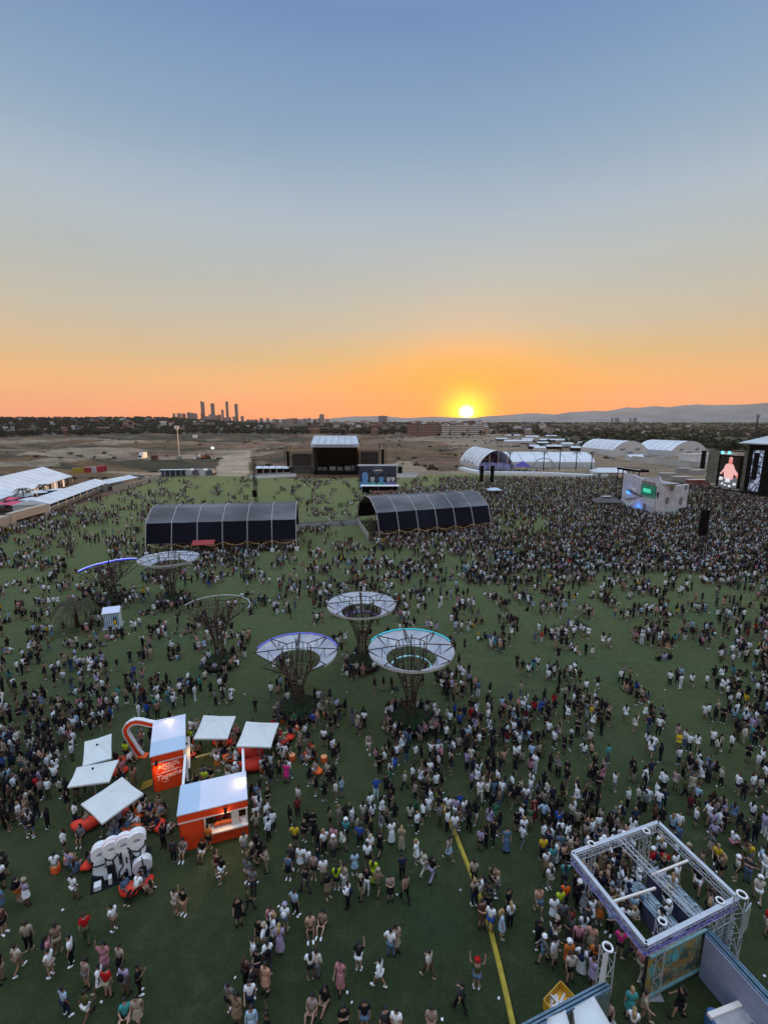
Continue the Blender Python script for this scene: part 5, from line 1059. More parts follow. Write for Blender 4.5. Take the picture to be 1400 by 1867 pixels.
# striped booth
g_ = G(208, 1141); bt = empty('striped_booth', g_, .35, 'small blue and white striped beach hut with a pale pitched roof', 'hut')
SBL = mat('stripe_blue', (.03, .25, .45), .7, .15); hb = 2.1
MB().span(-.85, .85, -.8, .8, 0, hb).build('wall', WHITE, bt)
for k in range(7):
    xx = -.72 + k * .24; MB().span(xx - .05, xx + .05, -.83, -.79, 0, hb).build('stripe', SBL, bt); MB().span(-.88, -.84, xx - .05, xx + .05, 0, hb).build('stripe', SBL, bt)
MB().span(.15, .6, -.86, -.78, .1, 1.5).build('doorway', mat('deep_teal', (.01, .10, .16), .7), bt)
MB().add([(-1, -.95, hb), (1, -.95, hb), (1, .95, hb), (-1, .95, hb), (-1, 0, hb + .55), (1, 0, hb + .55)], [(0, 1, 5, 4), (2, 3, 4, 5), (1, 2, 5), (3, 0, 4), (3, 2, 1, 0)]).build('roof', mat('pale_lilac_roof', (.62, .68, .85), .5, .05), bt)
MB().ring((-.5, 0, 0), .01, .005, 4, 3)
MB().span(-1.1, 1.1, -1.3, 1.1, .0, .1).build('plinth', GREYP, bt)

# ------------------------------------------------------------------ orange bar village
ROOFB = mat('booth_roof_white', (.66, .68, .80), .45, .05, .5); ROOFC = mat('booth_roof_blue', (.44, .58, .72), .45, .05, .5); WTRIM = mat('warm_white_trim', (.72, .66, .60), .5, .05)
def textobj(s, size, m_, parent, loc, rot, name='lettering', ext=.02, shear=0, sx=1):
    cu = bpy.data.curves.new(name, 'FONT'); cu.body = s; cu.size = size; cu.extrude = ext; cu.shear = shear; cu.align_x = 'CENTER'; cu.resolution_u = 2; cu.offset = .012
    o = bpy.data.objects.new(name, cu); COL.objects.link(o); dg = bpy.context.evaluated_depsgraph_get(); me = bpy.data.meshes.new_from_object(o.evaluated_get(dg)); bpy.data.objects.remove(o)
    me.materials.clear(); me.materials.append(m_); o = bpy.data.objects.new(name, me); COL.objects.link(o); o.parent = parent; o.location = loc; o.rotation_euler = rot; o.scale = (sx, 1, 1); return o
def spot(parent, loc, target, power, name='roof_lamp', color=(1, .62, .25), ang=120):
    l = bpy.data.lights.new(name, 'SPOT'); l.energy = power; l.color = color; l.spot_size = R(ang); l.spot_blend = .9; l.shadow_soft_size = .06
    o = bpy.data.objects.new(name, l); COL.objects.link(o); o.parent = parent; o.location = loc; d = Vector(target) - Vector(loc); o.rotation_euler = d.to_track_quat('-Z', 'Y').to_euler(); return o
c6 = lambda x_, y_: (100 + x_ / 3.3333, 1280 + y_ / 3.3333)
# back booth (tall red wall with writing faces the lawn)
zB = 2.9
o, rz_, w_, d_ = rect_from([c6(582, 330), c6(780, 290), c6(800, 75), c6(605, 125)], zB)
k1 = empty('red_kiosk', o, rz_, 'rear orange-red kiosk with white lettering on its wall and a pale blue-white roof', 'kiosk'); K1 = (o, rz_, w_, d_)
MB().span(0, .08, 0, d_, 0, zB).build('left_wall', RED, k1); MB().span(0, w_, 0, .08, 0, zB - .02).build('front_wall', RED, k1); MB().span(0, w_, d_ - .08, d_, 0, zB).build('back_wall', RED, k1)
MB().span(w_ - .08, w_, 0, d_, 0, 1.05).build('bar_wall', RED, k1); MB().span(w_ - .08, w_, 0, d_, 2.35, zB).build('header', RED, k1)
MB().span(w_ - .2, w_ + .25, .2, d_ - .2, 1.05, 1.12).build('bar_counter', WTRIM, k1)
rf = MB().span(-.06, w_ + .06, -.06, d_ + .06, zB, zB + .07).build('roof', ROOFB, k1); MB().span(-.05, w_ + .05, -.05, d_ * .36, zB + .071, zB + .078).build('roof_strip', ROOFC, rf)
MB().span(0, w_, -.03, .0, zB - .62, zB - .54).build('trim_band', WTRIM, k1)
for xx in (w_ - .05,): MB().bar((xx, -.03, 0), (xx, -.03, zB), .12).build('corner_post', WTRIM, k1)
LET = mat('sign_letters', (.80, .42, .36), .5, 0, emit=(.9, .3, .22), es=.15)
textobj('APEROL', .40, LET, k1, (w_ * .50, -.05, 1.86), (R(90), R(-6), 0), shear=.1); textobj('WITH', .26, LET, k1, (w_ * .50, -.05, 1.62), (R(90), R(-6), 0))
MB().bar((w_ * .28, -.05, 1.44), (w_ * .76, -.05, 1.56), .03, .09).build('letter_underline', LET, k1)
textobj('Together', .50, LET, k1, (w_ * .52, -.05, 1.02), (R(90), R(-8), 0), shear=.35)
MB().tube([(w_ * .16, -.05, 1.66), (w_ * .12, -.05, 1.5), (w_ * .2, -.05, 1.38), (w_ * .5, -.05, 1.44), (w_ * .8, -.05, 1.56), (w_ * .93, -.05, 1.5)], .016, 4).build('neon_loop', LET, k1)
MB().tube([(w_ * .32, -.05, 1.1), (w_ * .24, -.05, .9), (w_ * .32, -.05, .66), (w_ * .45, -.05, .74), (w_ * .40, -.05, .95)], .016, 4).build('neon_loop', LET, k1)
MB().box((w_ * .16, -.28, zB - .42), (.14, .3, .22)).build('wall_lamp', BLACK, k1); spot(k1, (w_ * .16, -.6, zB - .55), (w_ * .3, -.02, 1.2), 45)
MB().box((w_ * .5, d_ + .12, zB + .28), (.2, .12, .12)).build('roof_lamp_head', BLACK, k1); spot(k1, (w_ * .5, d_ - .02, zB + .55), (w_ * .45, d_ - 1.0, zB), 24)
# front booth with serving hatch
z2 = 2.6
o, rz_, w_, d_ = rect_from([c6(752, 693), c6(1168, 590), c6(1155, 430), c6(768, 515)], z2)
k2 = empty('red_kiosk', o, rz_, 'front orange-red kiosk with a lit serving hatch and a bright roof lamp', 'kiosk'); K2 = (o, rz_, w_, d_)
MB().span(0, .08, 0, d_, 0, z2).build('left_wall', RED, k2); MB().span(w_ - .08, w_, .6, d_, 0, z2).build('right_wall', RED, k2); MB().span(0, w_, d_ - .08, d_, 0, z2).build('back_wall', RED, k2)
hx0 = w_ * .37; MB().span(0, hx0, 0, .08, 0, z2 - .5).build('front_wall', RED, k2); MB().span(hx0, w_, 0, .08, 0, .95).build('hatch_wall', RED, k2)
MB().span(-.04, w_ + .04, -.06, .08, z2 - .48, z2 - .02).build('header', RED, k2); MB().span(-.04, w_ + .04, -.09, -.06, z2 - .56, z2 - .48).build('trim_band', WTRIM, k2)
MB().span(hx0, w_, -.30, .5, .95, 1.04).build('serving_counter', WTRIM, k2); MB().span(hx0 + .5, w_ - .5, .1, .35, 1.04, 1.22).build('counter_box', mat('orange_box', (.6, .10, .03), .6), k2)
for xx in (hx0, w_ - .05): MB().bar((xx, -.08, 0 if xx < 2.5 else .9), (xx, -.08, z2 - .5), .1).build('hatch_post', WTRIM, k2)
MB().bar((w_ - .75, -.03, 1.0), (w_ - .75, -.03, z2 - .5), .45, .05).build('side_panel', WTRIM, k2)
MB().span(.1, w_ - .1, d_ - .5, d_ - .1, .0, 1.9).build('back_shelf', mat('dim_shelf', (.08, .05, .04), .8, .4, 3), k2)
rf = MB().span(-.06, w_ + .06, -.06, d_ + .06, z2, z2 + .07).build('roof', ROOFB, k2); MB().span(-.05, w_ * .30, -.05, d_ + .05, z2 + .071, z2 + .078).build('roof_strip', ROOFC, rf)
MB().box((w_ * .68, -.22, z2 - .3), (.16, .3, .22)).build('wall_lamp', BLACK, k2); spot(k2, (w_ * .68, -.42, z2 - .62), (w_ * .66, .0, z2 - .1), 10, ang=150); spot(k2, (w_ * .68, -.5, z2 - .35), (w_ * .6, -2.2, 0), 90, ang=130); spot(k1, (K1[2] + .3, K1[3] * .5, 2.2), (K1[2] + 1.8, K1[3] * .4, 0), 90, ang=130); spot(k2, (w_ * .62, .9, z2 - .1), (w_ * .66, .6, 1), 60, ang=160)
MB().ball((w_ - .08, d_ * .62, z2 + .30), .07, 8, 5).build('roof_lamp_bulb', mat('warm_bulb', (1, .8, .5), .5, 0, emit=(1, .82, .5), es=14), k2); spot(k2, (w_ - .10, d_ * .62, z2 + .42), (w_ - .7, d_ * .6, z2), 30, ang=150)
# ring of tall white posts and the top rails that tie the kiosks together
def world_of(root, p): return root.location + Matrix.Rotation(root.rotation_euler[2], 3, 'Z') @ Vector(p)
pA = world_of(k1, (K1[2] + .02, -.25, 0)); pC = world_of(k2, (0.1, K2[3] + .05, 0)); r_ = empty('white_truss_rail', pA, 0, 'white rail joining the rear kiosk to the left end of the front kiosk', 'rail'); dd = pC - pA
MB().bar((0, 0, 2.55), tuple(dd + Vector((0, 0, 2.62))), .16).build('beam', WHITE, r_); MB().bar((0, 0, 0), (0, 0, 2.6), .14).build('post', WHITE, r_)
pD = G(443, 1368, 2.62); pE = world_of(k2, (K2[2] - .1, K2[3] + .02, 0)); pD.z = 0; r_ = empty('white_truss_rail', pE, 0, 'white rail running back from the right end of the front kiosk', 'rail'); dd = pD - pE
MB().bar((0, 0, 2.62), tuple(dd + Vector((0, 0, 2.62))), .16).build('beam', WHITE, r_); MB().bar(tuple(dd), tuple(dd + Vector((0, 0, 2.7))), .14).build('post', WHITE, r_)
pF = G(357, 1382.5, 0); pG_ = G(427, 1364, 0)
r_ = empty('yellow_floor_strip', pF, 0, 'thin pale yellow strip across the grass between the kiosks and the parasols', 'strip'); MB().bar((0, 0, .06), tuple(pG_ - pF + Vector((0, 0, .06))), .12, .1).build('strip', mat('pale_yellow', (.55, .50, .25), .6), r_)
r_ = empty('yellow_floor_strip', G(500, 1345), 0, 'thin pale yellow strip on the grass right of the parasols', 'strip'); MB().bar((0, 0, .06), tuple(G(525, 1336) - G(500, 1345) + Vector((0, 0, .06))), .12, .1).build('strip', mat('pale_yellow', (.55, .50, .25), .6), r_)
# red curved arch
foot = G(*c6(528, 330)); tipx, tipy = c6(606, 134); tip = G(tipx, tipy, 2.75); dirv = (tip - foot); dirv.z = 0; dirv.normalize(); nv = Vector((-dirv.y, dirv.x, 0))
def onplane(x_, y_):
    a_, b_, c_ = ray(x_, y_); k = (foot.x * nv.x + foot.y * nv.y) / (a_ * nv.x + b_ * nv.y); return Vector((a_ * k, b_ * k, CH + c_ * k))
cpts = [onplane(*c6(*q)) for q in [(528, 325), (500, 290), (468, 240), (440, 195), (432, 165), (445, 140), (470, 122), (500, 115), (530, 118), (570, 128), (606, 134)]]
ar = empty('curved_arch', foot, 0, 'red curved tube arch with white edges leading to the rear kiosk', 'arch')
def ribbon(pts, half, off, thick, nm, m_):
    V = []; Fs = []
    for i, p_ in enumerate(pts):
        a_ = pts[max(0, i - 1)]; b_ = pts[min(len(pts) - 1, i + 1)]; tg = (b_ - a_).normalized(); sd = tg.cross(nv).normalized()
        for s_ in (off - half, off + half):
            for q in (-thick / 2, thick / 2): V.append(p_ + sd * s_ + nv * q - foot)
    for i in range(len(pts) - 1):
        o_ = i * 4; Fs += [(o_, o_ + 4, o_ + 6, o_ + 2), (o_ + 1, o_ + 3, o_ + 7, o_ + 5), (o_, o_ + 1, o_ + 5, o_ + 4), (o_ + 2, o_ + 6, o_ + 7, o_ + 3)]
    Fs += [(0, 2, 3, 1), (len(V) - 4, len(V) - 3, len(V) - 1, len(V) - 2)]
    MB().add(V, Fs).build(nm, m_, ar)
ribbon(cpts, .15, 0, .3, 'band', RED); ribbon(cpts, .035, .185, .34, 'white_edge', WHITE); ribbon(cpts, .035, -.185, .34, 'white_edge', WHITE)
MB().span(-.5, .5, -.3, .3, 0, .12).build('foot_plate', ORANGE, ar)
# parasols
PTOP = mat('parasol_fabric', (.76, .80, .78), .7, .05, .8, transl=.15)
def parasol(corners, apex_up, lb, z=2.35, finial=False):
    P = [G(*q, z) for q in corners]; c_ = sum(P, Vector()) / 4; c_.z = 0; r_ = empty('parasol', c_, 0, lb, 'parasol', None); Q = [p_ - c_ for p_ in P]; A = Vector((0, 0, z + apex_up))
    for i in range(4):
        a_, b_ = Q[i], Q[(i + 1) % 4]; mid = (a_ + b_) / 2 - Vector((0, 0, .06)) - (a_ + b_).normalized() * .0
        m1 = a_.lerp(b_, .5) * .97; m1.z = z - .02
        V = [a_, m1, b_, A, a_.lerp(A, .5) , b_.lerp(A, .5), m1.lerp(A, .5) - Vector((0, 0, .05))]
        MB().add(V, [(0, 1, 6, 4), (1, 2, 5, 6), (4, 6, 3), (6, 5, 3)]).build('canopy_panel', PTOP, r_)
        MB().prism([a_, m1, m1 - Vector((0, 0, .12)), a_ - Vector((0, 0, .12))], (0, 0.01, 0)).prism([m1, b_, b_ - Vector((0, 0, .12)), m1 - Vector((0, 0, .12))], (0, 0.01, 0)).build('valance', PTOP, r_)
        MB().tube([A - Vector((0, 0, .3)), a_ - Vector((0, 0, .02))], .02, 4).build('rib', ALU, r_)
    MB().tube([(0, 0, 0), tuple(A)], .05, 8).build('pole', ALU, r_); MB().box((0, 0, .06), (.9, .9, .12)).build('base', GREYP, r_)
    if finial: MB().ball(tuple(A + Vector((0, 0, .05))), .08, 6, 4).build('finial', BLACK, r_)
    return c_
parasol([c6(843, 222), c6(1050, 222), c6(1100, 86), c6(905, 80)], .5, 'white square parasol in front of the rear kiosk, left one of the right pair')
parasol([c6(1103, 268), c6(1313, 273), c6(1362, 127), c6(1163, 118)], .5, 'white square parasol, the rightmost of the five by the kiosks')
parasol([c6(170, 390), c6(346, 340), c6(346, 192), c6(182, 242)], .35, 'white tilted parasol, farthest back on the left of the kiosks', finial=True)
parasol([c6(78, 516), c6(333, 482), c6(390, 350), c6(135, 397)], .35, 'white narrow parasol, the leftmost of the five by the kiosks', finial=True)
parasol([c6(288, 738), c6(540, 557), c6(410, 455), c6(160, 620)], .5, 'large white parasol turned diagonally above the orange bean bags, nearest of the five')
# bean bags, stools
def beanbag(x_, y_, ang, s_, m_, lb, label2=None, tall=False):
    r_ = empty('bean_bag', G(x_, y_), ang, lb, 'bean bag', 'orange and red bean bags by the kiosks')
    def fn(p):
        z = p.z
        q = p.copy(); q.z = z * (1.0 if z > 0 else .55); q.z += .55 * max(0, -p.x) ** 1.6 * (1.6 if tall else 1); q.x *= 1.1 + .05 * math.sin(5 * p.y); q.y *= 1 + .05 * math.sin(7 * p.x); return q
    MB().ball((0, 0, .30 * s_), (.78 * s_, .50 * s_, .46 * s_), 18, 10, fn).build('cushion', m_, r_, smooth=True)
    MB().tube([Vector((-.80 * s_, 0, .78 * s_)), Vector((-.4 * s_, .0, .74 * s_)), Vector((.2 * s_, 0, .77 * s_)), Vector((.7 * s_, 0, .45 * s_))], .015, 4).build('seam', mat('seam_orange', (.5, .09, .02), .8, 0), r_)
    if label2: textobj(label2, .26 * s_, mat('bag_print', (.8, .5, .45), .7, 0), r_, (-.05 * s_, -.30 * s_, .55 * s_), (R(40), 0, 0), 'print', .012)
BB = [(c6(195, 770), .5, 1.45, REDF, 'long red bean bag lying left of the diagonal parasol'), (c6(465, 800), .6, 1.1, ORANGE, 'orange block-like bean bag in front of the white stool'), (c6(640, 775), 2.4, 1.25, REDF, 'red bean bag at the right end of the lounge group'), (c6(565, 770), .9, 1.0, ORANGE, 'orange bean bag between two loungers, middle of the group'),
      (c6(512, 700), 1.9, 1.0, ORANGE, 'orange bean bag behind the white stool'), (c6(400, 695), .3, 1.1, REDF, 'red bean bag partly under the diagonal parasol'), (c6(628, 660), 2.2, .9, ORANGE, 'small orange bean bag at the rear right of the lounge group'), (c6(485, 655), .2, .7, ORANGE, 'round orange bean bag at the rear of the lounge group'),
      (c6(395, 385), 1.2, 1.2, REDF, 'red bean bag beside the rear left parasol'), (c6(395, 440), .5, 1.1, REDF, 'red bean bag under the right corner of the leftmost parasol'), (c6(222, 1000), 1.3, 1.05, REDF, 'red bean bag leaning behind the big white letters'), (c6(545, 1115), .7, .95, REDF, 'round red bean bag right of the big white letters'),
      (c6(455, 1165), 2.7, 1.2, REDF, 'red bean bag with a seated person in front of the big white letters'), (c6(1072, 358), .1, 1.1, ORANGE, 'orange bean bag alone on the grass between the kiosks'), (c6(1000, 255), 1.0, 1.0, REDF, 'red bean bag below the left one of the right parasols'), (c6(1060, 255), 2.0, 1.0, REDF, 'red bean bag with sitters between the two right parasols'),
      ((514, 1358), .6, 1.1, REDF, 'red bean bag in the group right of the rightmost parasol'), ((566, 1382), 2.6, 1.1, REDF, 'red bean bag farthest right with a person leaning back'), ((578, 1410), 2.3, 1.0, ORANGE, 'orange bean bag nearest to us in the right group'), ((530, 1348), 1.6, 1.0, REDF, 'red bean bag at the back of the right group'), (c6(825, 335), .4, .8, REDF, 'small red bean bag beside the right side of the rear kiosk'), (c6(822, 268), 1.4, .8, REDF, 'small red bean bag behind the rear kiosk bar')]
for (xy, an, s_, m_, lb) in BB: beanbag(xy[0], xy[1], an, s_ * .68, m_, lb)
beanbag(*c6(1190, 335), .0, 1.2, REDF, 'red bean bag with white print below the rightmost parasol', 'APEROL', True); beanbag(*c6(1205, 410), .5, 1.2, REDF, 'red bean bag with white print, nearer of two below the rightmost parasol', 'APEROL', True)
ST_ = [((517, 1317), 'orange round stool left of the hedge planter'), ((544, 1333), 'orange round stool in front of the hedge planter'), ((591, 1389), 'orange round stool standing alone on the grass'), ((479, 1407), 'orange round stool below the print bean bags'), ((519, 1381), 'orange round stool under a seated person in the right group'), ((533, 1386), 'orange round stool next to another in the right group'),
       ((595, 1309), 'orange round stool behind the man in the white shirt'), (c6(90, 980), 'orange round stool with a sitter at the left of the letters'), (c6(10, 1030), 'orange round stool at the far left of the letters'), (c6(910, 470), 'orange round stool beside the yellow vest person')]
def stool(xy, lb, m_, cat='stool'):
    r_ = empty('round_stool', G(*xy), 0, lb, cat, 'orange stools'); MB().lathe([(.22, 0), (.25, .06), (.25, .42), (.22, .46)], 14).build('seat_drum', m_, r_); MB().lathe([(.235, .46), (.235, .50), (.05, .515)], 14).build('top_pad', mat('pale_orange', (.75, .30, .12), .6), r_); MB().ring((0, 0, .23), .255, .012, 14, 4).build('piping', mat('seam_orange', (.5, .09, .02), .8, 0), r_)
for xy, lb in ST_: stool(xy, lb, ORANGE)
r_ = empty('white_table', G(*c6(456, 745)), 0, 'round white side table among the orange bean bags', 'table'); MB().lathe([(.26, 0), (.2, .1), (.14, .4), (.26, .52), (.3, .55), (.3, .58)], 16).build('table_body', WHITE, r_); MB().ball((0, 0, .66), .07, 6, 4).build('cup', mat('cup', (.5, .2, .05), .3), r_)
r_ = empty('yellow_flag', G(*c6(560, 548)), 0, 'small yellow cloth flag on the grass at the corner of the rear kiosk', 'flag'); MB().add([(-.5, 0, .1), (.4, .1, .5), (.5, .1, 1.0), (-.2, 0, .8), (-.5, .05, .1), (.4, .15, .5), (.5, .15, 1.0), (-.2, .05, .8)], [(0, 1, 2, 3), (7, 6, 5, 4), (0, 3, 7, 4), (1, 5, 6, 2)]).build('cloth', mat('yellow_cloth', (.5, .38, .05), .8), r_); MB().tube([(.45, .12, 0), (.45, .12, 1.05)], .02, 5).build('pole', ALU, r_)

# ------------------------------------------------------------------ big white letter sculpture
g0 = G(184, 1618); g1 = G(262, 1588); d = g1 - g0
ls = empty('letter_sculpture', g0, math.atan2(d.y, d.x), 'chunky white outlined letters with round holed tops on the grass', 'sculpture')
LW = mat('letter_white', (.76, .77, .78), .6, .12, 1.5); LP = mat('letter_pink', (.75, .50, .50), .6, .08); LK = mat('letter_outline', (.012, .013, .018), .8, .1); Lt = d.length
def letter(x0, w_, h_, y0, leg, cut, k):
    # round head with a hole, stem below, both thick and leaning back a little
    rt = empty('letter', (0, 0, 0)) ; rt.parent = ls; bpy.data.objects.remove(rt)
    n = 18; r0 = w_ / 2; cz = h_ - r0; th = .50; b = MB(); hole = r0 * .42
    o_ = 0; V = []; 
    for yy in (y0, y0 + th):
        for i in range(n): a_ = i * 2 * PI / n; V.append((x0 + r0 * math.cos(a_), yy + (cz + r0 * math.sin(a_)) * .10, cz + r0 * math.sin(a_)))
        for i in range(n): a_ = i * 2 * PI / n; V.append((x0 + hole * math.cos(a_), yy + (cz + hole * .6 * math.sin(a_)) * .10, cz + hole * .6 * math.sin(a_)))
    Fs = []
    for i in range(n):
        j = (i + 1) % n; Fs += [(i, j, n + j, n + i), (2 * n + i, 3 * n + i, 3 * n + j, 2 * n + j), (i, 2 * n + i, 2 * n + j, j), (n + i, n + j, 3 * n + j, 3 * n + i)]
    hd = b.add(V, Fs).build('letter_head', LW, ls)
    MB().tube([(x0 + r0 * .99 * math.cos(a_ * PI / 9), y0 + .2 + (cz + r0 * math.sin(a_ * PI / 9)) * .10, cz + r0 * math.sin(a_ * PI / 9)) for a_ in range(1, 9)], .055, 5).build('head_cap', LP if k in (1, 2) else LW, ls)
    pts = [(x0 + u * w_, y0 + z * h_ * .10 - .015, z * h_) for u, z in leg]; MB().prism(pts, (0, .46, 0)).build('letter_stem', LW, ls)
    for cu_ in cut: MB().tube([(x0 + u * w_, y0 + z * h_ * .10 - .06, z * h_) for u, z in cu_], .045, 5).build('outline', LK, ls)
hl = 2.45
letter(Lt * .05, .95, hl * .86, .35, [(-.28, .22), (-.5, .30), (-.45, .42), (-.2, .66), (.22, .66), (.30, .0), (.08, 0), (.02, .16)], [[(.25, .64), (.32, .3), (.30, .02)], [(-.5, .55), (-.2, .50), (.2, .50)], [(-.5, .28), (-.28, .2), (.0, .15)]], 0)
letter(Lt * .32, .95, hl * .95, .15, [(-.30, .44), (-.34, .62), (.0, .64), (.30, .62), (.42, .02), (.12, -.0), (.12, .40)], [[(-.36, .66), (-.28, .60), (.0, .55), (.38, .68)], [(.02, .55), (.14, .0)], [(-.42, .44), (-.05, .44)], [(.38, .6), (.42, .02)]], 1)
letter(Lt * .62, .95, hl * 1.0, .0, [(-.34, .1), (-.38, .28), (-.2, .40), (-.20, .66), (.26, .66), (.30, .0), (.10, .0), (.04, .16)], [[(-.2, .68), (-.16, .34), (-.40, .22), (-.40, .02)], [(.26, .66), (.30, .02)], [(.06, .52), (.06, .38)], [(-.2, .12), (.02, .24), (.04, .1)]], 2)
letter(Lt * .92, 1.0, hl * 1.02, -.05, [(-.34, .50), (-.42, .66), (.44, .76), (.42, .52), (.12, .36), (.0, .44)], [[(-.48, .74), (-.3, .62), (.02, .56), (.38, .66), (.44, .78)], [(-.44, .64), (-.1, .42), (.12, .46), (.14, .6)]], 3)
n = 18; x0, cz, r0 = Lt * 1.0, .62, .52; MB().prism([(x0 + r0 * math.cos(i * PI / 9), -.35, cz + r0 * math.sin(i * PI / 9)) for i in range(18)], (0, .45, 0)).build('lower_disc', LW, ls); MB().prism([(x0 + .18 * math.cos(i * PI / 9), -.37, cz + .09 * math.sin(i * PI / 9)) for i in range(18)], (0, .02, 0)).build('disc_hole', LK, ls); MB().tube([(x0 + .05, -.38, .1), (x0 + .03, -.38, 1.3)], .035, 5).build('outline', LK, ls)
MB().span(-.3, .05, -.2, .2, .04, .3).build('small_block', LW, ls); MB().span(Lt * .19, Lt * .27, -.1, .2, .04, .45).build('small_block', LW, ls)
MB().span(-.5, Lt * 1.2, -.3, 1.6, 0, .035).build('base_mat', mat('black_mat', (.010, .011, .013), .9, .2), ls)
q = empty('low_block', tuple(world_of(ls, (Lt * .45, 1.5, 0))), math.atan2(d.y, d.x) + .1, 'pinkish patterned low block behind the big white letters', 'block'); MB().span(-.9, 1.0, 0, .7, 0, .75).build('block', mat('pink_grit', (.42, .33, .32), .9, .5, 8), q); MB().span(-.95, 1.05, -.03, .73, .75, .8).build('top', mat('pink_grit_top', (.5, .42, .4), .9, .4, 8), q)

# ------------------------------------------------------------------ yellow cable cover
YEL = mat('yellow_rubber', (.34, .26, .02), .7, .2, 3); pts = [G(*q) for q in [(797, 1446), (812, 1480), (828, 1515), (846, 1560), (866, 1610), (882, 1655), (895, 1698), (908, 1750), (920, 1800), (934, 1862), (945, 1920), (955, 1980)]]
r_ = empty('cable_cover', pts[0], 0, 'long yellow and black cable protector running across the grass to the bottom of the photo', 'cable cover'); V = []; Fs = []
for i, p_ in enumerate(pts):
    a_ = pts[max(0, i - 1)]; b_ = pts[min(len(pts) - 1, i + 1)]; tg = (b_ - a_).normalized(); sd = Vector((tg.y, -tg.x, 0))
    for s_, z in ((-.14, .02), (-.08, .08), (.08, .08), (.14, .02)): V.append(p_ - pts[0] + sd * s_ + Vector((0, 0, z)))
for i in range(len(pts) - 1):
    for j in range(3): Fs.append((i * 4 + j, i * 4 + j + 1, i * 4 + j + 5, i * 4 + j + 4))
MB().add(V, Fs).build('ramp_top', YEL, r_)
MB().tube([p_ - pts[0] + Vector((.14, 0, .03)) for p_ in pts], .03, 4).build('black_edge', BLACK, r_)

# ------------------------------------------------------------------ truss bar in the lower right
c7 = lambda x_, y_: (960 + x_ / 3.1818, 1480 + y_ / 3.1818)
TW_ = mat('truss_white', (.50, .53, .57), .4, .08, 2, metal=.2); TP = mat('truss_violet', (.26, .27, .42), .5, .5, 6); PURP = mat('violet_led', (.12, .08, .4), .5, .5, 8, emit=(.12, .10, .35), es=.12)
def lattice(b, p, q, w_, r_=.02, n=None, h_=None):
    p = Vector(p); q = Vector(q); d_ = q - p; L_ = d_.length; n = n or max(2, int(L_ / (w_ * 1.3))); t_ = d_.normalized(); u = t_.cross(Vector((0, 0, 1)))
    if u.length < .1: u = Vector((1, 0, 0))
    u.normalize(); v = u.cross(t_).normalized(); h_ = h_ or w_; cs = [u * (a_ * w_ / 2) + v * (c_ * h_ / 2) for a_, c_ in ((-1, -1), (1, -1), (1, 1), (-1, 1))]
    for c_ in cs: b.tube([p + c_, q + c_], r_, 5)
    for i in range(n):
        a_ = p.lerp(q, i / n); c_ = p.lerp(q, (i + 1) / n)
        for j in range(4):
            j2 = (j + 1) % 4; (s_, e_) = (cs[j], cs[j2]) if i % 2 else (cs[j2], cs[j]); b.tube([a_ + s_, c_ + e_], r_ * .6, 4)
zf = 3.9
FR = [G(*c7(*q), zf) for q in ((690, 780), (1220, 510), (760, 70), (262, 250))]       # near, right, far, left
cen = sum(FR, Vector()) / 4; cen.z = 0; bar_ = empty('truss_bar', cen, 0, 'large square white truss frame over a crowded bar in the lower right', 'truss frame')
Lc = [p_ - cen for p_ in FR]
for i in range(4):
    a_, b_ = Lc[i], Lc[(i + 1) % 4]; bb = MB(); bb.bar(a_ + Vector((0, 0, .12)), b_ + Vector((0, 0, .12)), .19, .06); bb.build('top_beam', TW_, bar_)
    b2 = MB(); lattice(b2, a_ - Vector((0, 0, .18)), b_ - Vector((0, 0, .18)), .2, .022, h_=.42); b2.build('side_truss', TP if i in (0, 3) else TW_, bar_)
    if i in (0, 3): MB().bar(a_ - Vector((0, 0, .45)), b_ - Vector((0, 0, .45)), .05, .12).build('led_strip', PURP, bar_)
mA, mB = (Lc[3].lerp(Lc[2], .52)), (Lc[0].lerp(Lc[1], .55))
b2 = MB(); lattice(b2, mA, mB, .28, .022); b2.build('centre_truss', TW_, bar_)
def locz(px, py, z): return G(px, py, z) - cen
MB().bar(locz(*c7(497, 523), zf), locz(*c7(745, 443), zf), .09).build('cross_bar', WTRIM, bar_); MB().bar(locz(*c7(722, 368), zf), locz(*c7(935, 283), zf), .09).build('cross_bar', WTRIM, bar_)
for (px, py) in (c7(375, 190), c7(692, 115), c7(1120, 520), c7(785, 640)):
    p_ = locz(px, py, zf + .15); b2 = MB(); lattice(b2, Vector((p_.x, p_.y, 0)), Vector((p_.x, p_.y, zf + .05)), .36, .022); b2.build('tower', TW_, bar_)
    o = MB().ring((p_.x, p_.y, zf + .2), .16, .04, 18, 6); o.build('top_ring', WHITE, bar_); MB().ball((p_.x, p_.y, zf + .15), (.10, .10, .08), 8, 5).build('lamp', BLACK, bar_)
    MB().box((p_.x, p_.y, .03), (.7, .7, .06)).build('base_plate', GREYP, bar_)
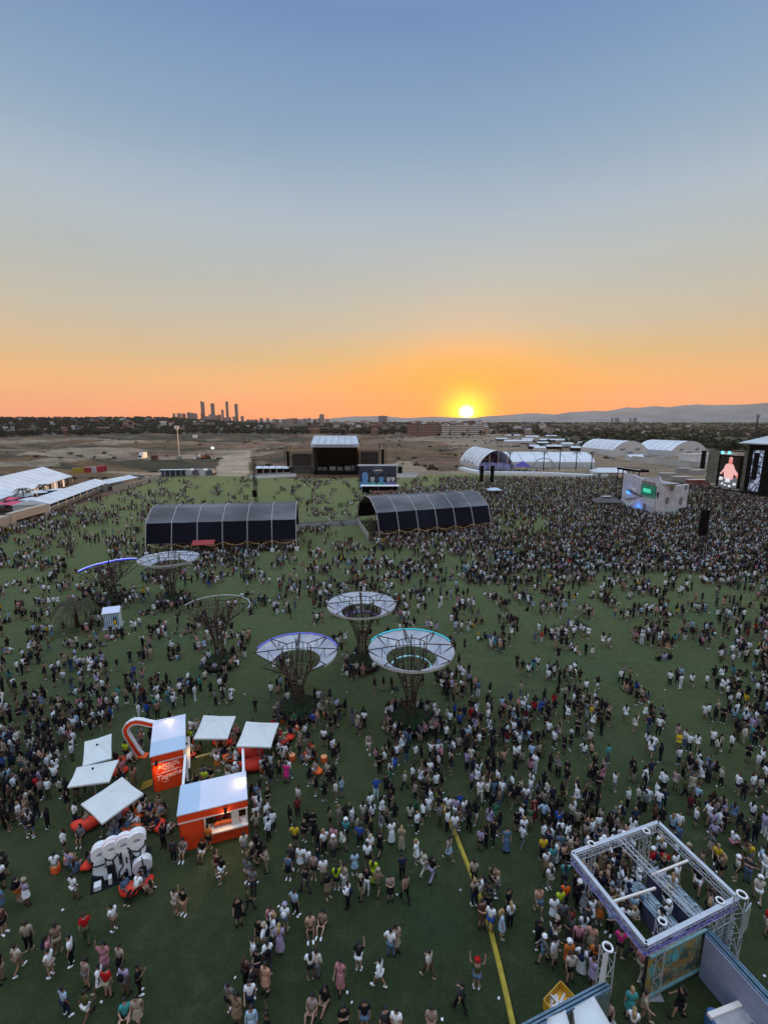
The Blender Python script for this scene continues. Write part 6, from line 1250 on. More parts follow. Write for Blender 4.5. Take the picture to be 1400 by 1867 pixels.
# serving counters under the frame
CT1 = mat('counter_steel_blue', (.16, .22, .27), .35, .35, 3, metal=.3); CT2 = mat('counter_violet', (.10, .09, .17), .6, .4, 3)
for (q0, q1, w2, lb) in [((620, 415), (905, 735), .75, 'long blue-grey bar counter, left one of two under the truss frame'), ((735, 330), (1010, 610), .75, 'long violet-grey bar counter, right one of two under the truss frame')]:
    a_, b_ = G(*c7(*q0), 1.1), G(*c7(*q1), 1.1); a_.z = b_.z = 0; d_ = b_ - a_; r_ = empty('bar_counter', a_, math.atan2(d_.y, d_.x), lb, 'counter'); L_ = d_.length
    MB().span(0, L_, -w2 / 2, w2 / 2, 0, 1.05).build('counter_body', CT2, r_); MB().span(-.05, L_ + .05, -w2 / 2 - .06, w2 / 2 + .06, 1.05, 1.1).build('counter_top', CT1, r_)
    for k in range(3): MB().span(0, L_, -w2 * .3 + k * w2 * .25, -w2 * .22 + k * w2 * .25, 1.1, 1.14).build('drip_rail', mat('pale_steel', (.4, .46, .48), .4, .2, metal=.3), r_)
    for k in range(5): MB().tube([(L_ * (.12 + .19 * k), 0, 1.1), (L_ * (.12 + .19 * k), 0, 1.5)], .06, 8).build('tap_column', ALU, r_)
# mural wall in front of it
mp_ = bpy.data.materials.new('painted_mural'); mp_.use_nodes = True; t = mp_.node_tree; b = t.nodes['Principled BSDF']; b.inputs['Roughness'].default_value = .7
tcn = t.nodes.new('ShaderNodeTexCoord'); vo = t.nodes.new('ShaderNodeTexVoronoi'); vo.inputs['Scale'].default_value = 2.3; nz2 = t.nodes.new('ShaderNodeTexNoise'); nz2.inputs['Scale'].default_value = 5
t.links.new(tcn.outputs['Object'], nz2.inputs['Vector']); vm = t.nodes.new('ShaderNodeVectorMath'); vm.operation = 'ADD'; t.links.new(tcn.outputs['Object'], vm.inputs[0]); t.links.new(nz2.outputs['Color'], vm.inputs[1]); t.links.new(vm.outputs[0], vo.inputs['Vector'])
sp2 = t.nodes.new('ShaderNodeSeparateColor'); t.links.new(vo.outputs['Color'], sp2.inputs[0]); k = t.nodes.new('ShaderNodeValToRGB'); cr = k.color_ramp; cr.interpolation = 'CONSTANT'
for i, (p_, c_) in enumerate([(0, (.30, .22, .05)), (.2, (.06, .10, .08)), (.4, (.32, .30, .20)), (.58, (.10, .30, .30)), (.72, (.28, .16, .07)), (.86, (.16, .20, .12))]):
    e_ = cr.elements[i] if i < 2 else cr.elements.new(p_); e_.position = p_; e_.color = (*c_, 1)
t.links.new(sp2.outputs[0], k.inputs[0]); t.links.new(k.outputs[0], b.inputs['Base Color'])
zm = 2.5; a_, b_ = G(*c7(716, 845), zm), G(*c7(1040, 682), zm); a_.z = b_.z = 0; d_ = b_ - a_; mw = empty('mural_wall', a_, math.atan2(d_.y, d_.x), 'upright hoarding painted with yellow, teal and brown patches below the truss frame', 'hoarding'); L_ = d_.length
MB().span(0, L_, 0, .08, 0.05, zm).build('painted_panel', mp_, mw); MB().bar((0, -.02, zm), (L_, -.02, zm), .1).build('top_rail', mat('teal_rail', (.16, .30, .30), .5, .2), mw); MB().bar((0, -.05, .25), (L_, -.05, .25), .1).build('bottom_rail', MATS['teal_rail'], mw)
for k in range(4): MB().bar((L_ * k / 3, .15, 0), (L_ * k / 3, .15, zm), .08).build('stay_post', DARKM, mw)
MB().prism([(L_ * (.44 + .05 * math.cos(i * .7)), -.02, 1.95 + .38 * math.sin(i * .7)) for i in range(9)], (0, -.02, 0)).build('teal_shape', mat('teal_paint', (.10, .38, .40), .7, .2), mw)
# corrugated panel
a_, b_ = G(*c7(1045, 690), 2.5), G(*c7(1205, 600), 2.5); a_.z = b_.z = 0; d_ = b_ - a_; cp = empty('corrugated_fence', a_, math.atan2(d_.y, d_.x), 'green-grey corrugated metal fence right of the painted hoarding', 'fence'); L_ = d_.length
MB().span(0, L_, 0, .04, .1, 2.5).build('sheet', mat('green_steel', (.10, .15, .15), .5, .2), cp)
cb = MB()
for k in range(9): cb.bar((0, -.05, .35 + k * .25), (L_, -.05, .35 + k * .25), .06)
cb.build('ridges', mat('pale_green_steel', (.26, .36, .36), .45, .2, metal=.3), cp)
for k in range(3): MB().bar((L_ * k / 2, .1, 0), (L_ * k / 2, .1, 2.5), .08).build('post', DARKM, cp)
# long lilac wall running to the lower right corner
a_, b_ = G(*c7(1040, 700), 2.6), G(1412, 1838, 2.6); a_.z = b_.z = 0; d_ = b_ - a_; lw = empty('long_wall', a_, math.atan2(d_.y, d_.x), 'long lilac-grey wall with a ribbed blue top running to the lower right corner', 'wall'); L_ = d_.length
MB().span(0, L_, -.05, 0, .05, 2.45).build('lilac_panel', mat('lilac_panel', (.27, .30, .42), .7, .12, 2), lw)
for k in range(3): MB().span(-.05, L_, .0 + k * .15, .09 + k * .15, 2.4, 2.52 + (k == 1) * .04).build('top_rib', mat('blue_steel', (.10, .17, .23), .4, .3, metal=.3), lw)
MB().span(0, L_, .1, .4, 0, 2.4).build('back_panel', mat('back_steel', (.07, .10, .13), .6, .3), lw)
# truss towers outside the frame
def tower(px, py, z, lb, banner, ang):
    p_ = G(px, py, z); p_.z = 0; r_ = empty('truss_tower', p_, ang, lb, 'truss tower'); b2 = MB(); lattice(b2, (0, 0, 0), (0, 0, z), .42, .026); b2.build('lattice', TW_, r_); MB().ring((0, 0, z + .1), .19, .045, 18, 6).build('top_ring', WHITE, r_); MB().ball((0, 0, z), (.13, .13, .1), 8, 5).build('lamp', BLACK, r_); MB().box((0, 0, .04), (1, 1, .08)).build('base_plate', GREYP, r_)
    if banner == 'white': MB().add([(-.62, -.3, 1.3), (-.28, -.3, 1.3), (-.25, -.3, z + .3), (-.48, -.3, z + .3), (-.62, -.25, 1.3), (-.28, -.25, 1.3), (-.25, -.25, z + .3), (-.48, -.25, z + .3)], [(0, 1, 2, 3), (7, 6, 5, 4), (0, 3, 7, 4), (1, 5, 6, 2)]).build('banner', FABRIC, r_)
    if banner == 'ribs':
        for k in range(4): MB().span(-.35 + .18 * k, -.20 + .18 * k, -.32, -.27, z - 1.7, z - .3).build('rib_panel', mat('pale_steel', (.4, .46, .48), .4, .2, metal=.3), r_)
        for s_ in (-1, 1): MB().tube([(0, 0, z * .45), (s_ * .5, .9 * s_, 0)], .03, 5).build('brace', ALU, r_)
    return r_
tower(*c7(1245, 490), 4.5, 'lattice tower with ribbed pale panels at the right corner of the truss frame', 'ribs', .6); tower(*c7(468, 795), 3.8, 'lattice tower with a white hanging banner left of the painted hoarding', 'white', .3)
# padded roof, rail and crate at the bottom
a_, b_ = G(930, 1878, 2.6), G(*c7(455, 975), 2.6); a_.z = b_.z = 0; d_ = b_ - a_; hr_ = empty('hoarding_wall', a_, math.atan2(d_.y, d_.x), 'grey-teal ribbed hoarding at the bottom edge, left of the white padded roof', 'hoarding'); L_ = d_.length
for k in range(3): MB().span(0, L_, -.3 + k * .13, -.22 + k * .13, 2.42, 2.55).build('top_rib', MATS['blue_steel'], hr_)
MB().span(0, L_, -.32, -.28, .05, 2.45).build('panel', mat('green_steel', (.10, .15, .15), .5, .2), hr_)
P4 = [G(1000, 1900, 2.5), G(1135, 1900, 2.5), G(1090, 1828, 2.5), G(1035, 1832, 2.5)]
for i, (q4, lb) in enumerate([([(988, 1905), (1050, 1905), (1030, 1842), (998, 1856)], 'white padded tent roof panel at the bottom edge, left one'), ([(1052, 1905), (1135, 1905), (1082, 1816), (1044, 1838)], 'white padded tent roof panel at the bottom edge, right one')]):
    P = [G(*q, 2.7) for q in q4]; c_ = sum(P, Vector()) / 4; c_.z = 0; r_ = empty('padded_roof', c_, 0, lb, 'tent'); Q = [p_ - c_ for p_ in P]; V = []; n = 8
    for i2 in range(n + 1):
        for j in range(n + 1):
            u, v = i2 / n, j / n; p_ = Q[0].lerp(Q[1], u).lerp(Q[3].lerp(Q[2], u), v); V.append(p_ + Vector((0, 0, .32 * (math.sin(PI * u) * math.sin(PI * v)) ** .5)))
    Fs = [(i2 * (n + 1) + j, (i2 + 1) * (n + 1) + j, (i2 + 1) * (n + 1) + j + 1, i2 * (n + 1) + j + 1) for i2 in range(n) for j in range(n)]
    MB().add(V, Fs).build('roof_pad', FABRIC, r_, smooth=True)
    for q in Q: MB().bar((q.x * .95, q.y * .95, 0), (q.x * .95, q.y * .95, 2.7), .07).build('leg', ALU, r_)
g_ = G(1020, 1838); cr_ = empty('yellow_crate', g_, .6, 'open yellow crate filled with white bottles beside the padded roof', 'crate'); YC = mat('yellow_crate_plastic', (.62, .34, .03), .5, .12); w2, d2, h2 = .62, .42, .5
MB().span(-w2, w2, -d2, d2, 0, .06).build('floor', YC, cr_)
for a2 in ((-w2, w2, -d2 - .03, -d2), (-w2, w2, d2, d2 + .03), (-w2 - .03, -w2, -d2, d2), (w2, w2 + .03, -d2, d2)): MB().span(*a2, 0, h2).build('side', YC, cr_)
for i in range(14): bt_ = MB().tube([(rnd.uniform(-.5, .5), rnd.uniform(-.32, .32), .06), (rnd.uniform(-.5, .5), rnd.uniform(-.32, .32), .42)], [.07, .03], 6); o = bt_.build('bottle', WHITE, None); o.location = cr_.location; tag(o, 'white bottle standing among others in the yellow crate', 'bottle', 'bottles in the yellow crate')
# counter in the bottom right corner
P = [G(1290, 1850, 1.1), G(1366, 1820, 1.1)]; a_, b_ = P; a_.z = b_.z = 0; d_ = b_ - a_; r_ = empty('corner_counter', a_, math.atan2(d_.y, d_.x), 'small cluttered white counter with a pale front rail in the bottom right corner', 'counter'); L_ = d_.length
MB().span(0, L_, -1.2, 0, 0, 1.0).build('counter_body', mat('blue_board', (.04, .12, .28), .7), r_); MB().span(0, L_, -.15, .05, 1.0, 1.16).build('front_rail', WTRIM, r_); MB().span(.1, L_ + .5, -2.2, -.15, 1.0, 1.06).build('counter_top', GREYP, r_)
for i in range(16): MB().box((rnd.uniform(.1, L_), rnd.uniform(-1.6, -.3), 1.12), (rnd.uniform(.06, .25), rnd.uniform(.06, .2), .1), rnd.uniform(0, 3)).build('tray', rnd.choice([WHITE, CT2, ALU, mat('card', (.3, .22, .18), .8)]), r_)
r_ = empty('blue_barrel', G(1298, 1880), 0, 'blue barrel standing at the left end of the corner counter', 'barrel'); MB().lathe([(.28, 0), (.32, .1), (.32, .8), (.28, .9), (.1, .92)], 14).build('body', mat('barrel_blue', (.03, .12, .32), .5), r_); MB().ring((0, 0, .5), .325, .02, 14, 4).build('hoop', mat('barrel_blue', (.03, .12, .32), .5), r_)
# ------------------------------------------------------------------ people
def pose(kind):
    J = dict(pelvis=(0, 0, .92), waist=(0, 0, 1.08), chest=(0, .0, 1.30), neck=(0, 0, 1.46), head0=(0, .01, 1.54), head1=(0, .015, 1.62), head2=(0, .0, 1.69))
    for s, n in ((-1, 'L'), (1, 'R')):
        J['sh' + n] = (s * .175, 0, 1.40); J['el' + n] = (s * .225, -.02, 1.13); J['wr' + n] = (s * .235, .05, .90); J['ha' + n] = (s * .235, .07, .82)
        J['hip' + n] = (s * .09, 0, .88); J['kn' + n] = (s * .10, .02, .48); J['an' + n] = (s * .105, -.01, .08); J['to' + n] = (s * .125, .13, .035)
    def arm(n, el, wr, ha): J['el' + n] = el; J['wr' + n] = wr; J['ha' + n] = ha
    if kind == 'phone':
        for s, n in ((-1, 'L'), (1, 'R')): arm(n, (s * .22, .05, 1.13), (s * .07, .26, 1.20), (s * .03, .30, 1.24))
        J['head1'] = (0, .05, 1.61); J['head2'] = (0, .05, 1.68)
    if kind == 'folded':
        arm('L', (-.23, .05, 1.14), (.02, .17, 1.17), (.10, .16, 1.17)); arm('R', (.23, .05, 1.14), (-.02, .18, 1.21), (-.10, .17, 1.20))
    if kind == 'walk':
        J['knL'] = (-.1, .20, .50); J['anL'] = (-.1, .26, .10); J['toL'] = (-.11, .40, .07); J['knR'] = (.1, -.04, .48); J['anR'] = (.1, -.30, .14); J['toR'] = (.11, -.18, .05)
        arm('L', (-.22, -.10, 1.14), (-.22, -.10, .92), (-.22, -.06, .84)); arm('R', (.22, .08, 1.14), (.20, .26, .98), (.19, .33, .95))
    if kind == 'raised':
        arm('R', (.30, .02, 1.58), (.26, .05, 1.84), (.25, .06, 1.92)); arm('L', (-.24, .04, 1.14), (-.10, .22, 1.10), (-.04, .26, 1.10))
    if kind == 'both_raised':
        arm('R', (.32, .02, 1.55), (.34, .05, 1.82), (.34, .06, 1.90)); arm('L', (-.32, .02, 1.55), (-.34, .05, 1.82), (-.34, .06, 1.90))
    if kind == 'hip':
        arm('L', (-.36, -.04, 1.16), (-.18, .02, 1.00), (-.14, .05, .98)); J['knR'] = (.12, .06, .48); J['anR'] = (.17, .05, .08); J['toR'] = (.22, .18, .035)
    if kind in ('sit', 'bench', 'recline'):
        pz = {'sit': .13, 'bench': .52, 'recline': .38}[kind]; dz = pz - .92
        for k_ in list(J):
            if k_[:2] not in ('kn', 'an', 'to'): x_, y_, z_ = J[k_]; lean = -.12 if kind == 'sit' else (-.5 if kind == 'recline' else .08); zz = z_ + dz; J[k_] = (x_, y_ + lean * max(0, zz - pz), pz + (zz - pz) * (.86 if kind == 'recline' else 1))
        for s, n in ((-1, 'L'), (1, 'R')):
            if kind == 'sit': J['kn' + n] = (s * .18, .36, .36); J['an' + n] = (s * .12, .60, .07); J['to' + n] = (s * .13, .74, .05)
            elif kind == 'bench': J['kn' + n] = (s * .11, .42, .52); J['an' + n] = (s * .11, .42, .09); J['to' + n] = (s * .12, .56, .04)
            else: J['kn' + n] = (s * .13, .42, .50); J['an' + n] = (s * .12, .72, .09); J['to' + n] = (s * .12, .82, .12)
            c_ = J['sh' + n]; J['el' + n] = (s * .25, c_[1] + .06, c_[2] - .26); J['wr' + n] = (s * .13, c_[1] + .28, c_[2] - .30); J['ha' + n] = (s * .08, c_[1] + .34, c_[2] - .27)
    return {k_: Vector(v) for k_, v in J.items()}
def skinmesh(name, nodes, edges, sub=1):
    """nodes: {key:(pos, radius)}; grown with a skin modifier rooted at the first node"""
    bm = bmesh.new(); ly = bm.verts.layers.skin.verify(); V = {}
    for i, (k_, (p_, r_)) in enumerate(nodes.items()):
        v = bm.verts.new(p_); V[k_] = v; rr_ = r_ if isinstance(r_, tuple) else (r_, r_); v[ly].radius = rr_; v[ly].use_root = (i == 0)
    for a_, b_ in edges: bm.edges.new((V[a_], V[b_]))
    me = bpy.data.meshes.new(name + '_cage'); bm.to_mesh(me); bm.free(); o = bpy.data.objects.new(name + '_cage', me); COL.objects.link(o)
    o.modifiers.new('skin', 'SKIN').use_smooth_shade = True
    if sub: o.modifiers.new('sub', 'SUBSURF').levels = sub
    dg = bpy.context.evaluated_depsgraph_get(); m2 = bpy.data.meshes.new_from_object(o.evaluated_get(dg)); m2.name = name; bpy.data.objects.remove(o); bpy.data.meshes.remove(me); return m2
def body_mesh(J):
    Nn = {'pelvis': (J['pelvis'], (.135, .105)), 'waist': (J['waist'], (.115, .09)), 'chest': (J['chest'], (.14, .10)), 'neck': (J['neck'], .055), 'head0': (J['head0'], (.062, .07)), 'head1': (J['head1'], (.078, .092)), 'head2': (J['head2'], (.06, .07))}
    Ed = [('pelvis', 'waist'), ('waist', 'chest'), ('chest', 'neck'), ('neck', 'head0'), ('head0', 'head1'), ('head1', 'head2')]
    fw = (J['head1'] - J['head0']).normalized(); f_ = Vector((0, 1, 0))
    Nn['nose'] = (J['head1'] + f_ * .105 - Vector((0, 0, .015)), .014); Ed.append(('head1', 'nose'))
    for n in 'LR':
        Nn['sh' + n] = (J['sh' + n], .062); Nn['el' + n] = (J['el' + n], .043); Nn['wr' + n] = (J['wr' + n], .028); Nn['ha' + n] = (J['ha' + n], (.034, .022))
        Ed += [('chest', 'sh' + n), ('sh' + n, 'el' + n), ('el' + n, 'wr' + n), ('wr' + n, 'ha' + n)]
        d = (J['ha' + n] - J['wr' + n]).normalized(); sd = d.cross(Vector((0, 0, 1)));
        if sd.length < .2: sd = Vector((0, 1, 0))
        sd.normalize(); 
        for q in range(4):
            L_ = (.060, .072, .068, .050)[q]; p_ = J['ha' + n] + d * .022 + sd * (.024 - .016 * q); Nn['f%d%s' % (q, n)] = (p_ + d * L_ + d.cross(sd) * .012, .009); Ed.append(('ha' + n, 'f%d%s' % (q, n)))
        Nn['th' + n] = (J['ha' + n] + sd * .05 + d * .01, .010); Ed.append(('ha' + n, 'th' + n))
        Nn['hip' + n] = (J['hip' + n], .088); Nn['kn' + n] = (J['kn' + n], .057); Nn['an' + n] = (J['an' + n], .038); Nn['to' + n] = (J['to' + n], (.04, .03))
        Ed += [('pelvis', 'hip' + n), ('hip' + n, 'kn' + n), ('kn' + n, 'an' + n), ('an' + n, 'to' + n)]
    return skinmesh('person_body', Nn, Ed)
def shirt_mesh(J, long_=False, wide=1.0):
    w0 = J['pelvis'].lerp(J['waist'], .1); Nn = {'c': (J['chest'], (.168 * wide, .128)), 'w': (J['waist'], (.148 * wide, .122)), 'p': (w0, (.158 * wide, .135)), 'n': (J['neck'] - Vector((0, 0, .035)), (.10, .08))}; Ed = [('c', 'w'), ('w', 'p'), ('c', 'n')]
    for n in 'LR':
        Nn['s' + n] = (J['sh' + n], .082); e = J['sh' + n].lerp(J['el' + n], .8) if not long_ else J['el' + n]; Nn['e' + n] = (e, .066); Ed += [('c', 's' + n), ('s' + n, 'e' + n)]
        if long_: Nn['w' + n] = (J['wr' + n], .046); Ed.append(('e' + n, 'w' + n))
    return skinmesh('shirt', Nn, Ed)
def legs_mesh(J, long_):
    Nn = {'p': (J['pelvis'] + Vector((0, 0, .02)), (.156, .128))}; Ed = []
    for n in 'LR':
        Nn['h' + n] = (J['hip' + n], .108); Ed.append(('p', 'h' + n))
        if long_: Nn['k' + n] = (J['kn' + n], .078); Nn['a' + n] = (J['an' + n] + Vector((0, 0, .02)), .060); Ed += [('h' + n, 'k' + n), ('k' + n, 'a' + n)]
        else: Nn['k' + n] = (J['hip' + n].lerp(J['kn' + n], .68), .090); Ed.append(('h' + n, 'k' + n))
    return skinmesh('trousers' if long_ else 'shorts', Nn, Ed)
def skirt_mesh(J, z1):
    b = MB(); p = J['waist']; n = 14; o_ = 0
    for i, (q, r_) in enumerate([(0, .135), (.3, .175), (.65, .20), (1, .235)]):
        z = p.z + (z1 - p.z) * q
        for k_ in range(n): a_ = k_ * 2 * PI / n; rr_ = r_ * (1 + .07 * q * math.sin(5 * a_)); b.v.append((p.x + rr_ * math.cos(a_), p.y + rr_ * .8 * math.sin(a_) + .02 * q, z))
    for i in range(3):
        for k_ in range(n): a_, c_ = i * n + k_, i * n + (k_ + 1) % n; b.f.append((a_, a_ + n, c_ + n, c_))
    b.f.append(tuple(range(n))); return b.mesh('skirt', True)
def hair_mesh(J, long_):
    c_ = J['head1'] + Vector((0, -.022, .025)); b = MB()
    def fn(p):
        q = p.copy()
        if q.y > .25 and q.z < .35: q.y *= .25
        return q
    b.ball(c_, (.098, .118, .115), 12, 8, fn)
    if long_: b.tube([c_ + Vector((0, -.06, .02)), c_ + Vector((0, -.11, -.12)), c_ + Vector((0, -.115, -.28)), c_ + Vector((0, -.10, -.40))], [.07, .09, .085, .04], 8)
    return b.mesh('hair', True)
def hat_mesh(J):
    c_ = J['head1'] + Vector((0, 0, .055)); b = MB(); b.lathe([(.155, c_.z), (.11, c_.z + .015), (.10, c_.z + .08), (.05, c_.z + .11)], 12, (c_.x, c_.y)); return b.mesh('hat', True)
def shoe_mesh(J, n):
    a_ = J['an' + n]; t_ = J['to' + n]; b = MB(); b.tube([a_ + (a_ - t_) * .3 + Vector((0, 0, -.03)), a_ + Vector((0, 0, -.02)), t_, t_ + (t_ - a_) * .35], [.04, .055, .052, .03], 7); return b.mesh('shoe', True)
def pack_mesh(J):
    c_ = J['chest']; b = MB(); b.ball((c_.x, c_.y - .19, c_.z - .08), (.15, .10, .21), 10, 6); return b.mesh('backpack', True)
POSES = ['stand', 'phone', 'folded', 'walk', 'raised', 'both_raised', 'hip', 'sit', 'bench', 'recline']
LIB = {}
for pk_ in POSES:
    J = pose(pk_); LIB[pk_] = dict(body=body_mesh(J), shirt=shirt_mesh(J), long_shirt=shirt_mesh(J, True, 1.05), shorts=legs_mesh(J, False), trousers=legs_mesh(J, True), hair=hair_mesh(J, False), long_hair=hair_mesh(J, True), hat=hat_mesh(J), shoeL=shoe_mesh(J, 'L'), shoeR=shoe_mesh(J, 'R'), pack=pack_mesh(J))
    if pk_ not in ('sit', 'bench', 'recline'): LIB[pk_]['skirt'] = skirt_mesh(J, .62); LIB[pk_]['long_skirt'] = skirt_mesh(J, .22)
C = dict(black=(.010, .010, .012), white=(.78, .80, .82), grey=(.14, .14, .15), beige=(.34, .28, .21), tan=(.23, .16, .105), cream=(.52, .49, .42), navy=(.015, .022, .055), olive=(.075, .085, .035), green=(.03, .12, .06), teal=(.05, .26, .26), denim=(.09, .15, .24), pale_blue=(.34, .47, .60),
         blue=(.02, .07, .32), pink=(.48, .20, .24), bright_pink=(.62, .03, .20), red=(.42, .012, .015), dark_red=(.13, .015, .018), orange=(.55, .15, .03), yellow=(.60, .40, .02), lime=(.42, .60, .02), lilac=(.36, .30, .44), brown=(.085, .045, .03), peach=(.50, .28, .19), floral=(.30, .22, .20), dark_grey=(.04, .04, .045), hivis_orange=(.75, .10, .01))
CM = {k_: mat('cloth_' + k_, v, .85, .14, 9) for k_, v in C.items()}
SKN = [mat('skin_light', (.42, .25, .18), .6, .06, 6), mat('skin_tan', (.31, .175, .115), .6, .06, 6), mat('skin_brown', (.17, .09, .055), .6, .06, 6)]
HAIRC = {'black': mat('hair_black', (.008, .007, .007), .7, .2), 'brown': mat('hair_brown', (.035, .018, .010), .7, .2), 'blond': mat('hair_blond', (.30, .20, .09), .7, .2), 'red': mat('hair_red', (.30, .05, .015), .7, .2)}
def part(name, me, m_, parent):
    if not me.materials: me.materials.append(None)
    o = bpy.data.objects.new(name, me); COL.objects.link(o); o.parent = parent; o.material_slots[0].link = 'OBJECT'; o.material_slots[0].material = m_; return o
def person(loc, rz, s, pk_, topc, botc, style='shorts', hairc='black', longh=False, hat=None, pack=None, skin=0, shoe='white', sleeve=False):
    """style: shorts, trousers, skirt, dress, long_dress"""
    Lb = LIB[pk_]; me = Lb['body']
    if not me.materials: me.materials.append(None)
    o = bpy.data.objects.new('person', me); COL.objects.link(o); o.material_slots[0].link = 'OBJECT'; o.material_slots[0].material = SKN[skin]
    o.location = loc; o.rotation_euler = (0, 0, rz); o.scale = (s, s, s); o['category'] = 'person'
    dress = style in ('dress', 'long_dress') and 'skirt' in Lb
    part('shirt' if not dress else 'dress_top', Lb['long_shirt' if sleeve else 'shirt'], CM[topc], o)
    if style in ('skirt', 'dress', 'long_dress') and 'skirt' in Lb: part('skirt', Lb['long_skirt' if style == 'long_dress' else 'skirt'], CM[topc if dress else botc], o)
    else: part('trousers' if style == 'trousers' else 'shorts', Lb['trousers' if style == 'trousers' else 'shorts'], CM[botc], o)
    part('hair', Lb['long_hair' if longh else 'hair'], HAIRC[hairc], o)
    if hat: part('hat', Lb['hat'], CM[hat], o)
    if pack: part('backpack', Lb['pack'], CM[pack], o)
    for n in 'LR': part('shoe', Lb['shoe' + n], CM[shoe], o)
    return o

# landmarks used in the descriptions, by photo position of their foot
LMK = [((748, 1322), 'the cyan-rimmed funnel tree'), ((545, 1300), 'the violet-rimmed funnel tree'), ((270, 1440), 'the lettered rear kiosk'), ((390, 1545), 'the front kiosk'), ((205, 1500), 'the diagonal parasol'), ((228, 1615), 'the white letters'), ((150, 1400), 'the leftmost parasol'),
       ((800, 1450), 'the upper end of the cable cover'), ((850, 1570), 'the middle of the cable cover'), ((905, 1740), 'the lower part of the cable cover'), ((1060, 1640), 'the left corner of the truss frame'), ((1185, 1560), 'the far corner of the truss frame'), ((1330, 1650), 'the right corner of the truss frame'), ((1190, 1660), 'the bar counters'), ((1180, 1790), 'the painted hoarding'),
       ((1105, 1830), 'the white banner tower'), ((1020, 1838), 'the yellow crate'), ((1350, 1850), 'the corner counter'), ((465, 1375), 'the rightmost parasol'), ((560, 1395), 'the right bean bag group'), ((20, 1840), 'the lower left corner of the lawn'), ((10, 1500), 'the left edge of the lawn'), ((1390, 1450), 'the right edge of the lawn'), ((640, 1850), 'the bottom edge of the lawn'), ((520, 1680), 'the long queue left of centre'),
       ((680, 1520), 'the big group at mid lawn'), ((1100, 1450), 'the group beyond the truss frame'), ((1250, 1420), 'the open grass on the right'), ((460, 1800), 'the lower end of the queue'), ((300, 1740), 'the empty grass below the letters'), ((740, 1720), 'the hugging couple'), ((980, 1450), 'the crowd between cable cover and truss frame')]
used_labels = set()
PN = {k_: k_.replace('_', ' ') for k_ in C}
def describe(px, py, topc, botc, style, hairc, longh, hat, pack, pk_):
    bd = sorted(LMK, key=lambda q: (q[0][0] - px) ** 2 + ((q[0][1] - py) * 1.1) ** 2)
    dress = style in ('dress', 'long_dress') and pk_ not in ('sit', 'bench', 'recline')
    cl = ('%s %s' % (PN[topc], 'long dress' if style == 'long_dress' else 'dress')) if dress else '%s top and %s %s' % (PN[topc], PN[botc], 'trousers' if style == 'trousers' else 'skirt' if style == 'skirt' and pk_ not in ('sit', 'bench', 'recline') else 'shorts')
    ps = {'sit': 'sitting', 'bench': 'perched', 'recline': 'reclining', 'walk': 'walking', 'raised': 'arm raised', 'both_raised': 'arms raised', 'phone': 'holding a phone', 'folded': 'arms folded', 'hip': 'hand on hip', 'stand': 'standing'}[pk_]
    for (lx, ly), nm in bd[:7]:
        dx, dy = px - lx, py - ly; rel = ('left of' if dx < 0 else 'right of') if abs(dx) > abs(dy) else ('behind' if dy < 0 else 'in front of')
        for v in (('person in %s %s %s %s' if len(cl.split()) < 8 else '%s %s %s %s') % (cl, ps, rel, nm), 'person in %s and %s %s %s' % (cl, ('a %s hat' % PN[hat]) if hat else ('long %s hair' % hairc if longh else 'short %s hair' % hairc), rel, nm)):
            if len(v.split()) > 16: v = v.replace('person in ', '').replace('standing ', '')
            if v not in used_labels and len(v.split()) <= 16: used_labels.add(v); return v
    return None

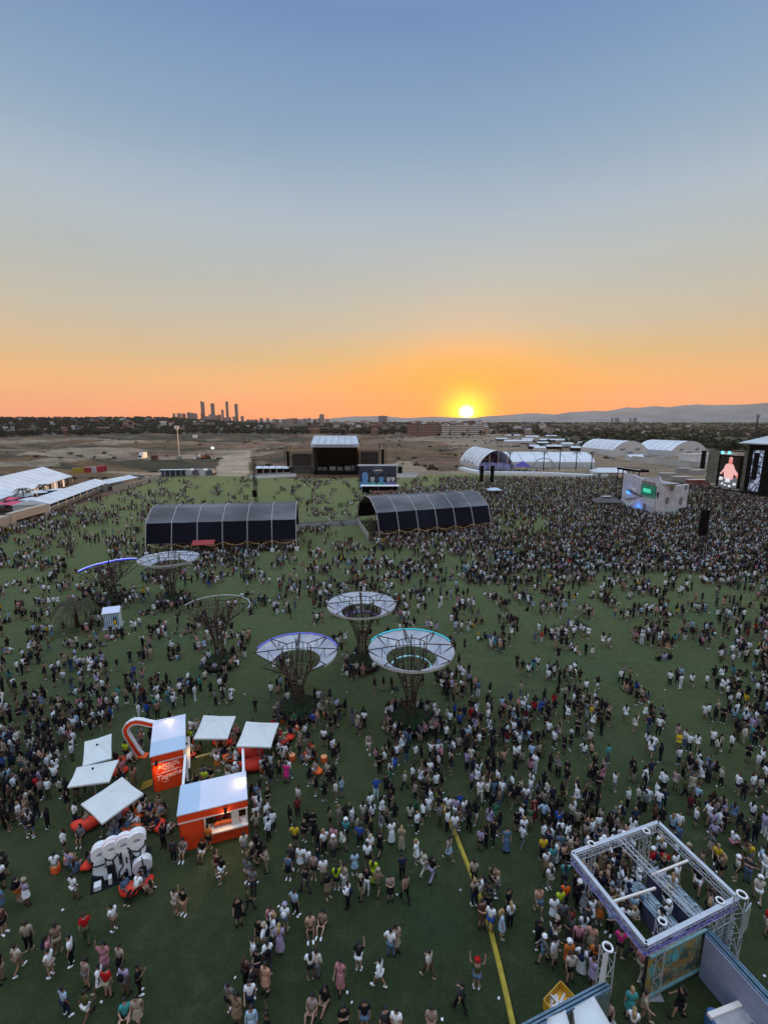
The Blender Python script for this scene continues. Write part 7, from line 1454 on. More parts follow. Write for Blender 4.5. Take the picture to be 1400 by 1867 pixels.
# explicit foreground people: x, foot y, pose, heading(deg, 0 = away), top, bottom, style, extras
X = [(712, 1744, 'hip', 20, 'white', 'denim', 'trousers', {}), (722, 1737, 'folded', 150, 'beige', 'tan', 'dress', dict(longh=True)), (654, 1769, 'raised', 10, 'black', 'white', 'shorts', dict(longh=True)), (621, 1802, 'walk', 200, 'pink', 'white', 'long_dress', {}), (692, 1800, 'walk', -60, 'white', 'white', 'shorts', dict(sleeve=True)),
     (781, 1783, 'walk', -50, 'cream', 'brown', 'trousers', {}), (839, 1845, 'walk', -40, 'dark_grey', 'black', 'trousers', {}), (665, 1880, 'stand', 180, 'black', 'denim', 'shorts', dict(longh=True)), (627, 1890, 'folded', 170, 'black', 'black', 'dress', dict(longh=True)), (722, 1896, 'phone', 190, 'white', 'black', 'shorts', {}), (702, 1893, 'stand', 160, 'dark_grey', 'black', 'trousers', {}),
     (785, 1892, 'phone', 185, 'floral', 'beige', 'shorts', dict(longh=True)), (578, 1783, 'stand', 10, 'cream', 'grey', 'trousers', dict(sleeve=True)), (567, 1786, 'raised', -15, 'white', 'black', 'shorts', dict(longh=True)), (569, 1846, 'sit', 190, 'floral', 'tan', 'shorts', {}), (592, 1829, 'sit', 200, 'black', 'tan', 'shorts', dict(longh=True)), (566, 1694, 'sit', 170, 'peach', 'brown', 'shorts', {}), (588, 1688, 'sit', 190, 'tan', 'black', 'shorts', dict(longh=True)),
     (160, 1717, 'walk', -30, 'red', 'olive', 'trousers', dict(hairc='brown')), (108, 1737, 'phone', -30, 'tan', 'beige', 'shorts', {}), (55, 1733, 'stand', -20, 'beige', 'black', 'trousers', {}), (36, 1773, 'walk', 20, 'cream', 'tan', 'shorts', {}), (9, 1702, 'stand', 100, 'brown', 'black', 'shorts', dict(longh=True)), (210, 1697, 'phone', -70, 'white', 'tan', 'shorts', {}),
     (199, 1818, 'stand', 5, 'red', 'beige', 'shorts', {}), (194, 1772, 'raised', 170, 'pink', 'pink', 'dress', dict(longh=True)), (231, 1814, 'stand', 10, 'lilac', 'grey', 'shorts', dict(pack='black')), (223, 1774, 'stand', 200, 'beige', 'black', 'skirt', {}), (161, 1800, 'stand', -160, 'floral', 'grey', 'shorts', dict(longh=True)), (122, 1852, 'hip', 30, 'pale_blue', 'navy', 'trousers', {}),
     (161, 1860, 'walk', 20, 'olive', 'white', 'shorts', {}), (256, 1812, 'phone', 60, 'black', 'black', 'trousers', {}), (230, 1855, 'sit', 160, 'teal', 'black', 'shorts', {}), (254, 1870, 'walk', 170, 'beige', 'tan', 'dress', dict(longh=True)), (3, 1792, 'stand', 90, 'black', 'tan', 'shorts', {}),
     (447, 1562, 'walk', -20, 'cream', 'grey', 'shorts', dict(shoe='white')), (468, 1560, 'stand', 0, 'black', 'black', 'dress', dict(longh=True)), (463, 1630, 'phone', 180, 'grey', 'dark_grey', 'trousers', {}), (453, 1609, 'raised', 200, 'grey', 'beige', 'shorts', {}), (406, 1606, 'walk', 30, 'black', 'white', 'shorts', {}), (396, 1598, 'raised', 60, 'dark_red', 'tan', 'shorts', {}),
     (538, 1669, 'hip', 30, 'pale_blue', 'black', 'trousers', {}), (521, 1696, 'stand', 10, 'white', 'denim', 'shorts', dict(hat='lilac', pack='white')), (495, 1702, 'phone', 190, 'pink', 'black', 'skirt', {}), (475, 1722, 'stand', 160, 'black', 'black', 'shorts', dict(longh=True)), (511, 1737, 'stand', 0, 'lilac', 'lilac', 'long_dress', dict(hairc='blond', longh=True)),
     (464, 1762, 'hip', 60, 'white', 'tan', 'shorts', {}), (490, 1768, 'walk', -20, 'white', 'dark_grey', 'trousers', dict(pack='black')), (486, 1810, 'stand', 200, 'peach', 'tan', 'dress', {}), (449, 1796, 'folded', 30, 'brown', 'black', 'trousers', dict(hairc='brown', longh=True)), (421, 1848, 'stand', 20, 'grey', 'black', 'shorts', {}), (458, 1843, 'walk', 170, 'white', 'navy', 'trousers', {}), (434, 1868, 'raised', 190, 'tan', 'black', 'dress', dict(longh=True)),
     (573, 1602, 'stand', 190, 'floral', 'black', 'shorts', {}), (558, 1628, 'walk', -60, 'black', 'dark_grey', 'trousers', {}), (590, 1609, 'phone', 170, 'white', 'beige', 'shorts', dict(longh=True)), (614, 1623, 'raised', 5, 'lime', 'black', 'shorts', dict(longh=True)), (628, 1620, 'stand', 40, 'beige', 'white', 'trousers', {}), (598, 1637, 'phone', 140, 'black', 'tan', 'skirt', dict(longh=True)),
     (670, 1582, 'stand', 0, 'white', 'black', 'shorts', {}), (681, 1611, 'stand', 20, 'lime', 'tan', 'long_dress', dict(longh=True, hairc='brown')), (669, 1627, 'hip', 200, 'black', 'white', 'trousers', dict(longh=True)), (689, 1630, 'walk', 20, 'tan', 'olive', 'shorts', dict(hat='beige')), (647, 1596, 'stand', -10, 'pale_blue', 'denim', 'dress', {}),
     (711, 1642, 'phone', 170, 'floral', 'black', 'skirt', dict(longh=True)), (739, 1644, 'walk', -30, 'tan', 'black', 'trousers', {}), (772, 1594, 'walk', 60, 'cream', 'cream', 'trousers', {}), (787, 1607, 'walk', 50, 'black', 'lilac', 'trousers', dict(longh=True)), (733, 1602, 'stand', 170, 'navy', 'black', 'trousers', {}),
     (539, 1546, 'hip', 10, 'yellow', 'black', 'shorts', {}), (631, 1535, 'folded', 0, 'teal', 'black', 'shorts', dict(hat='white')), (656, 1545, 'hip', 10, 'blue', 'black', 'trousers', {}), (714, 1538, 'stand', -20, 'white', 'white', 'long_dress', {}), (732, 1549, 'stand', 10, 'beige', 'beige', 'long_dress', dict(hairc='blond', longh=True)), (609, 1550, 'phone', 190, 'pink', 'peach', 'shorts', dict(longh=True)),
     (692, 1559, 'walk', 40, 'black', 'black', 'dress', {}), (818, 1569, 'walk', -40, 'floral', 'pale_blue', 'skirt', {}), (828, 1526, 'stand', 0, 'white', 'grey', 'shorts', {}), (868, 1803, 'both_raised', 10, 'olive', 'denim', 'shorts', dict(hat='red')), (893, 1699, 'stand', 30, 'white', 'blue', 'shorts', {}), (877, 1690, 'phone', 170, 'brown', 'tan', 'dress', dict(longh=True)),
     (988, 1569, 'stand', 0, 'yellow', 'black', 'trousers', {}), (1005, 1585, 'stand', -10, 'teal', 'grey', 'skirt', {}), (1018, 1563, 'phone', 180, 'denim', 'denim', 'trousers', {}), (1016, 1516, 'stand', 10, 'blue', 'navy', 'trousers', {}), (1045, 1557, 'raised', 30, 'black', 'beige', 'shorts', dict(hairc='brown')), (1027, 1657, 'stand', 10, 'hivis_orange', 'black', 'trousers', {}), (1018, 1669, 'stand', -10, 'lime', 'black', 'trousers', {}),
     (1023, 1690, 'stand', 10, 'grey', 'dark_grey', 'shorts', {}), (980, 1666, 'walk', 180, 'peach', 'denim', 'shorts', {}), (1007, 1683, 'phone', 180, 'white', 'black', 'dress', dict(longh=True)), (1034, 1767, 'stand', 0, 'orange', 'brown', 'dress', dict(hat='white')), (1051, 1735, 'stand', -170, 'pink', 'black', 'shorts', dict(longh=True)), (1076, 1737, 'hip', 30, 'peach', 'beige', 'skirt', {}), (1081, 1768, 'stand', 10, 'orange', 'black', 'skirt', dict(longh=True, hairc='brown')),
     (1127, 1744, 'raised', 30, 'bright_pink', 'black', 'shorts', {}), (1076, 1684, 'stand', 160, 'white', 'white', 'dress', dict(longh=True)), (1091, 1686, 'stand', 20, 'tan', 'orange', 'skirt', {}), (1166, 1782, 'walk', 60, 'pink', 'beige', 'trousers', {}), (1383, 1584, 'hip', -50, 'pale_blue', 'white', 'shorts', {}), (1334, 1546, 'bench', 80, 'white', 'pink', 'shorts', {}), (1378, 1646, 'walk', 30, 'cream', 'white', 'shorts', dict(hat='white')), (1396, 1702, 'hip', 170, 'red', 'white', 'shorts', {}),
     (1354, 1586, 'stand', 170, 'olive', 'beige', 'shorts', {}), (1295, 1520, 'stand', 0, 'lilac', 'grey', 'shorts', {}), (1146, 1857, 'stand', 10, 'teal', 'white', 'dress', dict(hairc='blond')), (1171, 1862, 'walk', 120, 'beige', 'tan', 'trousers', {}), (922, 1553, 'stand', 180, 'denim', 'pale_blue', 'long_dress', {}), (816, 1491, 'hip', 20, 'white', 'beige', 'shorts', {}), (830, 1494, 'stand', 20, 'lilac', 'white', 'trousers', {}), (845, 1496, 'stand', -40, 'white', 'lilac', 'shorts', {}),
     (874, 1461, 'walk', 180, 'white', 'cream', 'trousers', {}), (972, 1494, 'stand', 180, 'dark_red', 'dark_red', 'long_dress', {}), (1003, 1498, 'walk', 20, 'black', 'white', 'shorts', {}), (1017, 1520, 'phone', 150, 'blue', 'black', 'trousers', {}), (953, 1531, 'stand', 0, 'white', 'grey', 'shorts', dict(hairc='blond')), (957, 1471, 'stand', 10, 'white', 'dark_grey', 'shorts', {}), (964, 1511, 'raised', 30, 'green', 'tan', 'skirt', {}), (941, 1517, 'stand', 0, 'black', 'black', 'shorts', {}), (896, 1484, 'folded', 30, 'black', 'brown', 'dress', dict(longh=True)),
     (138, 1640, 'hip', 20, 'white', 'white', 'shorts', {}), (36, 1645, 'stand', 10, 'black', 'orange', 'shorts', dict(pack='black')), (322, 1668, 'raised', 20, 'cream', 'beige', 'shorts', {}), (337, 1667, 'stand', 200, 'black', 'peach', 'shorts', {}), (127, 1586, 'bench', 20, 'lilac', 'grey', 'shorts', {}), (102, 1590, 'bench', -20, 'white', 'tan', 'shorts', {}), (250, 1632, 'recline', 190, 'white', 'black', 'trousers', {}),
     (211, 1525, 'recline', 150, 'grey', 'denim', 'trousers', {}), (275, 1495, 'recline', 160, 'navy', 'brown', 'shorts', {}), (290, 1500, 'recline', 200, 'grey', 'black', 'trousers', {}), (262, 1476, 'recline', 150, 'black', 'brown', 'shorts', {}), (300, 1545, 'stand', 190, 'black', 'black', 'trousers', {}), (318, 1572, 'stand', 0, 'dark_grey', 'black', 'trousers', {}), (337, 1560, 'bench', 180, 'floral', 'grey', 'shorts', {}), (382, 1548, 'stand', 10, 'orange', 'black', 'shorts', {}), (371, 1562, 'bench', 180, 'black', 'white', 'shorts', {}),
     (375, 1440, 'stand', 0, 'lime', 'navy', 'trousers', {}), (372, 1422, 'bench', 160, 'grey', 'black', 'shorts', {}), (386, 1425, 'bench', 200, 'black', 'peach', 'shorts', {}), (397, 1407, 'stand', 20, 'white', 'orange', 'skirt', {}), (430, 1418, 'bench', 150, 'white', 'grey', 'trousers', dict(hat='white')), (418, 1416, 'bench', 190, 'beige', 'tan', 'shorts', {}), (349, 1362, 'stand', 30, 'lime', 'black', 'trousers', dict(hat='cream')), (232, 1388, 'stand', 10, 'lime', 'black', 'shorts', {}),
     (480, 1407, 'bench', 170, 'white', 'white', 'shorts', {}), (591, 1362, 'stand', 10, 'white', 'black', 'shorts', {}), (523, 1427, 'stand', 190, 'bright_pink', 'bright_pink', 'dress', {}), (571, 1330, 'stand', 20, 'blue', 'black', 'shorts', {}), (643, 1322, 'stand', 10, 'grey', 'black', 'long_dress', dict(longh=True)), (664, 1327, 'stand', 10, 'white', 'black', 'trousers', {}), (672, 1372, 'walk', 180, 'floral', 'cream', 'shorts', {})]
X += [(px_, py_, 'stand', 190, tc_, 'black', 'trousers', {}) for px_, py_, tc_ in ((403, 1512, 'red'), (417, 1508, 'dark_red'), (430, 1505, 'red'))]   # staff inside the front kiosk

# density of the crowd over the photo (14 columns of 100 px; tenths of full cover)
YE = [870, 890, 915, 940, 970, 1000, 1040, 1080, 1120, 1160, 1200, 1250, 1300, 1350, 1400, 1450, 1500, 1560, 1620, 1680, 1740, 1800, 1875]
DN = [[0, 0, 1, 2, 2, 4, 2, 5, 9, 10, 10, 10, 10, 10], [0, 1, 4, 3, 1, 3, 4, 9, 10, 10, 10, 10, 10, 10], [3, 5, 4, 3, 3, 3.5, 4, 8, 10, 9, 10, 10, 10, 10], [6, 6, 4.5, 2, 2, 2.5, 2, 6, 9, 7, 9, 10, 10, 10], [4, 4, 5, 5, 5, 2, 5.5, 8, 8, 8, 9, 10, 10, 10],
      [4, 2, 4, 7, 6, 4.5, 5.5, 7, 7, 8, 9, 9, 9, 9], [2, 3, 4.5, 3, 3, 4, 5.5, 5.5, 5, 6, 6, 6, 5.5, 6], [2, 4, 3.5, 1.5, 2, 4, 4.5, 4.5, 3.5, 4, 4, 3, 3.5, 3.5], [3, 2, 3, 3, 2, 1, 1, 2, 2.2, 2, 3, 3, 3.5, 4.5], [2, 2, 1.5, 3, 1, .5, .5, .5, 2.2, 1.8, 2, 2, 2, 5],
      [1.5, 6, 2, 1.5, .7, 1.5, 1, 1, 3.5, 1.5, 1.5, 1.4, 1, 4], [4, 5, 4, 2, 1, 2, 1, 2, 3.5, 4, 5, 1.5, .4, 5], [5, 6, 2, 1, 1.2, 2, 1, 2.5, 6, 7, 2.8, 1.5, .2, 4], [6, 1, 0, 0, 1.5, 1.5, 1.5, 6, 4.5, 3.5, 1.5, 1, 1.5, 2.5], [7, 2, .5, .5, 3, 1.2, 2, 7, 3, 4.5, 5, 2, 3.5, 3],
      [6, 1, 1, 1, 5, 1.2, 4, 4.5, 3, 2, 6, 3, 3.5, 3], [1.2, .5, 0, 0, 2.5, 3.5, 4, .8, 3, 1.5, 6, 6, 4, 2.5], [.6, .7, 0, .2, .8, 2, 1.2, .2, 1.2, .6, 4, 4, 4, 2.2], [.5, .5, .2, .2, 1, .6, 0, 0, 1.3, 1.2, 3, 3, 3, .8], [1, .3, .2, 0, 2, .3, .2, 0, .5, .2, 2, 1.6, 0, .3], [.5, .2, .4, .3, 3.2, .5, .2, .1, .3, .8, 2, 1.6, 0, 0], [.4, .5, .6, 1.6, 3.5, .5, .4, .3, .4, .4, 0, .4, .3, .2]]
def dens(px, py):
    r_ = 0
    while r_ < len(DN) - 1 and py > YE[r_ + 1]: r_ += 1
    yc = [(YE[i] + YE[i + 1]) / 2 for i in range(len(DN))]; r0 = max(0, min(len(DN) - 2, r_ if py > yc[r_] else r_ - 1)); ty = min(1, max(0, (py - yc[r0]) / (yc[r0 + 1] - yc[r0])))
    cx_ = min(12.999, max(0, px / 100 - .5)); c0 = int(cx_); tx = cx_ - c0
    return (DN[r0][c0] * (1 - tx) + DN[r0][c0 + 1] * tx) * (1 - ty) + (DN[r0 + 1][c0] * (1 - tx) + DN[r0 + 1][c0 + 1] * tx) * ty
# footprints nobody stands in
def foot_rect(root, x0, x1, y0, y1): return [tuple(world_of(root, (a_, b_, 0)))[:2] for a_, b_ in ((x0, y0), (x1, y0), (x1, y1), (x0, y1))]
BLK = [foot_rect(k1, -.3, K1[2] + .3, -.3, K1[3] + .3), foot_rect(k2, -.3, K2[2] + .3, -.3, K2[3] + .3), foot_rect(ls, -.7, Lt + .9, -.6, 1.8), foot_rect(pv, -3, W1 + 1, -2.5, 9), foot_rect(foh, -7, 7, -2, 7), foot_rect(mw, -.2, 3.6, -.5, .7), foot_rect(lw, -.3, 9, -.7, .8), foot_rect(cp, 0, 2, -.3, .4), foot_rect(hr_, -3, 4, -1.6, 1), foot_rect(bt, -1.2, 1.2, -1.4, 1.2),
       foot_rect(sh, 1, ln, 4.6, 9), foot_rect(sh2, 1, ln2, 4.6, 9), foot_rect(walk, 0, 0, 0, 0), [gp(541, 966), gp(650, 957), gp(655, 946), gp(541, 953)], foot_rect(stg, -14, 14, -1, 16), foot_rect(rs, -12, 30, -4, 12), foot_rect(cn, 0, 20, .8, 2.2), foot_rect(pm, -1.5, 1.5, -1.5, 1.5)]
CIR = [(G(748, 1322), 2.1), (G(660, 1215), 2.0), (G(545, 1300), 2.0), (G(402, 1213), 1.9), (G(316, 1098), 1.9), (G(207, 1096), 1.5), (G(1020, 1838), .9), (G(142, 1143), .6)] + [(G(*q[0]), .9) for q in BB]
LP_ = np.array(LAWN)
def free(x_, y_):
    if not inside(np.array(x_), np.array(y_), LAWN): return False
    for b_ in BLK:
        if inside(np.array(x_), np.array(y_), b_): return False
    for c_, r_ in CIR:
        if (x_ - c_.x) ** 2 + (y_ - c_.y) ** 2 < r_ * r_: return False
    return True
prg = random.Random(2024); people = []; grid = {}
def near(x_, y_, d):
    gx, gy = int(x_ // 1), int(y_ // 1)
    for i in (-1, 0, 1):
        for j in (-1, 0, 1):
            for (a_, b_) in grid.get((gx + i, gy + j), ()):
                if (a_ - x_) ** 2 + (b_ - y_) ** 2 < d * d: return True
    return False
def put(x_, y_): grid.setdefault((int(x_ // 1), int(y_ // 1)), []).append((x_, y_))
for e_ in X:
    g_ = G(e_[0], e_[1]); put(g_.x, g_.y)
def hpx(py): return .0575 * (py - 768)
bl_ = [((a_[0], a_[1]) if False else a_) for a_ in BLK]
for ri in range(len(DN)):
    y0, y1 = YE[ri], YE[ri + 1]
    for ci in range(-1, 15):
        h = hpx((y0 + y1) / 2 + 10); area = 100 * (y1 - y0); dd = DN[ri][min(13, max(0, ci))]; n = dd / 10 * area / (.205 * h * h) * (2.9 if dd > 7.5 else 1.8 if y0 < 1500 else 1.9 if dd >= 3 and ci > 8 else .45 if ci < 4 else .8); n = int(n + prg.random()); tries = 0; k_ = 0
        while k_ < n and tries < n * 8 + 12:
            tries += 1; px = (ci + prg.random()) * 100; py = y0 + prg.random() * (y1 - y0); d_ = dens(px, py)
            cl_n = fbm(np.array([px / (3.0 * h)]), np.array([py / (1.5 * h)]), 3, 99)[0]
            if dd < 8 and cl_n < .66 - .04 * d_:
                if prg.random() < .94: continue
            g_ = G(px, py + h * .45)
            if not -16 < px < 1416: continue
            m_ = 1 if dd > 7.5 or prg.random() < .35 else prg.choice((2, 3, 4, 5, 6)); sitg = (dd < 6.5 and py < 1260 and prg.random() < .22); hd = prg.uniform(0, 2 * PI)
            for q in range(m_):
                a_ = prg.uniform(0, 2 * PI); rr_ = 0 if q == 0 else prg.uniform(.45, 1.1); x_, y_ = g_.x + rr_ * math.cos(a_), g_.y + rr_ * math.sin(a_)
                if near(x_, y_, .30 if dd > 7 else .40) or not free(x_, y_): continue
                put(x_, y_); fx, fy = proj((x_, y_, 0)); people.append([x_, y_, fx, fy, sitg, hd, dd]); k_ += 1
TOPS = ['black'] * 38 + ['white'] * 27 + ['grey'] * 6 + ['beige'] * 6 + ['tan'] * 4 + ['cream'] * 7 + ['navy'] * 5 + ['olive'] * 3 + ['pale_blue'] * 4 + ['denim'] * 3 + ['pink'] * 3 + ['lilac'] * 3 + ['peach'] * 3 + ['floral'] * 4 + ['red', 'teal', 'green', 'yellow', 'blue', 'dark_red', 'brown', 'brown', 'dark_grey', 'dark_grey', 'dark_grey']
BOTS = ['black'] * 34 + ['dark_grey'] * 9 + ['denim'] * 12 + ['beige'] * 9 + ['white'] * 8 + ['tan'] * 7 + ['navy'] * 7 + ['grey'] * 5 + ['olive'] * 4 + ['brown'] * 4
STY = ['shorts'] * 40 + ['trousers'] * 28 + ['dress'] * 14 + ['skirt'] * 10 + ['long_dress'] * 5
SPOSE = ['stand'] * 5 + ['phone'] * 4 + ['folded'] * 2 + ['walk'] * 3 + ['hip'] * 3 + ['raised']
def stage_heading(x_, y_): return math.atan2(130 - x_, 0 + (172 - y_)) * -1 + prg.gauss(0, .5)
people.sort(key=lambda q: -q[3])
room = 297 - len(X); near_p = [q for q in people if q[3] < 1905][:room]; far_p = [q for q in people if q[3] < 1905][room:]
GRP = 'people standing on the lawn'
for (px, py, pk_, hd, tc_, bc_, sty, ex) in X:
    g_ = G(px, py); ex = dict(ex); hc = ex.pop('hairc', 'black'); lh = ex.pop('longh', False); hat = ex.pop('hat', None); pck = ex.pop('pack', None)
    z = 0
    if pk_ == 'recline': z = .12
    if py in (1512, 1508, 1505) and tc_ in ('red', 'dark_red'): g_ = world_of(k2, (K2[2] * {1512: .55, 1508: .67, 1505: .80}[py], .66, 0)); z = .1
    lb = describe(px, py, tc_, bc_, sty, hc, lh, hat, pck, pk_) or 'person'
    o = person((g_.x, g_.y, z), R(-hd), (1.0 + prg.uniform(-.03, .04)), pk_, tc_, bc_, sty, hc, lh, hat, pck, prg.choice((0, 0, 1, 1, 2)), ex.get('shoe', prg.choice(('white', 'black', 'black', 'beige'))), ex.get('sleeve', False)); o['label'] = lb; o['group'] = GRP
for (x_, y_, fx, fy, sitg, hd, dd) in near_p:
    for _ in range(40):
        pk_ = prg.choice(SPOSE); tc_, bc_, sty = prg.choice(TOPS), prg.choice(BOTS), prg.choice(STY); hc = prg.choice(('black', 'black', 'brown', 'blond')); lh = prg.random() < .45; hat = prg.choice((None,) * 9 + ('white', 'black', 'beige')); pck = prg.choice((None,) * 7 + ('black', 'navy'))
        lb = describe(fx, fy, tc_, bc_, sty, hc, lh, hat, pck, pk_)
        if lb: break
    o = person((x_, y_, 0), prg.uniform(0, 2 * PI), prg.uniform(.95, 1.04), pk_, tc_, bc_, sty, hc, lh, hat, pck, prg.choice((0, 0, 1, 1, 2)), prg.choice(('white', 'black', 'black', 'beige')), prg.random() < .15); o['label'] = lb; o['group'] = GRP

# everyone farther away: one crowd mesh
def low(J, lod, style):
    V = []; Q = []; S_ = []
    def tube(pts, rs, n, sl, flat=1.0):
        b = MB(); b.tube(pts, rs, n, caps=False); o_ = len(V)
        for v in b.v: V.append(v)
        for f in b.f: Q.append(tuple(i + o_ for i in f))
        S_.extend([sl] * len(b.v))
    def ball(c_, r_, nu, nv, sl):
        b = MB(); b.ball(c_, r_, nu, nv); o_ = len(V); V.extend(b.v); Q.extend(tuple(i + o_ for i in f) for f in b.f); S_.extend([sl] * len(b.v))
    n = 6 if lod == 0 else 5; m_ = 5 if lod == 0 else 3
    tube([J['pelvis'] - Vector((0, 0, .04)), J['waist'], J['chest'], J['neck']], [.155, .14, .185, .07], n, 1)
    tube([J['shL'] - Vector((.03, 0, .02)), J['shR'] + Vector((.03, 0, -.02))], [.075, .075], m_, 1)
    for s_ in 'LR':
        if lod == 0: tube([J['sh' + s_], J['el' + s_]], [.07, .055], m_, 1); tube([J['el' + s_], J['wr' + s_], J['ha' + s_]], [.045, .035, .03], m_, 0)
        else: tube([J['sh' + s_], J['el' + s_], J['wr' + s_]], [.06, .05, .04], 3, 0)
        if style != 'dress':
            if style == 'trousers': tube([J['hip' + s_], J['kn' + s_], J['an' + s_]], [.105, .075, .055], m_, 2)
            else: tube([J['hip' + s_], J['hip' + s_].lerp(J['kn' + s_], .7)], [.11, .09], m_, 2); tube([J['hip' + s_].lerp(J['kn' + s_], .65), J['kn' + s_], J['an' + s_]], [.06, .055, .04], m_, 0)
        else: tube([J['kn' + s_] + Vector((0, 0, .1)), J['an' + s_]], [.06, .04], m_, 0)
        if lod == 0: tube([J['an' + s_] + Vector((0, -.05, -.03)), J['to' + s_]], [.05, .045], 4, 4)
    if style == 'dress': tube([J['waist'], J['waist'] * .5 + Vector((0, 0, .30))], [.14, .24], n, 1)
    c_ = J['head1']; ball(c_, (.082, .095, .12), 6, 4, 0); ball(c_ + Vector((0, -.03, .03)), (.098, .10, .12), 6, 3 if lod else 4, 3)
    if style != 'trousers': tube([c_ + Vector((0, -.08, .02)), c_ + Vector((0, -.13, -.30))], [.085, .07], 4, 3)
    return np.array(V, np.float32), np.array(Q, np.int32), np.array(S_)
TPL = {}
for lod in (0, 1):
    for pk_ in ('stand', 'phone', 'walk', 'raised', 'hip', 'sit', 'bench', 'folded'):
        for sty in ('shorts', 'trousers', 'dress'):
            if sty == 'dress' and pk_ in ('sit', 'bench'): continue
            TPL[(lod, pk_, sty)] = low(pose(pk_), lod, sty)
VV, QQ, CC, off = [], [], [], 0; crg = random.Random(99)
SK_ = [(.42, .25, .18), (.31, .175, .115), (.20, .11, .07)]; HR_ = [(.010, .008, .008)] * 5 + [(.04, .022, .012)] * 3 + [(.25, .17, .08)]
def add_low(x_, y_, z_, rz_, s_, pk_, sty, lod, tc_, bc_):
    global off
    V, Q, S_ = TPL.get((lod, pk_, sty)) or TPL[(lod, pk_, 'shorts')]; c1, s1 = math.cos(rz_) * s_, math.sin(rz_) * s_
    P = np.empty_like(V); P[:, 0] = V[:, 0] * c1 - V[:, 1] * s1 + x_; P[:, 1] = V[:, 0] * s1 + V[:, 1] * c1 + y_; P[:, 2] = V[:, 2] * s_ + z_
    j = crg.uniform(.75, 1.2); pal = np.array([crg.choice(SK_), [min(.8, c * j) for c in C[tc_]], C[bc_], crg.choice(HR_), crg.choice([C['white'], C['black'], C['beige']])], np.float32)
    VV.append(P); QQ.append(Q + off); CC.append(pal[S_]); off += len(V)
for (x_, y_, fx, fy, sitg, hd, dd) in far_p:
    lod = 0 if fy > 1010 else 1
    if sitg: pk_ = 'sit'; rz_ = crg.uniform(0, 6.28)
    else: pk_ = crg.choice(('stand', 'stand', 'phone', 'walk', 'hip', 'folded', 'stand', 'raised') if dd < 8 else ('stand', 'phone', 'stand', 'raised', 'folded')); rz_ = stage_heading(x_, y_) if (dd > 7.5 and fx > 850) else crg.uniform(0, 6.28)
    add_low(x_, y_, 0, rz_, crg.uniform(.88, 1.01), pk_, crg.choice(('shorts', 'shorts', 'trousers', 'trousers', 'dress')), lod, crg.choice(TOPS + ['black'] * 26), crg.choice(BOTS + ['black'] * 20))
for c_, Rp, nn_, cov in ((G(748, 1322), 1.95, 19, 1), (G(660, 1215), 1.75, 9, 1), (G(545, 1300), 1.85, 8, 1), (G(402, 1213), 1.6, 12, 1), (G(316, 1098), 1.9, 13, 1), (G(207, 1096), 1.5, 7, 1)):   # sitters round the planters
    for i in range(nn_):
        a_ = i * 2 * PI / nn_ + crg.uniform(-.12, .12); add_low(c_.x + Rp * math.cos(a_), c_.y + Rp * math.sin(a_), .10, a_ - PI / 2, crg.uniform(.95, 1.05), 'bench', crg.choice(('shorts', 'trousers')), 0, crg.choice(TOPS), crg.choice(BOTS))
for i in range(20):
    c_ = crg.choice([(514, 1362), (530, 1352), (566, 1386), (460, 1375), (400, 1358), (520, 1385), (480, 1360), (505, 1375), (425, 1350)]); g_ = G(c_[0] + crg.uniform(-9, 9), c_[1] + crg.uniform(-7, 7)); add_low(g_.x, g_.y, .1, crg.uniform(0, 6.28), 1, 'bench', 'shorts', 0, crg.choice(['pink', 'black', 'white', 'red', 'peach', 'black', 'floral']), crg.choice(BOTS))
for i in range(46):
    q = BB[i % len(BB)]; g_ = G(*q[0]); a_ = crg.uniform(0, 6.28); k_ = i // len(BB); r_ = (.15, .75, 1.0)[k_]; add_low(g_.x + r_ * math.cos(a_), g_.y + r_ * math.sin(a_), (.28, .05, .0)[k_], crg.uniform(0, 6.28), 1, 'sit' if k_ < 2 else crg.choice(('sit', 'bench', 'stand')), 'shorts', 0, crg.choice(['black', 'white', 'grey', 'tan', 'beige', 'pink', 'navy', 'denim']), crg.choice(BOTS))
for i in range(150):                                          # customers and staff under the shade halls and the awnings
    r_, L_ = (sh, ln) if i % 2 else (sh2, ln2); p_ = world_of(r_, (crg.uniform(1, L_ - 1), crg.uniform(5.8, 8) if crg.random() < .4 else crg.uniform(-1, 4.2), 0)); add_low(p_.x, p_.y, 0, crg.uniform(0, 6.28), 1, 'stand', 'shorts', 1, crg.choice(TOPS), crg.choice(BOTS))
for i in range(260):
    px = crg.uniform(-20, 90); g_ = G(px, 935 - px * .42 + crg.uniform(-22, 4)); add_low(g_.x, g_.y, 0, crg.uniform(0, 6.28), 1, 'stand', 'shorts', 1, crg.choice(TOPS + ['pink', 'red'] * 6), crg.choice(BOTS))
for i in range(320):
    px = crg.uniform(-20, 75); g_ = G(px, 868 + crg.uniform(-6, 10) - px * .09); add_low(g_.x, g_.y, 0, crg.uniform(0, 6.28), 1, 'stand', 'shorts', 1, crg.choice(TOPS), crg.choice(BOTS))
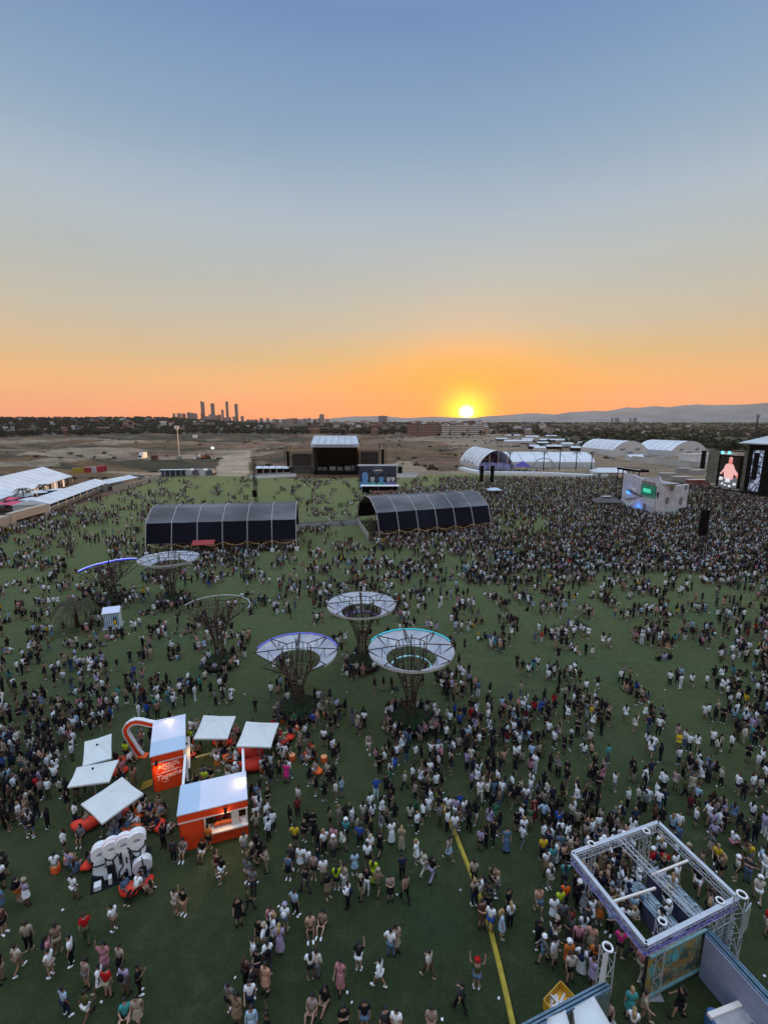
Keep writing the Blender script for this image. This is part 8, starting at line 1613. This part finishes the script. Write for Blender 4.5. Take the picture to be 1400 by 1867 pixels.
for i in range(90):
    px = crg.uniform(875, 1010); g_ = G(px, 861 + crg.uniform(-3, 3)); add_low(g_.x, g_.y, 0, crg.uniform(0, 6.28), 1, 'stand', 'shorts', 1, crg.choice(TOPS), crg.choice(BOTS))
cm_ = attrmat('crowd_clothes', 'tint', var=.15, scale=7)
co_ = npmesh('crowd', np.concatenate(VV), np.concatenate(QQ), cm_, 'tint', np.concatenate(CC), smooth=True); tag(co_, 'dense crowd of festival goers spread over the middle and far lawn', 'crowd', kind='stuff')
print('PEOPLE near', len(X) + len(near_p), 'far', len(VV), 'verts', off)
# litter and bags on the near grass
for i in range(60):
    px, py = prg.uniform(0, 1400), prg.uniform(1200, 1860); g_ = G(px, py)
    if not free(g_.x, g_.y): continue
    k_ = i % 3; o = MB(); 
    if k_ == 0: o.tube([(0, 0, .03), (.09, .03, .04)], [.035, .045], 7); nm = 'paper_cup'
    elif k_ == 1: o.prism([(-.06, -.04, .03), (.07, -.05, .03), (.05, .06, .03), (-.05, .05, .03)], (0, 0, .012)); nm = 'napkin'
    else: o.ball((0, 0, .05), (.08, .06, .05), 6, 4); nm = 'crumpled_bag'
    q = o.build(nm, WHITE); q.location = (g_.x, g_.y, 0.01); q.rotation_euler = (0, 0, prg.uniform(0, 6)); bd = min(LMK, key=lambda q_: (q_[0][0] - px) ** 2 + (q_[0][1] - py) ** 2)
    tag(q, 'white %s near %s' % (nm.replace('_', ' '), bd[1]), 'litter', 'litter on the grass')

# ------------------------------------------------------------------ air between here and the hills
hm = bpy.data.materials.new('haze_air'); hm.use_nodes = True; t = hm.node_tree; t.nodes.remove(t.nodes['Principled BSDF']); pvn = t.nodes.new('ShaderNodeVolumePrincipled'); pvn.inputs['Color'].default_value = (.88, .82, .76, 1); pvn.inputs['Density'].default_value = HAZE; pvn.inputs['Anisotropy'].default_value = .15
t.links.new(pvn.outputs[0], t.nodes['Material Output'].inputs['Volume'])
if HAZE > 0:
    hb_ = MB(); hb_.span(-14500, 14500, -600, 13500, -60, 760); h_o = hb_.build('haze', hm); h_o['kind'] = 'stuff'; h_o['label'] = 'thin evening haze between the lawn and the far hills'; h_o['category'] = 'haze'
